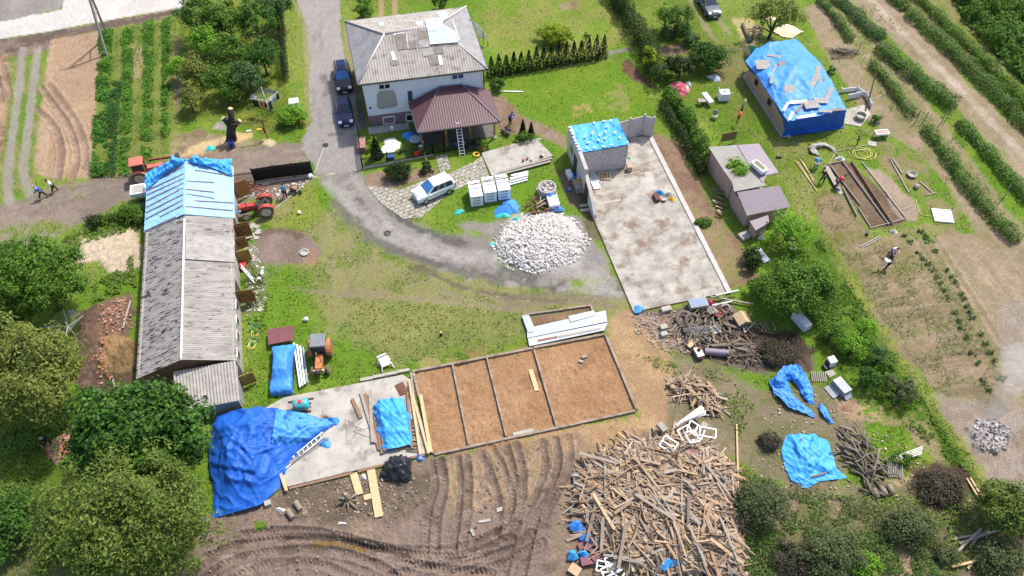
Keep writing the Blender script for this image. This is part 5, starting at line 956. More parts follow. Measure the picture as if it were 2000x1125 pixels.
def car(lab, fpx, rpx, L, Wd, H, paint, kind="hatch", glass="car_glass", roofm=None):
    f, r = G(*fpx), G(*rpx); c = (f + r) / 2; t = thing("parked_car", lab, "car", (c.x, c.y, .0), atan2(f.y - r.y, f.x - r.x)); t.location.z = gz(c.x, c.y) + .05
    h = Wd / 2; zb = H * .58; zl = .2
    if kind == "van": prof = [(-.5, .60), (-.49, .62), (-.42, .62), (.12, .60), (.30, .585), (.40, .54), (.47, .46), (.5, .36)]; cab = (-.47, .25, -.40, .05)
    elif kind == "wagon": prof = [(-.5, .56), (-.48, .60), (-.40, .61), (.14, .60), (.22, .60), (.38, .565), (.46, .50), (.5, .38)]; cab = (-.47, .18, -.41, -.01)
    else: prof = [(-.5, .52), (-.48, .58), (-.40, .61), (.14, .60), (.22, .60), (.38, .56), (.46, .50), (.5, .38)]; cab = (-.45, .17, -.33, -.02)
    V_, F_ = [], []; ns = 11
    for i, (x, z) in enumerate(prof):
        k = 1 - .16 * max(0, (abs(x) - .36) / .14) ** 1.5; w_ = h * k; zt = z * H; y_ = [w_ * .88, w_ * .98, w_, w_ * .985, w_ * .9, 0]
        zz_ = [zl + .02, zl + .12, zl + .35 if zl + .35 < zt - .1 else zt - .12, zt - .08, zt, zt + .025]
        row = [(x * L, a, b) for a, b in zip(y_, zz_)] + [(x * L, -a, b) for a, b in list(zip(y_, zz_))[-2::-1]]; V_ += row
    for i in range(len(prof) - 1): F_ += [(i * ns + j, (i + 1) * ns + j, (i + 1) * ns + j + 1, i * ns + j + 1) for j in range(ns - 1)]
    F_ += [tuple(range(ns)), tuple((len(prof) - 1) * ns + j for j in range(ns))[::-1], ] + [(i * ns, i * ns + ns - 1, (i + 1) * ns + ns - 1, (i + 1) * ns) for i in range(len(prof) - 1)]
    body = MB().add(V_, F_).build("body", paint, t, True, False)
    bev = body.modifiers.new("edge", 'EDGE_SPLIT'); bev.split_angle = radians(38)
    x0, x1, x2, x3 = (q * L for q in cab); b0, rw_ = h * .9, h * .72; zb = prof[3][1] * H + .0
    P = [(x0, -b0, zb), (x1, -b0, zb), (x1, b0, zb), (x0, b0, zb), (x2, -rw_, H - .04), (x3, -rw_, H - .04), (x3, rw_, H - .04), (x2, rw_, H - .04)]
    top = [(x2 + .06, -rw_ * .85, H), (x3 - .1, -rw_ * .85, H), (x3 - .1, rw_ * .85, H), (x2 + .06, rw_ * .85, H)]
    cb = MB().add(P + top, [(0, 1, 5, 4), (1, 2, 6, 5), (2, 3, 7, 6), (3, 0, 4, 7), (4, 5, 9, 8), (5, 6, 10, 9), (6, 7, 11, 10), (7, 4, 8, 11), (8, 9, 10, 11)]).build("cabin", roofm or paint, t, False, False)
    P = [Vector(p) for p in P]
    def pane(a, b, c_, d, nm, u0=.06, u1=.94, v0=.1, v1=.9, m=glass):
        q = [a.lerp(b, u0).lerp(d.lerp(c_, u0), v0), a.lerp(b, u1).lerp(d.lerp(c_, u1), v0), a.lerp(b, u1).lerp(d.lerp(c_, u1), v1), a.lerp(b, u0).lerp(d.lerp(c_, u0), v1)]
        n = (q[1] - q[0]).cross(q[2] - q[0]).normalized()
        if n.dot((q[0] + q[2]) / 2 - Vector((0, 0, .9 * zb))) < 0: n = -n
        k = [x + n * .012 for x in q]; MB().add(q + k, [(4, 5, 6, 7), (0, 1, 5, 4), (1, 2, 6, 5), (2, 3, 7, 6), (3, 0, 4, 7)]).build(nm, m, t, False, False)
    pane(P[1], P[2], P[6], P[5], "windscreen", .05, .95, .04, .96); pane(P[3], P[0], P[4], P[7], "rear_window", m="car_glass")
    for a, b, c_, d in ((P[0], P[1], P[5], P[4]), (P[3], P[2], P[6], P[7])):
        for u0, u1 in ((.05, .34), (.37, .62), (.65, .93)): pane(a, b, c_, d, "side_window", u0, u1, .1, .88, "car_glass")
    wr = .31
    for x in (-.30 * L, .31 * L):
        for s in (-1, 1): wheel(t, x, s * (h - .09), wr, .2)
    for s in (-1, 1):
        MB().box((.455 * L, s * h * .68, prof[-2][1] * H + .0), (.34, .34, .12)).build("headlight", "lamp_clear", t, False, False)
        MB().box((-.495 * L, s * h * .8, prof[1][1] * H - .12), (.07, .22, .25)).build("tail_light", "lamp_red", t, False, False)
        MB().box((x1 - .25, s * (h + .07), zb + .03), (.14, .2, .13)).build("mirror", paint, t, False, False)
    MB().box((.498 * L, 0, .38), (.04, Wd * .6, .14)).build("grille", "plastic_black", t, False, False); MB().box((.512 * L, 0, .36), (.03, .5, .11)).build("number_plate", "plate", t, False, False)
    MB().box((-.5 * L, 0, .42), (.06, Wd * .85, .2)).build("rear_bumper", paint, t, False, False)
    if kind in ("wagon", "van") and paint != "paint_white":
        for s in (-1, 1): MB().beam((x2 + .2, s * rw_ * .8, H + .04), (x3 - .1, s * rw_ * .8, H + .04), .04, .04).build("roof_rail", "rim", t, False, False)
    return t
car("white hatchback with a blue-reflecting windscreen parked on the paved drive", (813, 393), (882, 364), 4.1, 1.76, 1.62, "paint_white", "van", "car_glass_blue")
car("black estate car parked beside the white house's left wall", (675, 186), (668, 134), 4.7, 1.8, 1.5, "paint_black", "wagon", "car_glass_blue", "paint_blue")  # blue roof colour stands for sky reflected on the black paint
car("dark blue hatchback parked in front of the black estate by the house", (678, 251), (671, 203), 4.0, 1.68, 1.42, "paint_blue", "hatch", "car_glass", None)
car("dark grey car parked on the grassy track at the top right", (1397, 42), (1368, -6), 4.5, 1.8, 1.5, "paint_grey", "hatch", "car_glass")
# ---------------------------------------------------------------- tractors
mat("tractor_red", (.36, .035, .025), .55, .25, 2, stain=((.40, .17, .12), 2.5, .58)); mat("tractor_orange", (.42, .15, .05), .6, .2, 2, stain=((.25, .12, .06), 3, .6)); mat("tractor_salmon", (.50, .13, .085), .5, .12, 2); mat("roof_slate", (.16, .17, .185), .7, .2, 1.5); mat("rim_cream", (.50, .44, .34), .7, .15, 3); mat("tyre_muddy", (.15, .115, .095), .95, .45, 5); mat("rust", (.13, .055, .035), .95, .4, 4); mat("rust_red", (.20, .045, .035), .85, .35, 3); mat("steel", (.22, .22, .22), .5, .2, 3, metal=.6); mat("galv", (.33, .37, .43), .5, .12, 1.2, metal=.1, stain=((.27, .25, .23), 1.5, .6))
def tractor(lab, fpx, rpx, body, roof=None, rim="rim_cream", tyre="tyre_muddy", cabpaint=None, sc=1.0):
    f, r = G(*fpx), G(*rpx); c = (f + r) / 2; t = thing("tractor", lab, "tractor", c, atan2(f.y - r.y, f.x - r.x)); W_ = dict(parent=t, world=False)
    b = lambda nm, m, *bx: [mb.build(nm, m, t, False, False) for mb in [MB()] for _ in [[mb.box(*q) for q in bx]]][0]
    hood = MB(); hood.box((.85, 0, 1.12), (1.5, .58, .42), taper=.9); hood.box((1.62, 0, 1.02), (.06, .54, .5)); hood.build("hood", body, **W_)
    b("engine_block", "plastic_black", ((.8, 0, .78), (1.5, .36, .4)), ((-.3, 0, .75), (1.1, .5, .5))); b("grille", "steel", ((1.66, 0, 1.05), (.03, .42, .4)))
    for s in (-1, 1):
        wheel(t, -.75, s * .72, .72, .36, tyre, rim); wheel(t, 1.15, s * .62, .40, .2, tyre, rim)
        mb = MB(); n = 8
        for i in range(n):
            a0, a1 = radians(15 + i * 150 / n), radians(15 + (i + 1) * 150 / n); mb.beam((-.75 + cos(a0) * .80, s * .70, .72 + sin(a0) * .80), (-.75 + cos(a1) * .80, s * .70, .72 + sin(a1) * .80), .42, .04)
        mb.build("mudguard", body, **W_); MB().box((1.55, s * .36, 1.05), (.1, .14, .14)).build("headlight", "lamp_clear", **W_)
        MB().box((1.15, s * .42, .42), (.12, .5, .1)).build("axle", "plastic_black", **W_)
    b("seat", "plastic_black", ((-.72, 0, 1.15), (.42, .46, .1)), ((-.92, 0, 1.4), (.1, .46, .45)))
    MB().tube([(.0, 0, 1.2), (-.22, 0, 1.5)], .025, 6).lathe((-.23, 0, 1.5), [(.15, 0), (.2, 0), (.2, .03), (.15, .03)], 14).build("steering_wheel", "plastic_black", **W_)
    MB().tube([(.9, .2, 1.3), (.9, .2, 1.95)], .035, 7).build("exhaust", "rust", **W_)
    if roof:
        o = MB().box((-.6, 0, 2.22), (1.35, 1.3, .12), taper=.93).build("roof", roof, **W_); m_ = o.modifiers.new("round", 'BEVEL'); m_.width = .05; m_.segments = 2
        for x in (-1.15, 0.0):
            for s in (-1, 1): MB().beam((x, s * .55, .95), (x * .95, s * .52, 2.2), .07, .07).build("cab_post", cabpaint or "plastic_black", **W_)
        for s in (-1, 1): MB().box((-.58, s * .54, 1.75), (1.0, .02, .75)).build("cab_window", "car_glass", **W_)
        MB().box((.0, 0, 1.75), (.02, .98, .75)).build("cab_window", "car_glass", **W_)
    return t
tractor("old red tractor without a cab standing by the barn door", (484, 420), (529, 411), "tractor_red")
tractor("rusty orange tractor with a grey canopy on the lawn", (628, 728), (630, 683), "tractor_orange", "roof_slate", "tractor_orange")
tractor("red cab tractor half hidden behind the barn's rear corner", (318, 340), (268, 350), "tractor_salmon", "tractor_salmon", cabpaint="tractor_salmon")
p = G(281, 390); t = thing("fertiliser_spreader", "white hopper spreader hitched behind the red cab tractor", "spreader", p, .25)
MB().box((0, 0, 1.25), (1.5, 1.3, .5)).build("hopper", "pvc_white", t, False, False); MB().box((0, 0, .75), (.7, .6, .55), taper=1.9).build("hopper_cone", "fresh_white", t, False, False); MB().box((0, 0, 1.51), (1.2, 1.0, .03)).build("hopper_opening", "concrete_grey", t, False, False)
for s in (-1, 1): wheel(t, 0, s * .7, .35, .18); MB().beam((.0, s * .3, .4), (.9, s * .2, .45), .08, .08).build("drawbar", "metal_dark", t, False, False)
p = G(322, 322); t = thing("loader_arm", "dark red front loader arm lying behind the barn", "loader arm", p, .3)
for s in (-1, 1): MB().beam((-1.3, s * .35, .7), (1.4, s * .35, .5), .14, .2).build("arm", "rust_red", t, False, False)
MB().box((1.4, 0, .5), (.3, 1.2, .5)).build("bucket", "plastic_black", t, False, False); MB().beam((-.2, -.4, .6), (-.2, .4, .6), .1, .1).build("crossbar", "rust_red", t, False, False)
p = G(497, 372); t = thing("harrow", "rusty red cultivator frame lying by the black gate", "harrow", p, -.35)
for y in (-.3, 0, .3): MB().beam((-1.2, y, .35), (1.2, y * 1.4, .3), .07, .07).build("frame_bar", "rust_red", t, False, False)
for x in np.linspace(-1, 1, 5): MB().beam((x, -.5, .33), (x + .15, .5, .33), .06, .06).build("crossbar", "rust_red", t, False, False); MB().tube([(x, -.45, .33), (x + .1, -.5, .0)], .02, 5).build("tine", "rust", t, False, False)
# ---------------------------------------------------------------- people and dogs
for n_, c_ in (("skin", (.52, .30, .21)), ("hair_brown", (.06, .035, .02)), ("hair_grey", (.35, .33, .31)), ("cloth_blue", (.03, .27, .62)), ("cloth_navy", (.015, .02, .05)), ("cloth_black", (.014, .014, .016)), ("cloth_white", (.72, .71, .70)), ("cloth_red", (.55, .03, .045)), ("cloth_royal", (.035, .11, .45)), ("cloth_grey", (.28, .27, .26)), ("cloth_plum", (.16, .05, .10)), ("shoe_red", (.5, .04, .03)), ("fur_white", (.68, .64, .58)), ("fur_black", (.02, .018, .016))): mat(n_, c_, .85, .12, 6)
def skin(name, V_, E_, Rr, m, par, sub=1):
    me = bpy.data.meshes.new(name); me.from_pydata([tuple(v) for v in V_], E_, []); me.materials.append(MATS[m]); o = bpy.data.objects.new(name, me); COL.objects.link(o); o.parent = par
    s = o.modifiers.new("skin", 'SKIN'); s.use_smooth_shade = True; sv = me.skin_vertices[0].data
    for i, r in enumerate(Rr): sv[i].radius = (r, r) if not isinstance(r, tuple) else r
    for i in range(len(V_)): sv[i].use_root = i == 0
    u = o.modifiers.new("smooth", 'SUBSURF'); u.levels = sub; u.render_levels = sub; return o
def person(px, py, hd, lab, top, legs, hair="hair_brown", bend=0., stride=0., arms=(.2, .1), shoe="cloth_black", crouch=0., h=1.75, hat=None):
    """figure at a ground spot; hd = heading in degrees in the site plan; bend = trunk lean forwards; arms = swing of each arm"""
    p = G(px, py); t = thing("person", lab, "person", (p.x, p.y, gz(p.x, p.y) + .02), radians(hd)); k = h / 1.75
    hz = .92 * k * (1 - .45 * crouch); R = lambda d: Vector((sin(bend) * d, 0, hz + cos(bend) * d))
    B = Vector((-sin(bend) * .12, 0, hz)); ch = R(.36 * k) ; nk = R(.56 * k); hdv = R(.72 * k) + Vector((.05, 0, .0))
    V_ = [B, R(.2 * k), ch, nk, hdv - Vector((0, 0, .03)), hdv + Vector((.0, 0, .08))]; E_ = [(0, 1), (1, 2), (2, 3), (3, 4), (4, 5)]; Rr = [.13, .125, .145, .06, .095, .08]
    sh, lg, hand = [], [], []
    for s, a in ((1, arms[0]), (-1, arms[1])):
        so = ch + Vector((0, s * .19 * k, .1 * k * cos(bend))); el = so + Vector((sin(a) * .3, s * .05, -cos(a) * .3)) * k; wr_ = el + Vector((sin(a + .35) * .26, -s * .02, -cos(a + .35) * .26)) * k; fi = wr_ + (wr_ - el).normalized() * .16 * k
        i = len(V_); V_ += [so, el, wr_, fi, wr_ + (wr_ - el).normalized() * .06 + Vector((.05, -s * .03, 0))]; E_ += [(2, i), (i, i + 1), (i + 1, i + 2), (i + 2, i + 3), (i + 2, i + 4)]; Rr += [.065, .05, .036, (.03, .018), .014]; sh.append((so, el, wr_))
        hp_ = B + Vector((0, s * .1 * k, -.04)); an = Vector((s * stride * .34, s * .13, .07)); kn = (hp_ + an) / 2 + Vector((.06 + .32 * crouch, s * .02, 0)); an = an - Vector((.12 * crouch, 0, 0)); to = an + Vector((.17, s * .02, -.035))
        i = len(V_); V_ += [hp_, kn, an, to]; E_ += [(0, i), (i, i + 1), (i + 1, i + 2), (i + 2, i + 3)]; Rr += [.09, .06, .045, .035]; lg.append((hp_, kn, an, to))
    skin("body", V_, E_, Rr, "skin", t)
    skin("shirt", [B + (ch - B) * .1, R(.2 * k), ch, R(.47 * k)] + [q for a in sh for q in (a[0], a[1], a[1].lerp(a[2], .8))], [(0, 1), (1, 2), (2, 3), (2, 4), (4, 5), (5, 6), (2, 7), (7, 8), (8, 9)], [.17, .165, .185, .09] + [.09, .072, .055] * 2, top, t)
    skin("trousers", [B + Vector((0, 0, .04))] + [q for a in lg for q in (a[0], a[1], a[2] + Vector((0, 0, .04)))], [(0, 1), (1, 2), (2, 3), (0, 4), (4, 5), (5, 6)], [.165, .12, .085, .07, .12, .085, .07], legs, t)
    for a in lg: skin("shoe", [a[2] - Vector((.03, 0, .02)), a[3]], [(0, 1)], [.065, .05], shoe, t)
    mb = MB(); c = hdv + Vector((-.02, 0, .06)); mb.blob(c, .125, 2, .03, (1, .9, .95)); mb.f = [f for f in mb.f if sum(mb.v[i][2] for i in f) / 3 > c.z - .03 or sum(mb.v[i][0] for i in f) / 3 < c.x - .05]
    mb.build("hair", hair, t, True, False)
    return t
person(86, 386, -165, "person in a royal blue top walking on the dirt lane", "cloth_royal", "cloth_navy", "hair_grey", .35, 1, (.6, -.4), "cloth_white")
person(109, 374, -150, "person in a white shirt and red shoes on the dirt lane", "cloth_white", "cloth_black", "hair_brown", .25, .8, (.4, -.3), "shoe_red")
person(558, 386, 95, "person in a bright blue jacket pushing a wheelbarrow by the gate", "cloth_blue", "cloth_black", "hair_brown", .1, .3, (.9, .9))
person(996, 243, -20, "person in blue work clothes beside the porch's right corner", "cloth_royal", "cloth_navy", "hair_brown", .3, .2, (.8, .7))
person(97, 868, -60, "person in dark clothes and grey hat sorting brick chips", "cloth_black", "cloth_black", "hair_grey", .5, .5, (.6, .9))
person(1632, 366, 10, "person in a red shirt leaning over the raised garden bed", "cloth_red", "cloth_navy", "hair_brown", .75, .7, (.9, .5))
person(1592, 330, 80, "person in a light blue top bending on the grass", "cloth_blue", "cloth_grey", "hair_grey", .85, .2, (.2, .1), crouch=.3)
person(1604, 357, 95, "person in black clothes stooping beside the long poles", "cloth_black", "cloth_black", "hair_brown", .6, .3, (.5, .3), "cloth_grey")
person(1740, 496, -80, "person in white and plum sitting crouched in the vegetable garden", "cloth_white", "cloth_plum", "hair_brown", .6, .3, (.7, .5), crouch=.75)
person(1730, 524, 175, "person in a white shirt bent double over the garden soil", "cloth_white", "cloth_black", "hair_brown", 1.25, .4, (.3, .1))
def dog(px, py, hd, lab, m, sc=1.0, spot=None):
    p = G(px, py); t = thing("dog", lab, "dog", (p.x, p.y, gz(p.x, p.y) + .01), radians(hd)); t.scale = (sc,) * 3
    V_ = [(-.3, 0, .5), (-.05, 0, .48), (.25, 0, .5), (.42, 0, .66), (.52, 0, .74), (.68, 0, .69), (-.42, 0, .55), (-.6, 0, .72)]; E_ = [(0, 1), (1, 2), (2, 3), (3, 4), (4, 5), (0, 6), (6, 7)]; Rr = [.11, .10, .14, .085, .085, .04, .035, .02]
    for s in (1, -1):
        i = len(V_); V_ += [(-.3, s * .1, .42), (-.24, s * .11, .3), (-.36, s * .11, .17), (-.33, s * .11, .02)]; E_ += [(0, i), (i, i + 1), (i + 1, i + 2), (i + 2, i + 3)]; Rr += [.08, .05, .03, .03]
        i = len(V_); V_ += [(.25, s * .1, .38), (.22, s * .1, .2), (.25, s * .1, .02)]; E_ += [(2, i), (i, i + 1), (i + 1, i + 2)]; Rr += [.065, .035, .03]
        i = len(V_); V_ += [(.48, s * .07, .84)]; E_ += [(4, i)]; Rr += [.025]
    skin("body", V_, E_, Rr, m, t, 2)
    if spot: MB().blob((-.08, 0, .55), .13, 2, .1, (1.3, 1, .6)).build("saddle_patch", spot, t, True, False)
    return t
dog(512, 545, 75, "white dog with black patches on the dirt by the barn", "fur_white", 1.15, "fur_black")
# ---------------------------------------------------------------- loose things in the yard
mat("wood_new", (.52, .37, .20), .8, .18, 3, stretch=(.3, 3, 3)); mat("wood_grey", (.30, .26, .22), .9, .3, 4, stretch=(.4, 3, 3)); mat("wood_brown", (.22, .13, .075), .9, .3, 4, stretch=(.4, 3, 3))
mat("plank_mix", (1, 1, 1), .9, .3, 3, rnd=[(.43, .285, .165), (.23, .14, .085), (.38, .30, .22), (.33, .215, .13), (.50, .365, .225), (.14, .10, .075), (.37, .33, .28), (.29, .21, .15)])
mat("stone_mix", (1, 1, 1), .9, .15, 3, rnd=[(.60, .57, .53), (.50, .47, .43), (.66, .63, .6), (.38, .34, .31), (.55, .5, .45), (.68, .66, .63)])
mat("log_mix", (1, 1, 1), .95, .3, 5, rnd=[(.15, .115, .085), (.26, .21, .155), (.09, .07, .055), (.2, .175, .11)])
mat("log_cut", (.55, .40, .22), .9, .15, 3); mat("plastic_blue", (.03, .15, .55), .4, .1); mat("plastic_teal", (.04, .48, .42), .5, .15, 3); mat("plastic_yellow", (.75, .42, .03), .45, .1); mat("plastic_red", (.58, .03, .03), .5, .1); mat("plastic_white", (.76, .76, .76), .45, .06, 3); mat("turquoise", (.03, .38, .44), .4, .2, 4, stain=((.05, .22, .10), 4, .6)); mat("hose_yellow", (.50, .50, .10), .6, .15); mat("hose_green", (.03, .20, .08), .5, .1); mat("cardboard", (.45, .30, .18), .9, .1); mat("fridge_white", (.66, .70, .74), .35, .05); mat("freezer_grey", (.24, .25, .28), .5, .15, 2); mat("iron_black", (.012, .012, .013), .6, .2, 3); mat("print_ink", (.035, .05, .11), .6, .1); mat("wrap_white", (.78, .80, .83), .3, .05, 2); mat("foil", (.55, .57, .6), .25, .2, 3, metal=.4); mat("cloth_stripe", (.45, .05, .09), .9, .3, 3, stain=((.7, .68, .66), 2.2, .52)); mat("cloth_pale", (.62, .50, .34), .9, .2, 2, stain=((.62, .25, .22), 1.4, .55)); mat("ash_mix", (1, 1, 1), .95, .2, 4, rnd=[(.45, .42, .40), (.24, .21, .20), (.07, .06, .06), (.55, .52, .5)]); mat("chip_mix", (1, 1, 1), .9, .2, 4, rnd=[(.42, .17, .10), (.33, .12, .07), (.5, .32, .24), (.25, .12, .09)]); mat("rope", (.55, .53, .46), .9, .1); mat("claret_sheet", (.15, .04, .05), .6, .25, 3)
def gp(px, py, dz=0.): q = G(px, py); return Vector((q.x, q.y, gz(q.x, q.y) + dz))
def box1(name, px, py, size, ang, m, lab, cat, grp=None, z0=0., taper=1., bev=.02):
    p = gp(px, py); o = MB().box((0, 0, size[2] / 2), size, taper=taper).build(name, m); o.location = p + UP * z0; o.rotation_euler = (0, 0, ang)
    if bev: b = o.modifiers.new("edge", 'BEVEL'); b.width = min(bev, min(size) * .3); b.segments = 2
    return tag(o, lab, cat, grp)
def board(a, b, w, h, m, lab, name="board", cat="board", grp=None, za=.03, zb=None, roll=0):
    p, q = gp(*a, za + h / 2), gp(*b, (za if zb is None else zb) + h / 2); c = (p + q) / 2
    mb = MB().beam(p - c, q - c, w, h, roll); o = mb.build(name, m); o.location = c; return tag(o, lab, cat, grp)
def plank_copies(pts, proto, lab, cat, grp, name):
    for i, (c, e, s) in enumerate(pts):
        o = proto[i % len(proto)] if i < len(proto) else proto[i % len(proto)].copy()
        if i >= len(proto): COL.objects.link(o)
        o.location = c; o.rotation_euler = e; o.scale = s; tag(o, lab, cat, grp)
def rag(name, px, py, r, h, m, lab, cat="rag", seed=1, sq=.7, z=0.):
    p = gp(px, py, z); n = 26; mb = MB(); rr = np.random.default_rng(seed); ph = rr.uniform(0, 6, 5); rings = 9
    vs = [];
    for i in range(rings):
        f = i / (rings - 1)
        for j in range(n):
            a = 2 * pi * j / n; R_ = r * f * (1 + .22 * sin(2 * a + ph[0]) + .16 * sin(3 * a + ph[1]) + .1 * sin(7 * a + ph[2])); zz2 = h * max(0, 1 - f ** 1.6) * (.75 + .5 * abs(sin(3.2 * a + ph[3] + f * 4)) * (1 if f > .1 else 0)) + .05 * h * sin(9 * a + 7 * f)
            vs.append((R_ * cos(a), R_ * sin(a) * sq, max(.015, zz2 + .02)))
    mb.v = vs; mb.f = [(i * n + j, i * n + (j + 1) % n, (i + 1) * n + (j + 1) % n, (i + 1) * n + j) for i in range(rings - 1) for j in range(n)]
    o = mb.build(name, m, None, True); o.location = p; return tag(o, lab, cat)
# wrapped pallets of blocks with their printing
fnt = bpy.data.fonts.load("<builtin>") if not bpy.data.fonts else bpy.data.fonts[0]
def lettering(txt, size, loc, rot, par, m="print_ink"):
    cu = bpy.data.curves.new("lettering", 'FONT'); cu.body = txt; cu.size = size; cu.align_x = 'CENTER'; cu.align_y = 'CENTER'; cu.extrude = .003; cu.font = fnt; cu.materials.append(MATS[m]); cu.offset = .006
    o = bpy.data.objects.new("print", cu); COL.objects.link(o); me = bpy.data.meshes.new_from_object(o.evaluated_get(bpy.context.evaluated_depsgraph_get())); bpy.data.objects.remove(o); o = bpy.data.objects.new("lettering", me); COL.objects.link(o); o.parent = par; o.location = loc; o.rotation_euler = rot; return o
pw_, pd_, ph_ = 1.22, 1.02, 1.32
o0 = G(920, 406); U5 = Vector((cos(radians(10.5)), sin(radians(10.5)), 0)); V5 = Vector((-U5.y, U5.x, 0))
pn = ["front left pallet of white-wrapped blocks, printed on top and front", "front middle pallet of white-wrapped blocks between two others", "front right pallet of white-wrapped blocks beside the crumpled blue tarp", "back left pallet of white-wrapped blocks nearest the parked white car", "back middle pallet of white-wrapped blocks under two sticks", "back right pallet of white-wrapped blocks beside the white boards"]
for i in range(6):
    col, row = i % 3, i // 3; c = o0 + U5 * (pw_ / 2 + col * 1.36) + V5 * (pd_ / 2 + row * 1.12 + (.0, .28, .36)[col])
    t = thing("block_pallet", pn[i], "pallet", (c.x, c.y, gz(c.x, c.y)), radians(10.5), "wrapped pallets of building blocks")
    mb = MB()
    for y in (-.42, 0, .42): mb.box((0, y, .05), (pw_, .1, .1))
    for x in np.linspace(-.5, .5, 5): mb.box((x, 0, .115), (.14, pd_, .025))
    mb.build("pallet_base", "wood_grey", t, False, False)
    b = MB().box((0, 0, .13 + ph_ / 2), (pw_ - .03, pd_ - .03, ph_)).build("wrapped_block", "wrap_white", t, False, False); q = b.modifiers.new("edge", 'BEVEL'); q.width = .03; q.segments = 2
    if row == 0:
        for z in (.42, .78, 1.14): lettering("SOLBET", .22, (0, -pd_ / 2 - .002 + .01, z + .08), (pi / 2, 0, 0), t); 
    lettering("SOLBET", .22, (-.02, (-.05 if row == 0 else .1), .13 + ph_ + .002), (0, 0, 0), t)
    if row: lettering("SOLBET", .15, (.1, -.28, .13 + ph_ + .002), (0, 0, 0), t)
for a, b, l in (((918, 361), (1006, 343), "lower thin stick lying across the back row of wrapped pallets"), ((925, 360), (975, 345), "short upper stick lying on the back left wrapped pallets"), ((985, 348), (1000, 344), "shortest stick on the back right wrapped pallet")):
    p, q = G(*a, 1.49), G(*b, 1.49); c = (p + q) / 2; o = MB().beam(p - c, q - c, .07, .05).build("board", "wood_grey"); o.location = c; tag(o, l, "board")
for k in range(5):
    p, q = gp(994 + k * 1.2, 362 - k * 3.2), gp(1030 + k * .4, 352 - k * 2.6); p.z = q.z = .12 + (k % 3) * .10 + .05 * k; c = (p + q) / 2; o = MB().beam(p - c, q - c, .26, .09).build("board", "fresh_white"); o.location = c; tag(o, "long white board in the stack beside the wrapped pallets", "board", "white boards stacked beside the pallets")
for k, (a, b) in enumerate((((962, 348), (1076, 318)), ((975, 340), (1078, 312)), ((990, 334), (1040, 322)))): board(a, b, .22, .12, "wood_grey", ("long weathered beam along the front of the concrete pad", "second weathered beam resting behind the first on the concrete pad", "short weathered beam at the left end of the concrete pad")[k], "beam", "beam", "beams on the concrete pad", za=.15)
rag("tarpaulin", 992, 407, 1.25, .5, "tarp_blue", "crumpled bright blue tarp on the grass before the wrapped pallets", "tarp", 4)
for k, (x, y, r, l) in enumerate(((897, 414, .5, "teal plastic wrap lying left of the wrapped pallets"), (982, 421, .6, "teal plastic wrap in front of the crumpled blue tarp"), (968, 479, .5, "teal plastic bag at the rubble heap's left edge"), (1008, 429, .4, "teal plastic scrap above the rubble heap"), (412, 290, .55, "teal plastic bag on the sawdust strip behind the barn"))): rag("plastic_bag", x, y, r, .2, "plastic_teal", l, "plastic bag", 10 + k, .6)
# well ring
p = gp(1068, 376); t = thing("well_ring", "grey concrete well ring filled with debris on a wooden pallet", "well ring", p, .2)
MB().box((0, 0, .07), (1.9, 1.4, .12)).build("pallet_base", "wood_grey", t, False, False); MB().lathe((0, 0, .14), [(.86, 0), (.9, .1), (.9, .7), (.74, .72), (.72, .45)], 28).build("ring", "concrete_grey", t, True, False)
mb = MB()
for k in range(26): mb.blob((random.uniform(-.5, .5), random.uniform(-.5, .5), .62 + random.uniform(0, .2)), random.uniform(.08, .16), 1, .3)
o = mb.build("rubble_fill", "stone_mix", t, False, False); o["kind"] = "stuff"
for k in range(24):
    p = gp(1030 + random.random() * 52, 393 + random.random() * 26, .1 + random.random() * .35); a = random.uniform(0, pi); d = Vector((cos(a), sin(a), random.uniform(-.15, .15))) * random.uniform(.4, .9)
    o = MB().beam(-d, d, random.uniform(.06, .18), random.uniform(.05, .12)).build("scrap_bar", "rust" if k % 3 else "wood_grey"); o.location = p; tag(o, "rusty piece of iron in the scrap heap beside the well ring", "scrap iron", "scrap iron beside the well ring")
box1("crate", 1080, 402, (1.0, 1.3, .8), .2, "plastic_white", "open grey-white crate with blue rags beside the scrap iron", "crate")
rag("rag", 1074, 392, .35, .25, "tarp_blue", "blue rag hanging over the crate's back corner", "rag", 31, z=.75); rag("rag", 1088, 411, .55, .25, "tarp_blue", "blue plastic spilling from the crate's front", "rag", 32, z=.2)
# ---- white rubble heap: stones one by one
Wp = [tuple(G(*q)[:2]) for q in ((966, 478), (985, 447), (1025, 425), (1075, 416), (1118, 432), (1143, 468), (1128, 500), (1085, 518), (1035, 528), (990, 515))]
hcx, hcy = np.mean([q[0] for q in Wp]), np.mean([q[1] for q in Wp])
def inside_depth(x, y, P): d, _, _ = segdist(np.array([x]), np.array([y]), P, True); return d[0] if inpoly(np.array([x]), np.array([y]), P)[0] else -d[0]
mx_ = max(q[0] for q in Wp); mn_ = min(q[0] for q in Wp); my_ = max(q[1] for q in Wp); ny_ = min(q[1] for q in Wp)
def stonemesh(k):
    bm = bmesh.new(); bmesh.ops.create_cube(bm, size=1); bmesh.ops.bevel(bm, geom=bm.edges[:], offset=.14, segments=1, affect='EDGES')
    for v in bm.verts: v.co += Vector((random.uniform(-.14, .14), random.uniform(-.14, .14), random.uniform(-.14, .14)))
    me = bpy.data.meshes.new("rubble_stone"); bm.to_mesh(me); bm.free(); me.materials.append(MATS["stone_mix"]); return me
SM = [stonemesh(k) for k in range(10)]; cnt = 0; rest = MB()
hz_ = lambda d: .95 * (1 - math.exp(-max(d, 0) / 1.0)) 
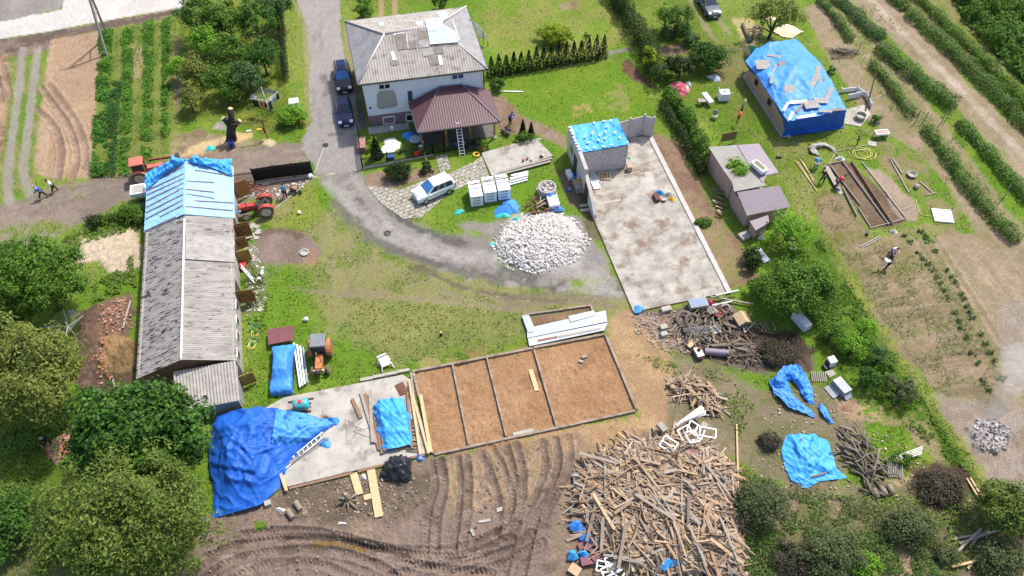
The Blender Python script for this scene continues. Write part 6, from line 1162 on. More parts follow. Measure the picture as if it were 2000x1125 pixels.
while cnt < 3000:
    x, y = random.uniform(mn_ - .6, mx_ + .6), random.uniform(ny_ - .6, my_ + .6); d = inside_depth(x, y, Wp)
    if d < -.5 or (d < 0 and random.random() > .2): continue
    s = random.uniform(.14, .32) if cnt < 300 else random.uniform(.07, .24); z = hz_(d) + gz(x, y) + (.08 if cnt < 300 else .03); e = (random.uniform(0, 6), random.uniform(0, 6), random.uniform(0, 6))
    if cnt < 300:
        o = bpy.data.objects.new("rubble_stone", SM[cnt % 10]); COL.objects.link(o); o.location = (x, y, z); o.rotation_euler = e; o.scale = (s, s * random.uniform(.6, 1), s * random.uniform(.5, .9)); tag(o, "pale broken lump of concrete in the white rubble heap", "rubble", "lumps in the white rubble heap")
    else:
        M_ = Euler(e).to_matrix(); k = len(rest.v); me = SM[cnt % 10]; rest.v += [tuple(M_ @ (v.co * s) + Vector((x, y, z))) for v in me.vertices]; rest.f += [tuple(i + k for i in f.vertices) for f in me.polygons]
    cnt += 1
n = 36; mb = MB()
for i in range(10):
    for j in range(n):
        q = Vector(Wp[0]).to_3d(); f = i / 9; a = 2 * pi * j / n; k0 = 0
        r = 0
        while inside_depth(hcx + cos(a) * r, hcy + sin(a) * r, Wp) > 0: r += .15
        x, y = hcx + cos(a) * r * f, hcy + sin(a) * r * f; mb.v.append((x, y, hz_(inside_depth(x, y, Wp)) - .02))
mb.f = [(i * n + j, i * n + (j + 1) % n, (i + 1) * n + (j + 1) % n, (i + 1) * n + j) for i in range(9) for j in range(n)]
k = len(rest.v); rest.v += mb.v; rest.f += [tuple(i + k for i in f) for f in mb.f]
tag(rest.build("rubble", "stone_mix"), "smaller white concrete rubble filling the heap", None, None, "stuff")
# ---- things by the garage wall and on the slab
box1("table", 1130, 366, (.9, 1.6, .75), A13, "wood_grey", "low wooden table with buckets along the garage wall", "table")
for x, y, m, l in ((1130, 352, "plastic_white", "white bucket on the table by the garage wall"), (1131, 359, "plastic_yellow", "yellow bucket on the table by the garage wall"), (1121, 349, "plastic_blue", "blue bucket behind the white one by the garage wall")):
    p = gp(x, y + 8, .76); single(MB().lathe(p, [(.16, 0), (.2, .32), (.18, .32), (.14, .05)], 16), "bucket", m, l, "bucket")
p = gp(1112, 373); single(MB().lathe(p, [(.13, 0), (.17, .3), (.15, .3)], 14), "bucket", "plastic_blue", "small blue bucket on the ground in the garage's shade", "bucket")
box1("panel", 1112, 345, (.5, 1.1, .5), .3, "fresh_white", "pale panel propped beside the garage's rear door", "panel")
for k, (x, y) in enumerate(((1141, 403), (1143, 412))): box1("beam", x, y, (.9, .24, .22), .15, "concrete_pale", ("upper of two short concrete beams by the garage wall's end", "lower of two short concrete beams by the garage wall's end")[k], "beam")
box1("door_panel", 1158, 345, (.75, 2.3, .12), A13, "galv", "long galvanised sheet leaning inside the garage wall", "metal sheet", z0=.2); box1("door_panel", 1162, 362, (.7, 1.5, .1), A13, "fresh_white", "white panel lying on the slab beside the garage wall", "panel", z0=.2)
mb = MB(); p = gp(1180, 347, .2)
for x in np.linspace(-.55, .55, 5): mb.box(p + Vector((x, 0, .12)), (.12, 1.1, .03))
for y in (-.45, .45): mb.box(p + Vector((0, y, .05)), (1.2, .1, .1))
single(mb, "pallet", "wood_new", "brown wooden pallet leaning before the garage room wall", "pallet")
box1("box", 1228, 335, (.5, .45, .6), .1, "cardboard", "brown cardboard box at the garage room's corner", "box", z0=.17); rag("rag", 1227, 321, .2, .15, "plastic_teal", "small teal rag on the cardboard box", "rag", 5, z=.8)
box1("box", 1281, 391, (.45, .9, .4), .3, "rust", "rusty brown chest standing on the big slab", "box", z0=.17); rag("plastic_bag", 1288, 380, .4, .35, "tarp_sky", "bright blue bag beside the rusty chest on the slab", "plastic bag", 6, z=.17); rag("sack", 1312, 392, .35, .22, "plastic_yellow", "yellowish sack on the slab's right side", "sack", 7, z=.17); rag("sack", 1306, 383, .45, .25, "concrete_grey", "grey cement sack on the slab beside the blue bag", "sack", 8, z=.17); box1("box", 1295, 395, (.4, .3, .25), .1, "steel", "small grey toolbox on the slab between the sacks", "box", z0=.17)
rag("rag", 1247, 606, .5, .12, "tarp_blue", "blue rag at the slab's lower left corner", "rag", 9, z=.17)
# ---- front fence, garden and porch clutter
def barfence(P, h, lab, name="fence", gap=.12, m="iron_black", rails=(.15, .9), bt=.035, posts=True, back=False):
    pts = [G(*q) for q in P]; t = thing(name, lab, "gate" if "gate" in name else "fence", pts[0])
    for a, b in zip(pts, pts[1:]):
        L_ = (b - a).length; mb = MB()
        for i in range(int(L_ / gap)): q = a.lerp(b, (i + .5) * gap / L_); mb.box(q + UP * (h / 2 + .08), (bt, bt, h), atan2((b - a).y, (b - a).x))
        mb.build("bar_panel", m, t)
        for z in rails: MB().beam(a + UP * z * h, b + UP * z * h, .05, .06).build("rail", m, t)
        if back: MB().beam(a + UP * (h * .52) + V * .12, b + UP * (h * .52) + V * .12, .02, h * .95).build("bar_shadow_sheet", m, t)  # dark sheet added behind the bars to stand for their shadow
    if posts:
        for q in pts: MB().box(q + UP * (h / 2 + .1), (.09, .09, h + .2)).build("post", m, t)
    return t
barfence([(709, 328), (758, 318), (808, 309), (846, 302)], 1.25, "black iron bar fence enclosing the small front garden", back=False, gap=.09); barfence([(846, 302), (868, 298)], 1.2, "black iron garden gate before the porch path", "gate"); barfence([(868, 298), (905, 291), (938, 285)], 1.2, "short black iron fence right of the garden gate", gap=.09)
barfence([(709, 328), (704, 290), (700, 262)], 1.2, "black iron side fence along the driveway edge", gap=.1)
sheet([(709, 331), (846, 304.5), (846, 301.5), (709, 327.5)], -.2, .09, "concrete_grey", "kerb")
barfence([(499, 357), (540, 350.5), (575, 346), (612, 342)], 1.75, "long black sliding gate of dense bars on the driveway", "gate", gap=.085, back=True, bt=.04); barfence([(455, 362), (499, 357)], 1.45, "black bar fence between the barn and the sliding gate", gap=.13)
sheet([(500, 361), (612, 345), (612, 343), (500, 358.5)], -.2, .1, "concrete_grey", "kerb")
single(MB().blob(gp(607, 347, .25), .27, 2, .15), "stone", "fresh_white", "white stone at the sliding gate's right end", "stone")
board((512, 362), (528, 359), .25, .1, "concrete_pale", "short grey plank at the foot of the sliding gate")
rag("tarpaulin", 764, 285, 1.15, .25, "fresh_white", "white plastic sheet spread on the front lawn", "tarp", 14, .8)
rag("tarpaulin", 800, 267, .9, .5, "tarp_blue", "crumpled blue plastic beside the porch's left post", "tarp", 15)
p = gp(812, 282); t = thing("garden_table", "round pale garden table under the porch's left corner", "table", p); MB().lathe((0, 0, .68), [(.6, 0), (.6, .05)], 20).build("table_top", "galv", t, False, False); MB().tube([(0, 0, 0), (0, 0, .7)], .05).build("leg", "metal_dark", t, False, False)
for x, y, m, l in ((822, 292, "plastic_white", "white bucket beside the garden table"), (766, 255, "plastic_white", "white bucket under the house's basement window"), (885, 287, "plastic_blue", "blue canister on the porch floor"), (892, 286, "plastic_teal", "turquoise canister beside the blue one on the porch"), (905, 284, "plastic_white", "white canister behind the ladder on the porch")): single(MB().lathe(gp(x, y, .08), [(.17, 0), (.2, .4), (.16, .45)], 14), "bucket", m, l, "bucket")
wrinkled([[(808, 296, .9), (820, 293.5, .95)], [(807, 305, .35), (820, 303, .3)]], "plastic_red", "cloth", None, 8, .06, 2, 71); o = bpy.data.objects["cloth"]; tag(o, "red cloth hung over the black front fence", "cloth")
box1("crate", 763, 309, (.7, .5, .35), .2, "plastic_blue", "blue crate behind the black front fence", "crate")
p = gp(923, 290); t = thing("furniture_set", "dark armchair on the porch's right side", "armchair", p, .2); MB().box((0, 0, .25), (.8, .8, .45)).build("seat", "plastic_black", t, False, False); MB().box((0, .38, .6), (.8, .15, .7)).build("backrest", "plastic_black", t, False, False)
t.name = "armchair"
for s in (-1, 1): MB().box((s * .4, 0, .4), (.12, .8, .55)).build("armrest", "plastic_black", t, False, False)
rag("towel", 917, 283, .3, .3, "fresh_white", "white towel on the dark armchair", "towel", 16, z=.5)
def ladder(a, za, b, zb, w, nr, lab, m="pvc_white", d=None):
    p, q = G(a[0], a[1], za), G(b[0], b[1], zb); t = thing("ladder", lab, "ladder", (p.x, p.y, za)); x = d or Vector((-(q - p).y, (q - p).x, 0)).normalized()
    if d is None and (q - p).xy.length < .2: x = Vector((1, 0, 0))
    for s in (-1, 1): MB().beam(p + x * s * w / 2, q + x * s * w / 2, .06, .09).build("rail", m, t)
    for i in range(nr): f = (i + .7) / (nr + .4); MB().beam(p.lerp(q, f) - x * w / 2, p.lerp(q, f) + x * w / 2, .05, .035).build("rung", m, t)
ladder((903, 304), .03, (894.5, 236), 3.1, .5, 11, "white ladder leaning on the maroon porch roof", d=U)
ladder((497, 550), .1, (470, 519), 1.6, .4, 8, "white ladder leaning against the barn's yard wall", d=V)
p = gp(945, 294); t = thing("potted_plant", "tall potted plant at the porch's right front", "potted plant", p); MB().lathe((0, 0, 0), [(.16, 0), (.24, .35), (.2, .35)], 16).build("pot", mat("terracotta", (.38, .14, .08), .8, .15), t, False, False)
P, Nn = crownpts((p.x, p.y, p.z + .8), (.3, .3, .5), 12, 300, .18); leaves("foliage", P, Nn, .16, "leaf_lime", t)
def torus(c, R_, r_, n=24, tilt=None): 
    pts = [Vector((R_ * cos(2 * pi * i / n), R_ * sin(2 * pi * i / n), 0)) for i in range(n + 1)]
    if tilt is not None: pts = [tilt @ q for q in pts]
    return [Vector(c) + q for q in pts]
single(MB().tube(torus(gp(930, 303, .1), .28, .08), .09, 8), "planter_ring", "plastic_yellow", "yellow tyre planter at the end of the front path", "planter")
p = gp(707, 288); t = thing("tile_stack", "stack of reddish roof tiles with boards beside the driveway fence", "tile stack", p, .1); 
for k in range(3): MB().box((0, -.55 + k * .55, .35), (.85, .5, .7)).build("tile_block", "wall_pink" if 0 else mat("tile_rose", (.40, .19, .16), .9, .25, 5), t, False, False)
for k in range(2): MB().beam((-.3 + .5 * k, -.7, .75), (.1 + .3 * k, .9, .78), .09, .05).build("board", "wood_grey", t, False, False)
board((835, 321), (822, 280), .04, .04, "wood_new", "thin pole leaning across the front fence", "pole", "pole", za=.02, zb=1.3)
board((975, 179), (1022, 180), .12, .08, "fresh_white", "white pipe lying on the back lawn beside the shrub", "pipe", "pipe")
for k, (x, y, m) in enumerate(((1022, 317, "plastic_red"), (1030, 313, "steel"), (1038, 315, "fresh_white"), (1060, 308, "fresh_white"), (1056, 309, "rust_red"))): single(MB().lathe(gp(x, y, .14), [(.1, 0), (.13, .25), (.08, .3)], 12), "canister", m, ("red canister on the concrete pad", "dark grey canister between two others on the concrete pad", "white canister on the concrete pad beside a grey one", "white jug at the concrete pad's right end", "dull red tin at the concrete pad's right end")[k], "canister")
p = gp(990, 262); t = thing("wheelbarrow", "wheelbarrow standing behind the porch's right post", "wheelbarrow", p, 2.6)
def barrow(t, m):
    MB().add([(-.45, -.3, .6), (.4, -.25, .6), (.4, .25, .6), (-.45, .3, .6), (-.3, -.2, .3), (.2, -.18, .3), (.2, .18, .3), (-.3, .2, .3)], [(4, 7, 6, 5), (0, 4, 5, 1), (1, 5, 6, 2), (2, 6, 7, 3), (3, 7, 4, 0)]).build("tray", m, t, False, False); wheel(t, .55, 0, .2, .1)
    for s in (-1, 1): MB().tube([(.55, s * .06, .2), (-.3, s * .25, .32), (-1.0, s * .3, .62)], .02, 6).build("handle", "metal_dark", t, False, False); MB().tube([(-.25, s * .22, .3), (-.3, s * .24, 0)], .02, 6).build("leg", "metal_dark", t, False, False)
barrow(t, "steel"); t = thing("wheelbarrow", "wheelbarrow full of brown soil in front of the blue-jacketed person", "wheelbarrow", gp(577, 375), -.35); barrow(t, "rust"); MB().blob((0, 0, .58), .33, 2, .15, (1.1, .8, .45)).build("soil_load", mat("soil_load", (.36, .2, .11), .95, .3, 6), t, True, False)
# ---- yard: hose coils, stones, covered car, tank, chair
single(MB().tube([(gp(635, 285).x, gp(635, 285).y, .05)] + [tuple(G(*q, .06)) for q in ((628, 300), (618, 330), (610, 345), (580, 372), (545, 402), (500, 432), (440, 458))], .03, 5), "rope", "rope", "pale rope stretched from the driveway manhole across the grass to the barn", "rope")
single(MB().lathe(gp(636, 284, .02), [(.3, 0), (.3, .05), (.24, .06)], 20), "manhole_cover", "metal_dark", "round manhole cover in the driveway", "manhole cover")
single(MB().lathe(gp(595, 494, .0), [(.38, 0), (.42, .12), (.3, .14), (.26, .02)], 20), "drain_ring", "concrete_grey", "round concrete drain ring on the bare earth", "drain ring")
single(MB().lathe(gp(757, 456, .0), [(.3, 0), (.34, .06), (.25, .07), (.22, .02)], 20), "drain_ring", "gutter", "small dark drain ring in the gravel bend", "drain ring")
single(MB().blob(gp(585, 417, .15), .2, 2, .05), "ball", "fresh_white", "pale ball on the grass below the red tractor", "ball"); single(MB().blob(gp(598, 626, .2), .27, 2, .25, (1, .9, .8)), "sack", "fresh_white", "small white sack on the grass above the tarp-covered car", "sack")
rag("plastic_bag", 466, 411, .5, .5, "tarp_sky", "bright blue bag by the barn wall beside the red tractor", "plastic bag", 17)
box1("chair", 477, 524, (.5, .55, .5), .1, "plastic_red", "red crate beside the white ladder at the barn wall", "crate", z0=.1)
for k, (m, c) in enumerate((("hose_green", (497, 640)), ("hose_yellow", (500, 652)), ("hose_green", (496, 668)), ("hose_yellow", (493, 676)))):
    pts = [];
    for i in range(60): a = i * .42; rr = .34 + .12 * sin(i * .5 + k); q = gp(*c); pts.append(q + Vector((cos(a) * rr * .8, sin(a) * rr * 1.1, .04 + .002 * i)))
    single(MB().tube(pts, .028, 5), "hose", m, ("green hose coil nearest the barn door, upper of two", "yellow hose coil next to the upper green coil", "green hose coil, lower of two beside the barn wall", "yellow hose coil below, beside the barn wall")[k], "hose")
for k in range(26):
    x, y = random.choice([(488, 500), (492, 530), (505, 580), (512, 590), (485, 470), (497, 450)]); o = MB().prism([(cos(a) * random.uniform(.2, .4), sin(a) * random.uniform(.15, .32)) for a in np.linspace(0, 5.3, 6)], 0, .07).build("flagstone", "concrete_pale"); o.location = gp(x + random.uniform(-9, 9), y + random.uniform(-16, 16), 0); tag(o, "flat pale stone lying in the grass along the barn's yard wall", "stone", "flat stones along the barn wall")
cv = thing("covered_car", "car completely wrapped in a tied blue tarp on the lawn", "covered car", gp(554, 727), radians(95))
CN_ = []
for x, z, wv in ((-2.25, .15, .78), (-2.15, .75, .84), (-1.75, .98, .86), (-1.0, 1.38, .74), (.0, 1.42, .72), (.55, 1.3, .72), (1.15, .92, .82), (1.85, .80, .82), (2.15, .6, .78), (2.25, .12, .74)):
    CN_.append([Vector((x, y * wv, zz3)) for y, zz3 in ((-1.08, .08), (-1.06, min(z, .55)), (-.86 if z < 1.1 else -.78, z * .92), (0, z), (.86 if z < 1.1 else .78, z * .92), (1.06, min(z, .55)), (1.08, .08))])
Mx = Matrix.Translation(cv.location) @ Matrix.Rotation(radians(97 + 180), 4, 'Z'); wrinkled([[Mx @ q for q in r] for r in CN_], "tarp_blue", "tarp_cover", cv, 6, .06, 1.6, 81)
wrinkled([[Mx @ Vector((x, y, .32 + .04 * sin(x))) for y in (-.95, 0, .95)] for x in (-2.0, 0, 2.0)], "tyre", "underbody", cv, 3, .0)
o = box1("sheet", 551, 662, (2.1, 1.55, .08), .22, "claret_sheet", "dark maroon sheet lying behind the tarp-covered car", "metal sheet", z0=.55); 
for k in range(4): board((576 + k * 6, 674 + k * 3), (588 + k * 4.6, 760 - k * 3), .13, .13, "pvc_white" if k < 3 else "galv", ("white pipe nearest the tarp-covered car", "second white pipe from the tarp-covered car", "third white pipe from the tarp-covered car", "grey-blue pipe outermost beside the orange tractor")[k], "pipe", "pipe", "pipes beside the covered car", za=.25)
p = gp(753, 712); t = thing("garden_chair", "white plastic chair tipped over on the lawn", "chair", p, .5)
MB().box((0, 0, .5), (.8, .75, .06), M=Matrix.Rotation(.5, 3, 'X')).build("seat", "plastic_white", t, False, False); MB().box((-.05, .42, .4), (.8, .1, .75), M=Matrix.Rotation(-.3, 3, 'X')).build("backrest", "plastic_white", t, False, False)
for sx in (-1, 1):
    for sy in (-1, 1): MB().beam((sx * .4, sy * .3, .5), (sx * .52, sy * .42 - .2, .05), .08, .08).build("leg", "plastic_white", t, False, False)
for k in range(4): box1("kerb_stone", 716 + k * 24, 742 - k * 5.4, (1.0, .28, .22), .22, "concrete_pale", "pale kerb block along the lawn edge of the small slab", "kerb stone", "kerb blocks along the small slab")
p = gp(862, 655); t = thing("tree_stump", "short sawn stump on the central lawn", "stump", p); MB().tube([(0, 0, -.05), (0, 0, .45)], [.13, .1], 9).build("trunk", "bark_dark", t, False, False); MB().lathe((0, 0, .45), [(.1, 0), (.09, .012)], 9).build("cut_face", "log_cut", t, False, False)
p = gp(592, 800, .17); t = thing("sprayer", "turquoise sprayer tank with a red frame on the small slab", "sprayer", p, .15)
MB().lathe((0, 0, .65), [(.2, -.62), (.42, -.55), (.46, -.3), (.46, .3), (.42, .55), (.2, .62)], 22, Matrix.Rotation(pi / 2, 3, 'Y')).build("tank", "turquoise", t, True, False); MB().lathe((0, 0, 1.08), [(.16, 0), (.16, .08), (.1, .1)], 14).build("lid", "plastic_red", t, False, False)
for s in (-1, 1): MB().beam((-.7, s * .35, .12), (.7, s * .35, .12), .08, .08).build("frame_rail", "rust_red", t, False, False); MB().tube(torus((s * .25, 0, .65), .475, .02, 20, Matrix.Rotation(pi / 2, 3, 'Y')), .02, 5).build("band", "plastic_red", t, False, False)
MB().beam((-1.0, .3, .7), (1.0, .35, .72), .12, .1).build("boom", "metal_dark", t, False, False)
# ---- the big blue tarp and the clutter of the small slab
BT = [[(412, 850, .1), (422, 812, .5), (480, 798, 1.3), (540, 797, 1.2), (562, 806, 1.0)], [(410, 868, .3), (430, 842, 1.7), (490, 825, 2.3), (528, 830, 1.6), (600, 815, 1.1)], [(412, 895, .4), (440, 880, 2.1), (485, 866, 2.3), (520, 878, 1.35), (636, 822, .5)], [(415, 930, .3), (450, 915, 1.8), (495, 898, 1.9), (535, 893, .9), (652, 826, .12)], [(416, 975, .15), (448, 955, 1.1), (500, 940, 1.3), (540, 925, .4), (600, 870, .1)], [(416, 1012, .05), (450, 1003, .3), (510, 985, .35), (547, 952, .08), (556, 915, .05)]]
t = thing("tarpaulin", "huge dark blue tarp heaped over stored goods at the barn's front", "tarp", gp(480, 900)); wrinkled(BT, "tarp_deep", "sheet", t, 18, .17, .55, 91, (1.0, .55), 6, 75, .12)
wrinkled([[(540, 800, 1.25), (590, 806, 1.2), (625, 818, .6), (650, 815, .25)], [(535, 830, 1.75), (580, 832, 1.5), (620, 835, .8), (660, 825, .3)], [(530, 862, 1.5), (560, 858, 1.3), (600, 855, .7), (640, 838, .2)], [(545, 895, .35), (560, 885, .4), (590, 870, .25), (630, 850, .06)]], "tarp_blue", "upper_sheet", t, 15, .12, .8, 93, (.6, 1.2), 4, 45, .1)
ladder((552, 914), .25, (632, 848), .45, .4, 9, "white metal ladder lying along the huge blue tarp's edge", d=Vector((-.5, .85, 0)))
for k in range(5): board((556 + k * 4, 912 - k), (628 + k * 4, 852 + k * 2), .05, .05, "wood_grey" if k % 2 else "steel", "thin rod lying beside the ladder along the huge tarp", "rod", "rod", "rods beside the ladder", za=.2 + .05 * k)
rag("rag", 632, 867, .6, .2, "tarp_blue", "small piece of blue tarp on the slab near the ladder", "rag", 18, z=.17); rag("tarpaulin", 650, 824, .55, .4, "tarp_blue", "bunched end of blue tarp on the slab with brown hay", "tarp", 19, z=.17); rag("hay", 640, 820, .4, .3, mat("hay", (.3, .2, .11), .95, .3, 8), "clump of hay caught in the bunched blue tarp", "hay", 20, z=.3)
for k in range(14):
    a = random.uniform(0, pi); p = gp(690 + random.uniform(-22, 22), 845 + random.uniform(-14, 14), .2); d = Vector((cos(a), sin(a), .02)) * random.uniform(.3, .9); o = MB().tube([-d, d], .02, 5).build("twig", "wood_grey"); o.location = p; tag(o, "dry twig in the small litter patch on the slab", "twig", "twigs on the small slab")
t = thing("timber_stack", "timber stack under a bright blue tarp on the small slab", "timber stack", gp(765, 850, .17)); sk_ = MB()
a, b = gp(735, 800), gp(752, 885); ax = (b - a).normalized(); ay = Vector((-ax.y, ax.x, 0))
for k in range(9): MB().beam(a + ay * (-.2 + .24 * k) + UP * (.3 + .12 * (k % 2)) - ax * random.uniform(-.1, .3), b + ay * (-.2 + .24 * k) + UP * (.3 + .12 * (k % 2)) + ax * random.uniform(-.1, .2), .2, .2).build("timber", "wood_brown", t)
tt2 = thing("tarpaulin", "bright blue tarp draped over the timber stack beside the sand beds", "tarp", gp(765, 840))
wrinkled([[(728, 797, .3), (740, 780, .95), (765, 778, 1.0), (786, 777, .9), (790, 790, .35)], [(734, 825, .3), (745, 812, 1.0), (768, 808, 1.12), (790, 806, .95), (796, 815, .35)], [(741, 855, .3), (752, 845, .95), (775, 842, 1.0), (796, 838, .9), (801, 846, .35)], [(748, 886, .25), (758, 877, .6), (778, 874, .6), (798, 868, .55), (804, 872, .3)]], "tarp_sky", "sheet", tt2, 13, .11, 1.2, 95, (.6, 1.3), 3, 40, .09)
bm_ = (((706, 770), (735, 868)), ((714, 772), (742, 882)), ((724, 772), (729, 868)), ((689, 782), (706, 820)), ((800, 745), (822, 892)), ((806, 775), (838, 890)), ((812, 800), (822, 900)), ((796, 770), (806, 880)), ((804, 733), (812, 800)), ((822, 774), (842, 886)))
for k, (a, b) in enumerate(bm_): board(a, b, random.uniform(.14, .28), random.uniform(.1, .18), "wood_new" if k in (5, 9, 4) else ("wood_brown" if k % 2 else "wood_grey"), ("long timber left of the blue-draped stack on the small slab" if k < 4 else "long timber between the blue-draped stack and the sand beds"), "beam", "beam", "timbers beside the blue-draped stack" if k < 4 else "timbers along the sand beds", za=.18 + .05 * (k % 3))
box1("metal_sheet", 785, 762, (.7, 1.1, .06), .5, "rust", "rusty sheet on the slab above the blue-draped stack", "metal sheet", z0=.2)
for k in range(7): board((796 + k * 2.4, 757 - k), (800 + k * 2.4, 778), .04, .04, "rust", "thin reinforcing rod on the slab by the sand beds", "rod", "rod", "reinforcing rods by the sand beds", za=.25)
for k in range(16): p = gp(800 + random.uniform(-3, 9), 820 + k * 4.2, .25); o = MB().tube([(-.5, 0, 0), (.5, random.uniform(-.2, .2), .05)], .05, 6).build("branch", "log_mix"); o.location = p; tag(o, "short branch stacked right of the blue-draped timber", "branch", "branches beside the blue-draped stack")
BK = wrinkled([[(747, 912, .1), (765, 893, .75), (787, 890, .8), (804, 895, .1)], [(745, 925, .15), (762, 910, .9), (790, 906, 1.05), (804, 912, .25)], [(746, 940, .02), (766, 936, .3), (788, 938, .45), (803, 938, .02)]], "tarp_black", "tarpaulin", None, 10, .22, 1.6, 97)
tag(BK, "shiny black plastic sheet over a small heap by the slab's corner", "tarp"); rag("rag", 820, 893, .4, .3, "tarp_blue", "small blue plastic scrap beside the black sheet", "rag", 21)
for k, (a, b, w_) in enumerate((((691, 926), (703, 967), .55), ((725, 919), (741, 1011), .6), ((711, 974), (727, 969), .4), ((549, 926), (562, 962), .22))): board(a, b, w_, .06, "wood_new", ("short wide pale board below the small slab", "longest pale board sloping down from the slab edge", "small pale offcut between the two wide boards", "narrow pale board at the huge tarp's right edge")[k], "board", "board", za=.1 if k != 3 else .3)
for k, (a, b) in enumerate((((565, 955), (690, 925)), ((700, 922), (830, 889)))): board(a, b, .2, .16, "wood_brown", ("old beam edging the small slab's lower side, left piece", "old beam edging the small slab's lower side, right piece")[k], "beam", "beam", za=.02)
p = gp(680, 980); t = thing("tree_stump", "uprooted stump with spreading roots on the mud", "stump", p)
MB().tube([(0, 0, .2), (0, .1, .55), (-.05, .2, .95)], [.22, .17, .15], 10).build("trunk", "log_mix", t, True, False); MB().lathe((-.05, .2, .95), [(.14, 0), (.1, .02)], 10).build("cut_face", "wood_grey", t, False, False)
for k in range(9): a = k * .7; L_ = random.uniform(.5, 1.3); MB().tube([(0, 0, .25), (cos(a) * L_ * .5, sin(a) * L_ * .5, .22), (cos(a) * L_, sin(a) * L_, .03), (cos(a + .3) * L_ * 1.3, sin(a + .3) * L_ * 1.3, .02)], [.11, .08, .04, .015], 6).build("root", "log_mix", t, True, False)
for k, (x, y) in enumerate(((583, 990), (568, 1006))): p = gp(x, y, .22); single(MB().tube([p + Vector((-.25, .3, 0)), p + Vector((.25, -.3, 0))], .2, 10), "log", "log_mix", ("short grey log lying upright of two near the huge tarp", "short brown log lower of two near the huge tarp")[k], "log")
rag("plastic_bag", 547, 996, .3, .25, "fresh_white", "white bag on the ground below the huge blue tarp", "plastic bag", 22); rag("plastic_bag", 710, 932, .25, .2, "fresh_white", "white scrap between the two wide boards", "plastic bag", 23); rag("paper", 668, 1022, .25, .08, "fresh_white", "white paper trodden into the mud", "paper", 24, .4)
box1("stone", 524, 985, (.45, .4, .35), .4, "concrete_pale", "pale concrete block weighing the huge tarp's lower edge", "block"); box1("brick", 976, 994, (.5, .3, .15), .3, "concrete_pale", "pale block lying in the mud ruts", "block"); board((920, 1035), (926, 1048), .2, .12, "wood_grey", "short grey offcut lying in the mud ruts"); board((935, 1020), (958, 1016), .18, .08, "concrete_pale", "flat pale offcut in the mud by the ruts")
# ---- foundation of the new building
fo = thing("foundation", "low concrete foundation walls dividing four brown sand beds", "foundation", G(846, 890))
def fwall(a, b, w_=.2, h=.22, m="concrete_grey", nm="wall"): p, q = G(*a), G(*b); MB().beam(p + UP * (h / 2 - .1), q + UP * (h / 2 - .1), w_, h + .2).build(nm, m, fo)
mat("found_wall", (.27, .21, .16), .95, .35, 1.8, .01, stain=((.17, .11, .07), 1.5, .5))
for a, b in (((806, 727), (1040, 682)), ((1042, 681), (1180, 655)), ((1183, 657), (1243, 801)), ((849, 889), (1240, 804)), ((808, 730), (846, 887))): fwall(a, b, m="found_wall")
for a, b in (((884, 714), (916, 871)), ((951, 700), (989, 854)), ((1043, 685), (1087, 834))): fwall(a, b, .15, .24, "found_wall", "partition_wall")
for a, b in (((1022, 617), (1154, 598)), ((1154, 599), (1166, 640)), ((1022, 618), (1035, 665))): fwall(a, b, .16, .2, "found_wall")
for k in range(3): board((1050 + k * 40, 669 - k * 7.6), (1088 + k * 42, 661.5 - k * 8), .2, .14, "brick_red" if k == 0 else "wood_grey", "timber resting on the foundation below the metal sheets", "beam", "beam", "timbers on the foundation below the metal sheets", za=.14)
MS = (([(1030, 660), (1186, 628), (1183, 606), (1165, 610), (1029, 641)], .26, "lower wide galvanised sheet over the small foundation bed"), ([(1034, 676), (1180, 645), (1187, 630), (1031, 661)], .25, "bottom galvanised sheet over the foundation bed"), ([(1110, 617), (1160, 606), (1164, 615), (1114, 629)], .33, "small top galvanised sheet over the foundation bed"), ([(1019, 616), (1033, 615), (1043, 638), (1042, 648), (1031, 649)], .31, "bright narrow galvanised sheet at the foundation bed's left corner"))
for P, z, l in MS: single(MB().slab([G(x, y, z + (.02 if i % 2 else 0)) for i, (x, y) in enumerate(P)], .03), "metal_sheet", "galv", l, "metal sheet", "galvanised sheets on the foundation")
board((1036, 722), (1049, 764), .36, .06, "wood_new", "loose board lying in the third sand bed", za=.04); board((1136, 700), (1146, 697), .25, .2, "wood_grey", "small grey block lying in the largest sand bed", "block", "block"); board((1131, 706), (1138, 709), .2, .15, "concrete_pale", "small pale brick in the largest sand bed", "brick", "brick"); board((1002, 850), (1042, 840), .28, .08, "concrete_pale", "pale broken slab piece below the foundation wall", "slab piece", "slab piece")
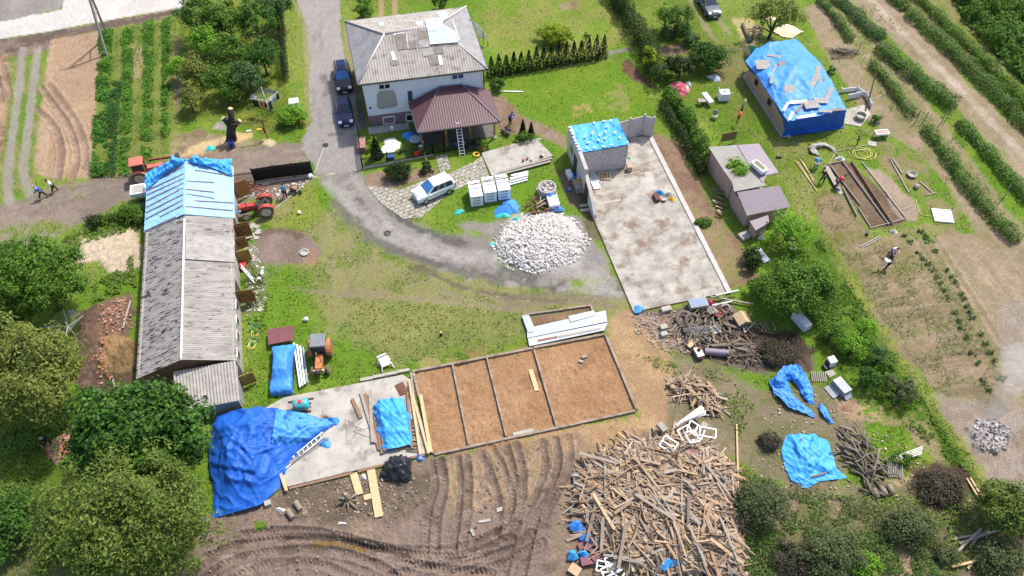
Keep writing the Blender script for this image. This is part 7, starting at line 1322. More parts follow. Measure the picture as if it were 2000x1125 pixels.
# ---- plank heaps
def heap(Pp, hmax, n_ind, n_rest, lab, grp, lens, slope=1.3, bias=None, name="plank", m="plank_mix"):
    Wq = [tuple(G(*q)[:2]) for q in Pp]; xs = [q[0] for q in Wq]; ys = [q[1] for q in Wq]; protos = []; rest = MB(); k = 0
    hf = lambda x, y: hmax * (1 - math.exp(-max(inside_depth(x, y, Wq), 0) / slope)) + gz(x, y)
    tries = 0
    while k < n_ind + n_rest and tries < 40000:
        tries += 1; x, y = random.uniform(min(xs), max(xs)), random.uniform(min(ys), max(ys)); d = inside_depth(x, y, Wq)
        if d < (.15 if k < n_ind else 0): continue
        L_ = random.uniform(*lens) * (1 if random.random() < .7 else .45); w_ = random.choice([.04, .05, .06, .08, .1, .12, .16, .22]); h_ = random.choice([.03, .03, .05, .08, .12])
        a = random.gauss(bias[0], bias[1]) if bias and random.random() < .62 else random.uniform(0, pi)
        ex, ey = cos(a) * L_ / 2, sin(a) * L_ / 2; z1, z2 = hf(x - ex, y - ey), hf(x + ex, y + ey); z0 = max(hf(x, y), (z1 + z2) / 2) - .05; pit = atan2(z2 - z1, L_) * .8 + random.gauss(0, .05)
        up = random.uniform(.1, .5) if k < n_ind else random.uniform(-.25, .15)
        if k < n_ind:
            if len(protos) < 14: o = MB().box((0, 0, 0), (1, 1, 1)).build(name, m); protos.append(o)
            else: o = protos[k % 14].copy(); COL.objects.link(o)
            o.location = (x, y, z0 + up); o.rotation_euler = (random.gauss(0, .25), -pit, a); o.scale = (L_, w_, h_); tag(o, lab, name, grp)
        else: rest.box((x, y, z0 + up), (L_, w_, h_), M=Euler((random.gauss(0, .3), -pit, a)).to_matrix())
        k += 1
    n = 40; cxh, cyh = np.mean(xs), np.mean(ys)
    return rest, Wq
rest_k = .7
r_, Wq = heap([(1118, 965), (1150, 905), (1215, 868), (1330, 850), (1400, 880), (1438, 930), (1450, 1010), (1450, 1135), (1215, 1135), (1150, 1060), (1122, 1010)], 1.8, 300, 2300, "weathered board lying in the large heap of demolition timber", "boards in the large timber heap", (.8, 3.2), 1.1, (-.75, .6))
tag(r_.build("timber_debris", "plank_mix"), "smaller broken boards filling the large timber heap", None, None, "stuff")
r_, Wq = heap([(1305, 745), (1345, 732), (1385, 745), (1420, 785), (1415, 812), (1380, 815), (1345, 790), (1312, 775)], .6, 80, 110, "broken lath in the smaller timber heap below the scrap corner", "laths in the smaller timber heap", (.5, 1.7), .8, None, "lath")
tag(r_.build("timber_debris", "plank_mix"), "splinters filling the smaller timber heap", None, None, "stuff")
for k in range(7): board((1318 + k * 2.5, 842 - k * 1.6), (1366 + k * 1.2, 806 + k * 2.2), .2, .1, "pvc_white", "long white plastic profile in the bundle above the large timber heap", "profile", "profile", "white profiles above the large timber heap", za=.9 + .09 * (k % 3))
def wframe(px, py, z, w_, h_, ang, tilt, lab, grp, rows=1):
    t = thing("window_frame", lab, "window frame", gp(px, py, z), ang, grp); M_ = Matrix.Rotation(tilt, 3, 'X'); c = [M_ @ Vector(q) for q in ((-w_ / 2, -h_ / 2, 0), (w_ / 2, -h_ / 2, 0), (w_ / 2, h_ / 2, 0), (-w_ / 2, h_ / 2, 0))]; mb = MB()
    for i in range(4): mb.beam(c[i], c[(i + 1) % 4], .09, .07)
    mb.build("outer_frame", "pvc_white", t, False, False)
    for r in range(rows): MB().beam(c[0].lerp(c[3], (r + 1) / (rows + 1)), c[1].lerp(c[2], (r + 1) / (rows + 1)), .07, .06).build("mullion", "pvc_white", t, False, False)
for k, (x, y, z, w_, h_, a, tl_) in enumerate(((1335, 866, 1.45, 1.0, 1.2, .5, .2), (1352, 858, 1.6, .9, 1.3, 1.1, .35), (1375, 862, 1.5, 1.2, .7, -.2, .1), (1300, 885, 1.5, 1.1, .9, -.6, .15), (1345, 872, 1.65, .8, 1.1, .2, -.3))): wframe(x, y, z, w_, h_, a, tl_, "discarded white window frame on top of the large timber heap", "white frames on the timber heap's top", k % 2)
for k, (x, y, z, w_, h_, a, tl_) in enumerate(((1196, 1106, .6, 1.0, .9, .2, .2), (1210, 1100, .75, .7, 1.2, .5, .3), (1180, 1112, .5, 1.1, .7, -.2, .1), (1205, 1118, .6, .8, 1.0, .9, .2), (1190, 1120, .7, 1.2, .6, .4, .1))): wframe(x, y, z, w_, h_, a, tl_, "discarded white window frame at the bottom edge beside maroon sheets", "white frames at the bottom edge", 1)
for k, (x, y, r, l) in enumerate(((1128, 1030, .7, "dark blue tarp scrap at the timber heap's left foot"), (1148, 1050, .6, "second blue tarp scrap lower at the timber heap's left foot"), (1118, 1088, .45, "light blue bag left of two at the bottom edge"), (1140, 1086, .4, "light blue bag right of two at the bottom edge"), (1302, 1108, .7, "pale blue plastic in the timber heap at the bottom edge"), (1210, 962, .18, "small blue rag high in the timber heap"))): rag("rag", x, y, r, .4, "tarp_sky" if k in (2, 3, 4) else "tarp_blue", l, "rag", 40 + k, z=(.2, .2, .25, .25, .9, 1.2)[k])
for k, (x, y, a, s) in enumerate(((1142, 1066, .3, (1.0, .5)), (1155, 1075, -.5, (.9, .5)), (1150, 1098, .2, (1.2, .6)), (1165, 1090, .8, (.9, .4)), (1170, 1070, -.3, (.8, .35)))): box1("metal_sheet", x, y, (s[0], s[1], .04), a, "claret_sheet", "crumpled maroon roofing sheet by the timber heap's lower left", "metal sheet", "maroon sheets by the timber heap", z0=.2 + .1 * k)
for k, (x, y, m, s, l, z) in enumerate(((1198, 1078, "asbestos", (.6, 1.1), "ribbed grey sheet leaning at the timber heap's left side", .6), (1122, 1115, "cardboard", (.8, .7), "tan board at the bottom edge beside the maroon sheets", .25), (1344, 903, "claret_sheet", (.9, .6), "brown curved sheet on top of the large timber heap", 1.55), (1128, 940, "roof_slate", (.7, 1.0), "dark ribbed drawer at the timber heap's left edge", .4), (1160, 915, "wood_grey", (1.2, .25), "mossy green board at the timber heap's upper left", .7), (1290, 845, "wood_grey", (.5, .8), "grey wooden cupboard box at the timber heap's top edge", .6), (1370, 845, "wood_grey", (.45, .5), "grey wooden box beside the white frames", .9))): box1("sheet", x, y, (s[0], s[1], .06 if k < 5 else .45), .3 * (k - 3), m, l, "sheet" if k < 5 else "box", z0=z)
board((1442, 1000), (1438, 830), .12, .1, "wood_new", "tall thin pole lying up the bare ground beside the timber heap", "pole", "pole", za=.1)
# ---- scrap corner
p = gp(1361, 600); t = thing("old_bathtub", "box-shaped tub holding blue-grey water at the slab's lower edge", "tub", p, .2); MB().box((0, 0, .4), (1.5, .9, .75), taper=1.05).build("shell", "concrete_pale", t, False, False); MB().box((0, 0, .785), (1.3, .75, .03)).build("water_surface", mat("tub_water", (.16, .24, .40), .08, .05), t, False, False)
single(MB().blob(gp(1384, 597, .45), .32, 2, .05), "ball", "plastic_red" if 0 else mat("ball_crimson", (.28, .02, .06), .5, .1), "dark red ball beside the tub of water", "ball")
def tyre(px, py, R_, r_, lab, tilt=0., m="tyre", z=0., ang=0): single(MB().tube(torus(gp(px, py, z + r_ + abs(sin(tilt)) * R_), R_, r_, 26, Matrix.Rotation(ang, 3, 'Z') @ Matrix.Rotation(tilt, 3, 'X')), r_, 10, False), "tyre", m, lab, "tyre")
tyre(1362, 615, .33, .13, "small black tyre leaning near the tub of water", .3); tyre(1336, 628, .65, .17, "huge tractor tyre half buried in the scrap corner", .25, "tyre_muddy"); tyre(1350, 632, .55, .15, "second huge tractor tyre lying against the first", .5, "tyre_muddy", ang=.4); tyre(1416, 606, .36, .1, "grey wheel ring leaning beside the red basin", .4, "concrete_grey")
single(MB().lathe(gp(1402, 616, .2), [(.25, 0), (.46, .25), (.42, .25), (.2, .04)], 20), "basin", "rust_red", "dull red basin in the scrap corner", "basin")
for k in range(8): board((1374 + k * 2.2, 600 + k), (1386 + k * 2, 618 - k * .3), .12, .05, "wood_grey", "grey slat in the small pile beside the red basin", "slat", "slat", "grey slats beside the red basin", za=.3 + .03 * k)
for k, (a, b) in enumerate((((1386, 583), (1470, 598)), ((1388, 602), (1428, 594)), ((1392, 606), (1405, 600)), ((1395, 585), (1440, 575)))): board(a, b, .12, .1, "steel" if k % 2 else "wood_grey", "old rail lying along the slab's lower right edge", "rail", "rail", "rails at the slab's lower edge", za=.25 + .1 * k)
mb = MB(); p, q, r, s = gp(1336, 645, .35), gp(1385, 640, .35), gp(1392, 664, .1), gp(1341, 668, .1)
for i in range(18): f = i / 17; mb.beam(p.lerp(q, f), s.lerp(r, f), .06, .08)
for f in (.05, .5, .95): mb.beam(p.lerp(s, f), q.lerp(r, f), .06, .05)
single(mb, "grate", "roof_slate", "dark slatted grate lying in the scrap corner", "grate")
box1("panel", 1396, 648, (.7, .8, .1), .4, "concrete_grey", "grey square panel at the dark grate's right end", "panel", z0=.3); board((1342, 680), (1362, 663), .5, .12, "wood_new", "thick pale board lying at the dark grate's front", za=.25)
t = thing("engine_part", "grey engine block lying beside the thick pale board", "engine", gp(1363, 694), .3); MB().box((0, 0, .3), (.6, .9, .5)).build("block", "steel", t, False, False); MB().lathe((.1, .2, .55), [(.15, 0), (.15, .2)], 12).build("cylinder_head", "rust", t, False, False); MB().tube([(-.2, -.5, .3), (.2, -.5, .35)], .08, 8).build("pipe", "rust", t, False, False)
p = gp(1398, 692); single(MB().lathe(p + UP * .3, [(.05, -1.0), (.3, -.98), (.3, .98), (.05, 1.0)], 14, Matrix.Rotation(-.1, 3, 'Z') @ Matrix.Rotation(pi / 2, 3, 'Y')), "boiler_tank", "metal_purple", "long mauve metal tank lying below a log", "tank")
p, q = gp(1388, 680, .3), gp(1440, 676, .3); single(MB().tube([p, p.lerp(q, .5) + UP * .02, q], [.16, .18, .22], 10), "log", "log_mix", "long mossy log lying above the mauve tank", "log")
t = thing("kennel", "broken wooden kennel with a tan roof in the scrap corner", "kennel", gp(1446, 632), .3); MB().box((0, 0, .4), (.9, 1.0, .8)).build("body", "wood_grey", t, False, False); MB().slab([(-.6, -.6, .75), (.0, -.6, 1.15), (.0, .6, 1.15), (-.6, .6, .75)], .05).slab([(.6, -.6, .75), (.0, -.6, 1.15), (.0, .6, 1.15), (.6, .6, .75)], .05).build("roof", "wood_new", t, False, False)
for k, (a, b) in enumerate((((1446, 640), (1465, 618)), ((1452, 656), (1473, 634)), ((1448, 638), (1452, 656)))): board(a, b, .1, .08, "wood_grey", "grey lath of the broken frame beside the kennel", "lath", "lath", "laths beside the kennel", za=.4)
mat("plank_dark", (1, 1, 1), .95, .3, 3, rnd=[(.10, .07, .05), (.19, .14, .10), (.06, .045, .035), (.25, .2, .155), (.13, .085, .06)])
r_, Wq = heap([(1300, 640), (1345, 612), (1420, 595), (1470, 640), (1485, 705), (1430, 712), (1380, 695), (1335, 680)], .3, 70, 190, "dark weathered board strewn through the scrap corner", "dark boards in the scrap corner", (.5, 1.9), .8, None, "board", "plank_dark")
tag(r_.build("scrap_debris", "plank_dark"), "dark splintered debris filling the scrap corner", None, None, "stuff")
def sticks(P, n, lens, rad, m, lab, grp, name, zmax=.5, cat=None, bias=None, z0=.05):
    Wq = [tuple(G(*q)[:2]) for q in P]; xs = [q[0] for q in Wq]; ys = [q[1] for q in Wq]; k = 0; pr = []
    while k < n:
        x, y = random.uniform(min(xs), max(xs)), random.uniform(min(ys), max(ys)); d = inside_depth(x, y, Wq)
        if d < 0: continue
        a = random.gauss(*bias) if bias and random.random() < .75 else random.uniform(0, pi); L_ = random.uniform(*lens)
        if len(pr) < 8:
            o = MB().tube([(-.5, 0, 0), (-.15, random.uniform(-.05, .05), random.uniform(-.03, .03)), (.2, random.uniform(-.05, .05), 0), (.5, 0, 0)], [1, .95, .85, .7], 7); o.v = [(x_, y_ if abs(y_) < .06 else y_, z_) for x_, y_, z_ in o.v]
            mb = MB(); kk = random.uniform(-.06, .06); mb.tube([(-.5, 0, 0), (-.15, kk, .02), (.2, -kk, -.01), (.5, 0, 0)], [.05, .047, .042, .035], 7); o = mb.build(name, m, None, True); pr.append(o)
        else: o = pr[k % 8].copy(); COL.objects.link(o)
        r0 = random.uniform(*rad) / .05; o.location = (x, y, gz(x, y) + z0 + random.random() ** .7 * zmax * min(1, .3 + d)); o.rotation_euler = (0, random.gauss(0, .12), a); o.scale = (L_, r0, r0); tag(o, lab, cat or name, grp); k += 1
sticks([(1635, 850), (1680, 845), (1705, 880), (1730, 925), (1700, 965), (1680, 930), (1645, 890)], 90, (.6, 2.6), (.03, .11), "log_mix", "branch or log in the log heap beside the blue sheet", "logs in the log heap", "log", .7, "log", (-.9, .5))
sticks([(1435, 690), (1470, 670), (1490, 690), (1480, 715), (1440, 712)], 45, (.5, 1.5), (.02, .06), "log_mix", "cut branch in the pile right of the mauve tank", "branches beside the mauve tank", "branch", .45)
sticks([(1475, 630), (1520, 635), (1505, 655), (1480, 650)], 14, (.4, 1.3), (.02, .05), "plank_mix", "stick in the small pile behind the kennel", "sticks behind the kennel", "stick", .3)
sticks([(1625, 100), (1660, 98), (1668, 108), (1635, 116)], 34, (1.2, 2.2), (.03, .06), "log_mix", "pale stick in the bundle on the vineyard soil", "sticks in the vineyard bundle", "stick", .5, None, (-.2, .3))
sticks([(1460, 55), (1485, 50), (1492, 75), (1466, 80)], 22, (.5, 1.2), (.05, .1), "log_mix", "chopped log in the pile behind the tarp-covered bungalow", "logs behind the bungalow", "log", .6)
for k, (x, y) in enumerate(((1706, 965), (1722, 960), (1736, 957))): p = gp(x, y); t = thing("log", ("left of three upright sawn logs below the log heap", "middle of three upright sawn logs below the log heap", "right of three upright sawn logs with the palest cut face")[k], "log", p, 0, "upright sawn logs"); MB().tube([(0, .3, .22), (.1, -.35, .24)], .22, 12).build("trunk", "log_mix", t, True, False); MB().tube([(.1, -.35, .24), (.102, -.365, .24)], .2, 12).build("cut_face", "log_cut", t, False, False)
mb = MB(); p = gp(1742, 915)
for i in range(9): mb.beam(p + Vector((i * .13 - .5, -.75, .15)), p + Vector((i * .13 - .3, .75, .45)), .07, .05)
single(mb, "rack", "wood_grey", "grey slatted rack leaning on the log heap's right end", "rack")
for k in range(5): board((1745, 905 - k * 2), (1797, 890 - k * 3), .06, .06, "steel", "grey rail in the bundle right of the slatted rack", "rail", "rail", "rails right of the log heap", za=.3 + .05 * k)
for k, (a, b) in enumerate((((1855, 1055), (1950, 1038)), ((1870, 1064), (1940, 1040)), ((1863, 1083), (1912, 1036)), ((1892, 1072), (1913, 1040)), ((1925, 1095), (1930, 1060)), ((1855, 1110), (1905, 1098)), ((1888, 1112), (1930, 1058)))): board(a, b, .16, .08, "wood_new" if k > 4 else "wood_grey", "loose board in the crossed boards at the lower right", "board", "board", "crossed boards at the lower right", za=.15 + .08 * (k % 3))
for k, (a, b) in enumerate((((1886, 936), (1918, 988)), ((1893, 935), (1923, 985)))): board(a, b, .12, .1, "wood_new", ("left of two pale boards beside the grass verge", "right of two pale boards beside the grass verge")[k], za=.1)
# ---- blue sheets on the right
t = thing("tarpaulin", "loop of shredded blue tarp lying on the ground by the slope", "tarp", gp(1550, 750)); ring = [(1505, 745, 62), (1530, 722, 45), (1555, 722, 30), (1575, 745, 26), (1588, 780, 22)]
wrinkled([[(1503, 742, .1), (1515, 735, .5), (1530, 716, .45), (1552, 712, .5), (1572, 728, .45), (1586, 760, .35), (1590, 788, .05)], [(1506, 756, .2), (1520, 748, .6), (1535, 730, .55), (1548, 726, .6), (1562, 742, .5), (1578, 770, .4), (1586, 790, .05)], [(1512, 765, .05), (1530, 758, .2), (1538, 745, .15), (1546, 738, .15), (1556, 752, .15), (1570, 775, .15), (1582, 792, .03)]], "tarp_blue", "loop", t, 12, .15, 1.8, 101, (1, 1), 2, 40, .09)
wrinkled([[(1503, 744, .1), (1512, 768, .3), (1540, 795, .35), (1575, 808, .25), (1592, 817, .05)], [(1530, 740, .4), (1536, 765, .4), (1552, 785, .35), (1575, 800, .25), (1590, 812, .05)], [(1540, 742, .05), (1546, 765, .1), (1562, 786, .1), (1580, 798, .1), (1592, 810, .03)]], "tarp_blue", "tail", t, 12, .14, 1.8, 102, (1, 1), 2, 40, .09)
o = wrinkled([[(1598, 792, .05), (1606, 808, .2), (1620, 828, .05)], [(1603, 790, .25), (1612, 806, .3), (1624, 826, .1)], [(1607, 793, .05), (1617, 808, .1), (1627, 828, .02)]], "tarp_blue", "rag", None, 9, .15, 2.2, 103); tag(o, "narrow blue tarp strip beside the shredded blue loop", "rag")
t = thing("tarpaulin", "blue tarp spread over a low pile beside the log heap", "tarp", gp(1580, 900))
wrinkled([[(1535, 850, .05), (1560, 848, .25), (1595, 850, .2), (1618, 862, .05)], [(1526, 880, .1), (1560, 872, .55), (1600, 870, .6), (1625, 885, .15)], [(1532, 910, .1), (1565, 905, .5), (1600, 905, .5), (1632, 915, .2)], [(1545, 938, .05), (1565, 935, .2), (1600, 928, .15), (1656, 932, .05)], [(1570, 955, .03), (1580, 952, .06), (1600, 940, .05), (1640, 936, .03)]], "tarp_sky", "sheet", t, 15, .14, 1.0, 105, (1, 1), 3, 50, .1)
for k, (a, b) in enumerate((((1560, 862), (1580, 900)), ((1582, 935), (1612, 926)), ((1550, 905), (1575, 902)))): board(a, b, .1, .07, "wood_brown", ("slanting lath lying on the blue tarp by the logs", "thick brown offcut at the spread blue tarp's front", "thin twig-like lath across the spread blue tarp")[k], za=.5 if k == 0 else .3)
t = thing("fridge", "white fridge lying on its back at the grass edge", "fridge", gp(1563, 632), radians(-62)); MB().box((0, 0, .35), (1.7, .75, .68)).build("body", "fridge_white", t, False, False); MB().box((.28, 0, .71), (1.1, .72, .05)).build("door", "fridge_white", t, False, False); MB().box((-.56, 0, .71), (.55, .72, .05)).build("freezer_door", "fridge_white", t, False, False); MB().box((-.2, .25, .75), (.2, .04, .05)).build("handle", "steel", t, False, False)
t = thing("freezer", "grey broken freezer lying open on the grass slope", "freezer", gp(1640, 760), radians(-62)); MB().box((0, 0, .35), (1.4, .8, .65)).build("body", "freezer_grey", t, False, False); MB().box((-.1, -.75, .12), (1.1, .7, .06), M=Matrix.Rotation(.2, 3, 'X')).build("door", "freezer_grey", t, False, False); MB().box((.85, .0, .2), (.5, .7, .06), M=Matrix.Rotation(.5, 3, 'Y')).build("lid", "freezer_grey", t, False, False)
t = thing("washing_machine", "stripped white washing machine on the grass edge", "washing machine", gp(1620, 712), .3); MB().box((0, 0, .4), (.6, .6, .8)).build("body", "plastic_white", t, False, False); MB().lathe((-.35, 0, .4), [(.26, -.05), (.26, .05), (.18, .06)], 18, Matrix.Rotation(pi / 2, 3, 'Y')).build("drum", "plastic_black", t, False, False); MB().box((-.5, -.2, .15), (.4, .5, .3)).build("motor", "plastic_black", t, False, False)
box1("panel", 1622, 730, (.7, .6, .12), .4, "concrete_pale", "pale appliance panel below the washing machine", "panel")
mb = MB(); p = gp(1598, 737)
for i in range(8): mb.beam(p + Vector((i * .16 - .6, -.45, .1)), p + Vector((i * .16 - .5, .45, .16)), .08, .04)
single(mb, "pallet", "wood_grey", "grey slatted pallet left of the freezer", "pallet")
# ---- garden plots, hose, tubs
bed = "boards edging the raised garden beds"
for k, (a, b, h) in enumerate((((1619, 322), (1647, 316), .2), ((1618, 322), (1679, 402), .2), ((1645, 318), (1735, 440), .2), ((1662, 318), (1740, 438), .3), ((1665, 322), (1742, 440), .18), ((1683, 318), (1768, 426), .15), ((1698, 447), (1770, 428), .15), ((1613, 330), (1637, 373), .25), ((1645, 370), (1672, 423), .25), ((1676, 408), (1700, 446), .2), ((1720, 418), (1782, 404), .05))):
    board(a, b, .07, h, "concrete_pale" if k == 5 else ("wood_brown" if k in (3, 4) else "wood_grey"), "board edging the raised garden beds" if k != 5 else "pale stone edging strip of the garden bed", "edging_board", "board", bed, za=.0)
board((1612, 328), (1636, 372), .5, .04, "wood_grey", "wide weathered board on the path beside the raised bed", za=.25); box1("board", 1640, 374, (.6, .8, .08), .4, "concrete_pale", "pale flat board at the red-shirted person's feet", "board")
for k, (a, b) in enumerate((((1553, 315), (1596, 376)), ((1562, 312), (1588, 352)), ((1567, 316), (1592, 362)), ((1559, 318), (1590, 368)))): board(a, b, .07, .06, "wood_new", "long pale pole lying on the grass beside the garden", "pole", "pole", "poles lying beside the garden", za=.06)
for k, (a, za, b, zb) in enumerate((((1632, 297), 1.5, (1690, 285), 1.5), ((1632, 298), 1.5, (1619, 320), 0), ((1632, 298), 1.5, (1645, 318), 0), ((1690, 285), 1.5, (1692, 292), .5))): board(a, b, .06, .06, "wood_grey", "pole of the wooden frame above the raised beds", "pole", "pole", "frame poles above the raised beds", za=za, zb=zb) if 0 else board(a, b, .06, .06, "wood_grey", "thin pole lying above the raised beds", "pole", "pole", "thin poles above the raised beds", za=.08)
for k, (a, b) in enumerate((((1737, 310), (1775, 378)), ((1740, 307), (1762, 340)), ((1795, 355), (1822, 378)), ((1808, 382), (1828, 377)), ((1680, 482), (1718, 462)), ((1690, 482), (1720, 465)))): board(a, b, .1, .06, "wood_grey", "loose lath lying around the garden plots", "lath", "lath", "laths around the garden plots", za=.05)
pts = []
for i in range(90): a = i * .45; rr = .75 + .22 * sin(i * .19); q = gp(1685 + 6 * sin(i * .07), 301); pts.append(q + Vector((cos(a) * rr * 1.25, sin(a) * rr * .95, .05 + .001 * i)))
single(MB().tube(pts, .028, 5), "hose", "hose_yellow", "large yellow hose coil on the grass above the raised beds", "hose")
single(MB().tube([tuple(q[:3]) for q in spline([tuple(gp(*p, .06)) for p in ((1788, 390), (1793, 408), (1800, 420), (1820, 424))], 8)], .035, 5), "hose", "hose_yellow", "loose yellow hose end beside the white tray", "hose")
t = thing("shower_tray", "white square tray lying tilted at the garden edge", "tray", gp(1840, 423), -.12); MB().box((0, 0, .06), (1.75, 1.6, .08)).build("base", "plastic_white", t, False, False)
for sx, sy, l_, w_ in ((0, -.76, 1.75, .08), (0, .76, 1.75, .08), (-.84, 0, .08, 1.44), (.84, 0, .08, 1.44)): MB().box((sx, sy, .14), (l_, w_, .1)).build("rim", "plastic_white", t, False, False)
for a in (.6, 2.2, 4.0): MB().beam((0, 0, .11), (cos(a) * .5, sin(a) * .45, .11), .1, .02).build("rib", "concrete_grey", t, False, False)
o = wrinkled([[(1582, 296, .05), (1580, 288, .1), (1590, 280, .15), (1610, 279, .1), (1630, 290, .03)], [(1586, 298, .25), (1588, 289, .35), (1595, 284, .4), (1612, 283, .35), (1632, 294, .15)], [(1600, 304, .05), (1594, 292, .1), (1600, 288, .1), (1614, 288, .1), (1630, 298, .02)]], "asbestos_light", "tarpaulin", None, 9, .12, 2.0, 111); tag(o, "curved strip of pale plastic sheet on the grass by the garden", "tarp")
rag("plastic_bag", 1641, 311, .4, .3, "fresh_white", "white bag at the raised beds' upper end", "plastic bag", 61); rag("plastic_bag", 1745, 453, .3, .25, "fresh_white", "white bag at the raised beds' lower end", "plastic bag", 62)
single(MB().lathe(gp(1780, 343), [(.3, 0), (.5, .3), (.45, .3), (.25, .05)], 18), "basin", "concrete_pale", "pale round basin on the grass right of the beds", "basin"); single(MB().blob(gp(1789, 367, .2), .26, 2, .1), "stone", "concrete_pale", "round pale stone on the bright grass right of the beds", "stone")
single(MB().lathe(gp(1547, 486), [(.28, 0), (.33, .3), (.28, .3), (.22, .05)], 16), "bucket", "fresh_white", "white tub under the airy lime green tree", "tub"); single(MB().lathe(gp(1693, 458), [(.13, 0), (.17, .3)], 12), "bucket", "plastic_black", "dark bucket at the garden path's end", "bucket"); single(MB().lathe(gp(1742, 502), [(.17, 0), (.22, .3), (.18, .3)], 14), "bucket", "plastic_black", "black bucket in front of the crouched person", "bucket")
t = thing("garden_wagon", "garden cart with a pink-lined tray beside the fence", "cart", gp(1718, 268), .1); MB().box((0, 0, .65), (1.4, .7, .18)).build("tray", "plastic_white", t, False, False); MB().box((0, 0, .75), (1.2, .55, .02)).build("tray_lining", "wall_pink", t, False, False)
for s in (-1, 1): wheel(t, .4, s * .3, .22, .08); MB().tube([(-.5, s * .3, .6), (-.6, s * .3, 0)], .03, 6).build("leg", "metal_dark", t, False, False)
box1("panel", 1703, 281, (.9, .7, .08), -.3, "concrete_grey", "grey sheet lying in front of the garden cart", "panel"); single(MB().lathe(gp(1521, 308, .12), [(.05, -.3), (.12, -.28), (.12, .25), (.04, .3)], 12, Matrix.Rotation(pi / 2, 3, 'Y')), "gas_bottle", "plastic_black", "small dark bottle lying on the grass right of the purple roof", "bottle")
# ---- bungalow yard
kf = thing("pen_fence", "low white picket pen beside the tarp-covered bungalow", "fence", G(1660, 205))
pen = [G(*q) for q in ((1640, 182), (1672, 178), (1690, 190), (1700, 212))]
for a, b in zip(pen, pen[1:]): MB().beam(a + UP * .32, b + UP * .32, .05, .55).build("panel", "frame_white", kf)
for q in pen: MB().box(q + UP * .4, (.09, .09, .8)).build("post", "frame_white", kf)
MB().beam(pen[0] + (pen[1] - pen[0]) * .1 + V * -1.2 + UP * .4, pen[1] + V * -1.0 + UP * .4, .05, .7).build("panel", "frame_white", kf)
sheet([(1648, 215), (1690, 205), (1700, 225), (1680, 248), (1648, 242)], -.2, .07, "concrete_pale", "path")
single(MB().lathe(gp(1679, 232, .06), [(.4, 0), (.55, .35), (.58, .5), (.5, .5), (.45, .2)], 22), "planter", "concrete_pale", "round white stone planter beside the bungalow", "planter")
board((1690, 218), (1700, 168), .12, .12, "bark_dark", "dark dead trunk leaning by the white pen", "dead_trunk", "trunk", za=0, zb=1.6); tree(1712, 232, .45, (.6, .5), "small green bush beside the stone planter", "leaf_mid", 700, .15, 14, .25, name="bush", cat="bush", rz=.4); tree(1622, 143, .8, (.5, .5), "narrow dark bush against the bungalow's right wall", "leaf_blue", 500, .16, 12, .25, name="bush", cat="bush", rz=.8)
t = thing("bare_tree", "small bare tree beside the pale plastic strip", "tree", gp(1674, 283)); mb = MB(); limbs(mb, gp(1674, 283), 1.6, .07, 6, .8, .8); mb.build("trunk", "bark_dark", t, True)
P, Nn = crownpts((gp(1674, 283).x, gp(1674, 283).y, 1.7), (.7, .7, .5), 10, 90, .2); leaves("crown", P, Nn, .14, "leaf_vine", t)
t = thing("big_bag", "white bulk bag open at the top on the meadow", "bulk bag", gp(1412, 193), .05); b = MB().box((0, 0, .5), (1.25, 1.05, 1.0), taper=.92).build("bag", "plastic_white", t, False, False); q = b.modifiers.new("soft", 'BEVEL'); q.width = .14; q.segments = 3; MB().lathe((0, 0, 1.005), [(.3, 0), (.28, .02)], 16).build("opening", "concrete_grey", t, False, False)
for sx in (-1, 1):
    for sy in (-1, 1): MB().tube([(sx * .5, sy * .4, .95), (sx * .62, sy * .5, 1.2)], .04, 6).build("lifting_loop", "plastic_white", t, False, False)
rag("plastic_bag", 1395, 153, .75, .4, "foil", "crumpled silvery plastic on the meadow above the bulk bag", "plastic bag", 63); o = box1("sheet", 1380, 200, (.55, 1.7, .3), .35, "wrap_white", "long white wrapped bundle beside the small wooden table", "bundle", z0=.4)
t = thing("wooden_table", "small wooden table holding the white bundle on the meadow", "table", gp(1369, 204), .1); MB().box((0, 0, .55), (.8, .55, .06)).build("table_top", "wood_grey", t, False, False)
for sx in (-1, 1):
    for sy in (-1, 1): MB().box((sx * .33, sy * .2, .27), (.07, .07, .52)).build("leg", "wood_grey", t, False, False)
t = thing("garden_chair", "pale wooden chair standing on the meadow", "chair", gp(1395, 232), -.3); MB().box((0, 0, .45), (.5, .5, .06)).build("seat", "concrete_pale", t, False, False); MB().box((-.05, .25, .75), (.5, .06, .55)).build("backrest", "concrete_pale", t, False, False)
for sx in (-1, 1):
    for sy in (-1, 1): MB().box((sx * .2, sy * .2, .22), (.06, .06, .44)).build("leg", "wood_grey", t, False, False)
o = wrinkled([[(1304, 166, .1), (1320, 160, .5), (1326, 158, .3)], [(1312, 174, .2), (1326, 168, .6), (1340, 166, .4)], [(1325, 184, .1), (1336, 176, .35), (1346, 172, .2)], [(1334, 192, .03), (1340, 184, .1), (1346, 180, .05)]], "cloth_stripe", "cloth", None, 9, .1, 1.6, 113); tag(o, "red and white striped awning cloth heaped by the dark shrubs", "cloth"); rag("cloth", 1342, 166, .55, .35, "foil", "dark and white cloth beside the striped awning", "cloth", 64)
t = thing("totem_pole", "leaning painted pole with a red section on the meadow", "pole", G(1438, 240)); p, q = G(1438, 242, .6), G(1457, 193, 2.6)
for nm, f0, f1, m, r in (("shaft", 0, .25, "iron_black", .06), ("red_section", .2, .5, "plastic_red", .16), ("black_section", .5, .75, "iron_black", .11), ("pale_tip", .75, 1, "concrete_pale", .1)): MB().tube([p.lerp(q, f0), p.lerp(q, f1)], r, 9).build(nm, m, t, True)
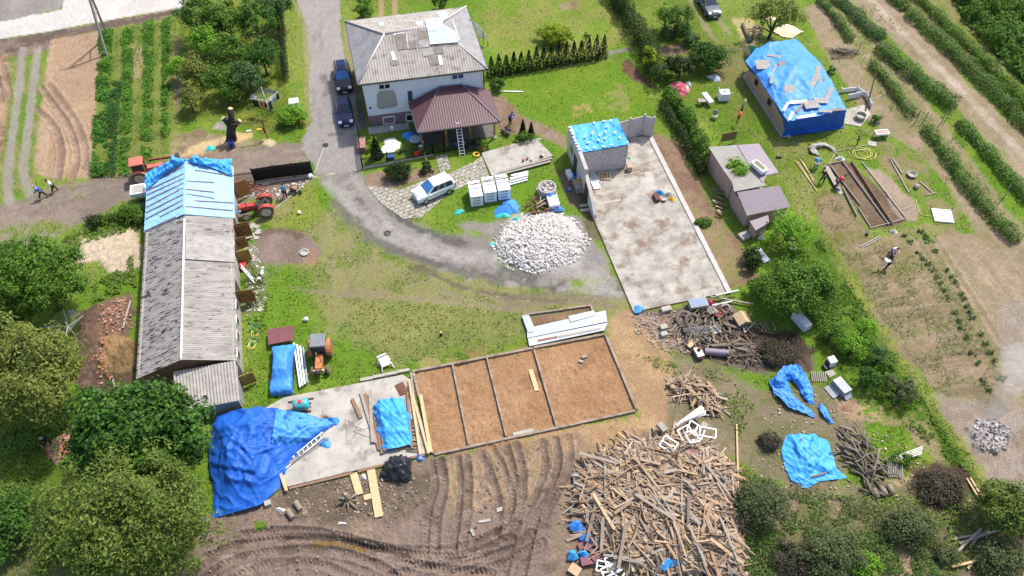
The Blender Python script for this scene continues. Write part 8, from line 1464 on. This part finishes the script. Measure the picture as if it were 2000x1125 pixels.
t = thing("board_stand", "dark board on a wooden frame behind the shed", "board", G(1424, 272)); a, b = G(1407, 278, .4), G(1436, 272, .4); MB().beam(a + UP * .6, b + UP * .6, .06, 1.1).build("board_panel", "wood_brown", t)
for q in (a, b): MB().box(Vector((q.x, q.y, .75)), (.08, .08, 1.5)).build("post", "wood_new", t)
p = gp(1484, 352, 0); t = thing("bathtub", "white bathtub with murky water standing on the shed roof", "bathtub", G(1481, 331, 2.6), radians(-58))
MB().box((0, 0, .3), (1.6, .75, .52), taper=1.08).build("tub", "plastic_white", t, False, False).modifiers.new("round", 'BEVEL').width = .08; MB().box((0, 0, .565), (1.25, .48, .02)).build("water_surface", mat("murky_water", (.14, .14, .03), .2, .15), t, False, False)
box1("sheet", 1420, 372, (.12, 1.1, .9), .5, "concrete_grey", "grey sheet leaning on the shed's left wall", "panel"); box1("sheet", 1453, 463, (1.0, .8, .35), .5, "concrete_grey", "grey slab pile beside the shed's porch", "slab pile"); box1("sheet", 1488, 500, (.7, 1.6, .15), .4, "wrap_white", "pale sheet lying at the dark shrub's right", "panel"); rag("sack", 1486, 465, .35, .4, "cloth_white", "white and black sack at the shed's porch step", "sack", 66)
for k in range(10): board((1395 + random.uniform(-6, 8), 375 + k * 5), (1412 + random.uniform(-6, 8), 380 + k * 5), .12, .1, "wood_brown" if k % 2 else "steel", "piece of clutter along the shed's shaded wall", "scrap_piece", "scrap", "clutter along the shed wall", za=.1 + random.random() * .3)
o = wrinkled([[(1510, 62, .05), (1522, 50, .1), (1532, 45, .05)], [(1530, 72, .1), (1545, 60, .25), (1550, 52, .1)], [(1548, 74, .03), (1560, 66, .1), (1570, 62, .03)]], "cloth_pale", "cloth", None, 8, .08, 1.5, 115); tag(o, "cream and pink blanket spread behind the bungalow", "cloth"); rag("cloth", 1500, 36, .8, .15, "cloth_pale", "cream cloth lying under the bare-limbed tree", "cloth", 67)
o = wrinkled([[(1461, 88, 1.2), (1478, 92, 1.9), (1486, 98, 2.0)], [(1463, 98, .6), (1474, 102, 1.2), (1482, 108, 1.6)], [(1466, 108, .2), (1474, 110, .6), (1480, 114, .9)]], "plastic_teal", "cloth", None, 8, .1, 1.5, 117); tag(o, "pale teal cloth hanging at the bungalow's rear corner", "cloth"); p, q = gp(1450, 50, .2), gp(1464, 84, .25); single(MB().tube([p, q], .22, 10), "log", "log_mix", "long mossy felled log behind the bungalow", "log")
# ---- vineyard posts, utility pole, hanging stump, swing, dryers
for k, (x, y) in enumerate(((1632, 52), (1662, 47), (1675, 104), (1731, 160), (1771, 158), (1788, 240), (1800, 242), (1838, 240), (1846, 236), (1905, 390), (1960, 388))):
    p = gp(x, y); o = MB().tube([p, p + Vector((random.uniform(-.15, .15), random.uniform(-.1, .1), 1.7))], .05, 6); single(o, "vineyard_post", "wood_grey", "grey wooden stake supporting the vine rows", "post", "stakes of the vine rows")
up_ = thing("utility_pole", "A-shaped concrete utility pole at the crop strip's edge", "utility pole", G(208, 107)); a, b, tp_ = G(208, 107), G(210, 71), G(178, -32, 9.5)
tp_ = (a + b) / 2 + UP * 9.0 + U * .9 
for q in (a, b): MB().beam(q, tp_, .22, .22).build("leg", "concrete_pale", up_)
MB().beam(a.lerp(tp_, .45), b.lerp(tp_, .45), .12, .12).build("brace", "concrete_pale", up_); MB().beam(tp_ - U * .9, tp_ + U * .9, .12, .12).build("crossarm", "steel", up_)
p = gp(452, 272); t = thing("pollarded_trunk", "tall sawn-off tree trunk with three cut limbs", "tree trunk", p)
MB().tube([(0, 0, -.1), (.2, .02, .9), (.6, .05, 2.0)], [.58, .46, .42], 12).build("trunk", "bark_dark", t, True, False)
for nm, pts, r in (("limb", [(.5, .05, 1.7), (.75, .1, 2.8), (.9, .3, 3.8)], [.4, .31, .25]), ("limb", [(.5, 0, 1.6), (.1, .1, 2.4), (-.1, .1, 2.75)], [.32, .28, .25]), ("limb", [(.6, .05, 1.6), (1.15, .1, 2.1), (1.45, .15, 2.4)], [.28, .25, .22])):
    o = MB().tube(pts, r, 11).build(nm, "bark_dark", t, True, False); d = (Vector(pts[-1]) - Vector(pts[-2])).normalized(); e = Vector(pts[-1]); MB().tube([e, e + d * .03], r[-1] * .95, 11).build("cut_face", "log_cut", o, False, False)
single(MB().lathe(gp(454, 287), [(.26, 0), (.3, .3), (.27, .75), (.22, .75), (.2, .6)], 18), "barrel", mat("barrel_blue", (.02, .03, .22), .4, .1), "dark blue barrel at the foot of the sawn trunk", "barrel")
t = thing("swing_frame", "rusty pipe swing frame beside the sawn trunk", "swing frame", G(523, 270)); a, b = G(523, 270), G(462, 276); MB().tube([a, a + UP * 2.2], .05, 7).build("post", "rust", t); MB().tube([a + UP * 2.2, b + UP * 2.2], .05, 7).build("top_bar", "rust", t); MB().tube([b, b + UP * 2.2], .05, 7).build("post", "rust", t); MB().box(a + UP * 1.2 + Vector((-.05, -.1, 0)), (.2, .2, .8)).build("hanging_seat", "rust_red", t)
for x, y, m, l in ((486, 256, "fresh_white", "small white plank on the sawdust by the swing"), (506, 253, "plastic_yellow", "small yellow plank on the grass under the swing")): box1("plank", x, y, (.5, .2, .08), .2, m, l, "plank")
def dryer(px, py, R_, lab, cloth=True):
    p = gp(px, py); t = thing("rotary_dryer", lab, "clothes dryer", p, .4); MB().tube([(0, 0, 0), (0, 0, 1.9)], .04, 7).build("pole", "frame_white", t, False, False); C4 = [Vector((cos(k * pi / 2) * R_, sin(k * pi / 2) * R_, 2.0)) for k in range(4)]
    for q in C4: MB().beam((0, 0, 1.3), q, .035, .035).build("arm", "frame_white", t, False, False)
    for f in (.35, .5, .65, .8, .97): MB().tube([q * f + Vector((0, 0, (1 - f) * 1.5)) for q in C4 + C4[:1]], .01, 4).build("line", "rope", t, False, False)
    return t, C4
t, C4 = dryer(525, 215, 1.5, "rotary clothes dryer hung with laundry near the orchard")
for k, (i, f, s0, s1, h, m, l) in enumerate(((2, .95, .05, .45, 1.0, "cloth_black", "black trousers hanging on the clothes dryer's left side"), (2, .9, .5, .7, .8, "cloth_red", "red shirt hanging on the clothes dryer"), (2, .8, .72, .95, .8, "cloth_navy", "navy clothes hanging at the dryer's front corner"), (3, .95, .05, .3, 1.2, "cloth_navy", "long dark blue jeans hanging at the dryer's front"), (3, .6, .2, .8, .6, "wrap_white", "pale blue sheet hanging on the dryer's inner line"), (0, .95, .1, .85, .5, "cloth_grey", "grey blanket hanging on the dryer's back line"), (3, .85, .5, .95, .9, "galv", "light blue shirt hanging on the dryer's right side"), (3, .97, .85, 1.0, .9, "cloth_black", "black jacket hanging at the dryer's right corner"))):
    a, b = C4[i] * f, C4[(i + 1) % 4] * f; zl_ = 2.0 - (1 - f) * .5; Rz = Matrix.Rotation(.4, 3, 'Z'); a, b = [t.location + Rz @ Vector((q.x, q.y, 0)) for q in (a.lerp(b, s0), a.lerp(b, s1))]
    o = wrinkled([[a + UP * zl_, a.lerp(b, .5) + UP * (zl_ - .02), b + UP * zl_], [a + UP * (zl_ - h * .5), a.lerp(b, .5) + UP * (zl_ - h * .5) + U * .05, b + UP * (zl_ - h * .55)], [a + UP * (zl_ - h), a.lerp(b, .5) + UP * (zl_ - h * .9), b + UP * (zl_ - h)]], m, "laundry", None, 6, .06, 2.5, 120 + k); tag(o, l, "laundry")
rag("plastic_bag", 495, 190, .35, .4, "fresh_white", "white peg bag left of the clothes dryer", "bag", 68); dryer(147, 655, 1.5, "bare rotary clothes dryer in the shade by the rubbish strip")
wrinkled([[(131, 606, 2.2), (150, 603, 2.2)], [(138, 618, 1.6), (146, 616, 1.6)]], "galv", "cloth", None, 6, .05, 2, 140); tag([o for o in bpy.data.objects if o.name.startswith("cloth") and "label" not in o][0], "pale net cloth hanging on the bare clothes dryer", "cloth")
box1("panel", 576, 208, (1.0, .9, .8), .15, "plastic_white", "white slatted crate behind the fruit bush by the driveway", "crate")
for k, (a, b) in enumerate((((221, 437), (262, 433)), ((225, 440), (255, 436)))): board(a, b, .1, .08, "wood_new", ("upper of two pale poles beside the barn's sand heap", "lower of two pale poles beside the barn's sand heap")[k], "pole", "pole", za=.1)
board((243, 645), (258, 592), .12, .12, "concrete_pale", "pale concrete post leaning on the rubbish strip behind the barn", "post", "post", za=.2); board((228, 768), (222, 738), .1, .1, "wood_grey", "grey plank standing in the rubbish strip by the tree", "plank", "plank", za=.1)
def debris(P, n, m, lab, s=(.08, .2), nm="debris"):
    Wq = [tuple(G(*q)[:2]) for q in P]; xs = [q[0] for q in Wq]; ys = [q[1] for q in Wq]; mb = MB(); k = 0
    while k < n:
        x, y = random.uniform(min(xs), max(xs)), random.uniform(min(ys), max(ys))
        if inside_depth(x, y, Wq) < 0: continue
        r = random.uniform(*s); mb.box((x, y, gz(x, y) + r * .25), (r, r * random.uniform(.4, 1), r * .5), M=Euler((random.uniform(-.5, .5), random.uniform(-.5, .5), random.uniform(0, 3))).to_matrix()); k += 1
    tag(mb.build(nm, m), lab, None, None, "stuff")
debris([(88, 872), (145, 832), (163, 845), (152, 868), (112, 908), (96, 895)], 500, "chip_mix", "broken brick chips at the lower left", (.08, .22), "brick_chips")
debris([(200, 590), (250, 580), (260, 640), (215, 660), (180, 700), (200, 760), (240, 760), (190, 640)], 170, "chip_mix", "scattered rubbish and rubble behind the barn", (.08, .22))
debris([(1232, 615), (1320, 605), (1350, 690), (1300, 690), (1245, 660)], 320, "plank_mix", "small rubble strewn below the big slab", (.06, .2)); debris([(1895, 850), (1905, 822), (1945, 818), (1975, 845), (1965, 880), (1915, 880)], 360, "ash_mix", "grey ash and burnt scraps of the bonfire", (.05, .17), "ash_debris")
debris([(545, 955), (740, 925), (830, 895), (800, 1000), (600, 1010)], 260, "plank_mix", "wood chips scattered on the mud below the slab", (.05, .16), "wood_chips"); debris([(1640, 770), (1900, 980), (1760, 1010), (1450, 990), (1500, 760)], 380, "plank_mix", "chips and twigs scattered on the scrub ground", (.05, .2), "wood_chips"); debris([(475, 440), (500, 440), (520, 600), (480, 620)], 160, "stone_mix", "stone fragments along the barn's yard wall", (.06, .2)); debris([(470, 385), (560, 362), (600, 352), (590, 372), (520, 392)], 120, "stone_mix", "stones strewn beside the sliding gate", (.06, .2))
debris([(400, 1040), (560, 960), (830, 900), (1120, 860), (1100, 1120), (400, 1125)], 420, "log_mix", "clods of earth on the rutted mud", (.06, .18), "mud_clods")
for x, y, s, l in ((1295, 642, (.6, .5, .4), "pale concrete block left of the huge tyres"), (1296, 655, (.6, .45, .35), "pale concrete block on the strewn rubble, lower of two"), (1300, 607, (.9, .5, .4), "lump of broken concrete at the slab's lower edge")): box1("block", x, y, s, .3, "concrete_pale", l, "block", bev=.06)
# ---- smoke above the bonfire
sm = MB()
for k in range(7): f = k / 6; c = gp(1928, 822); sm.blob((c.x + f * 2.6, c.y + f * 3.5, .5 + f * 2.6), .45 + f * 1.1, 2, .2)
mv = bpy.data.materials.new("smoke_volume"); mv.use_nodes = True; t_ = mv.node_tree; t_.nodes.remove(t_.nodes["Principled BSDF"]); pv = t_.nodes.new("ShaderNodeVolumePrincipled"); pv.inputs["Color"].default_value = (.93, .94, .97, 1); pv.inputs["Density"].default_value = .11; t_.links.new(pv.outputs[0], t_.nodes["Material Output"].inputs["Volume"])
o = sm.build("smoke", mv, None, True); rm = o.modifiers.new("merge", 'REMESH'); rm.mode = 'VOXEL'; rm.voxel_size = .2; tag(o, "thin smoke drifting from the bonfire", None, None, "stuff")
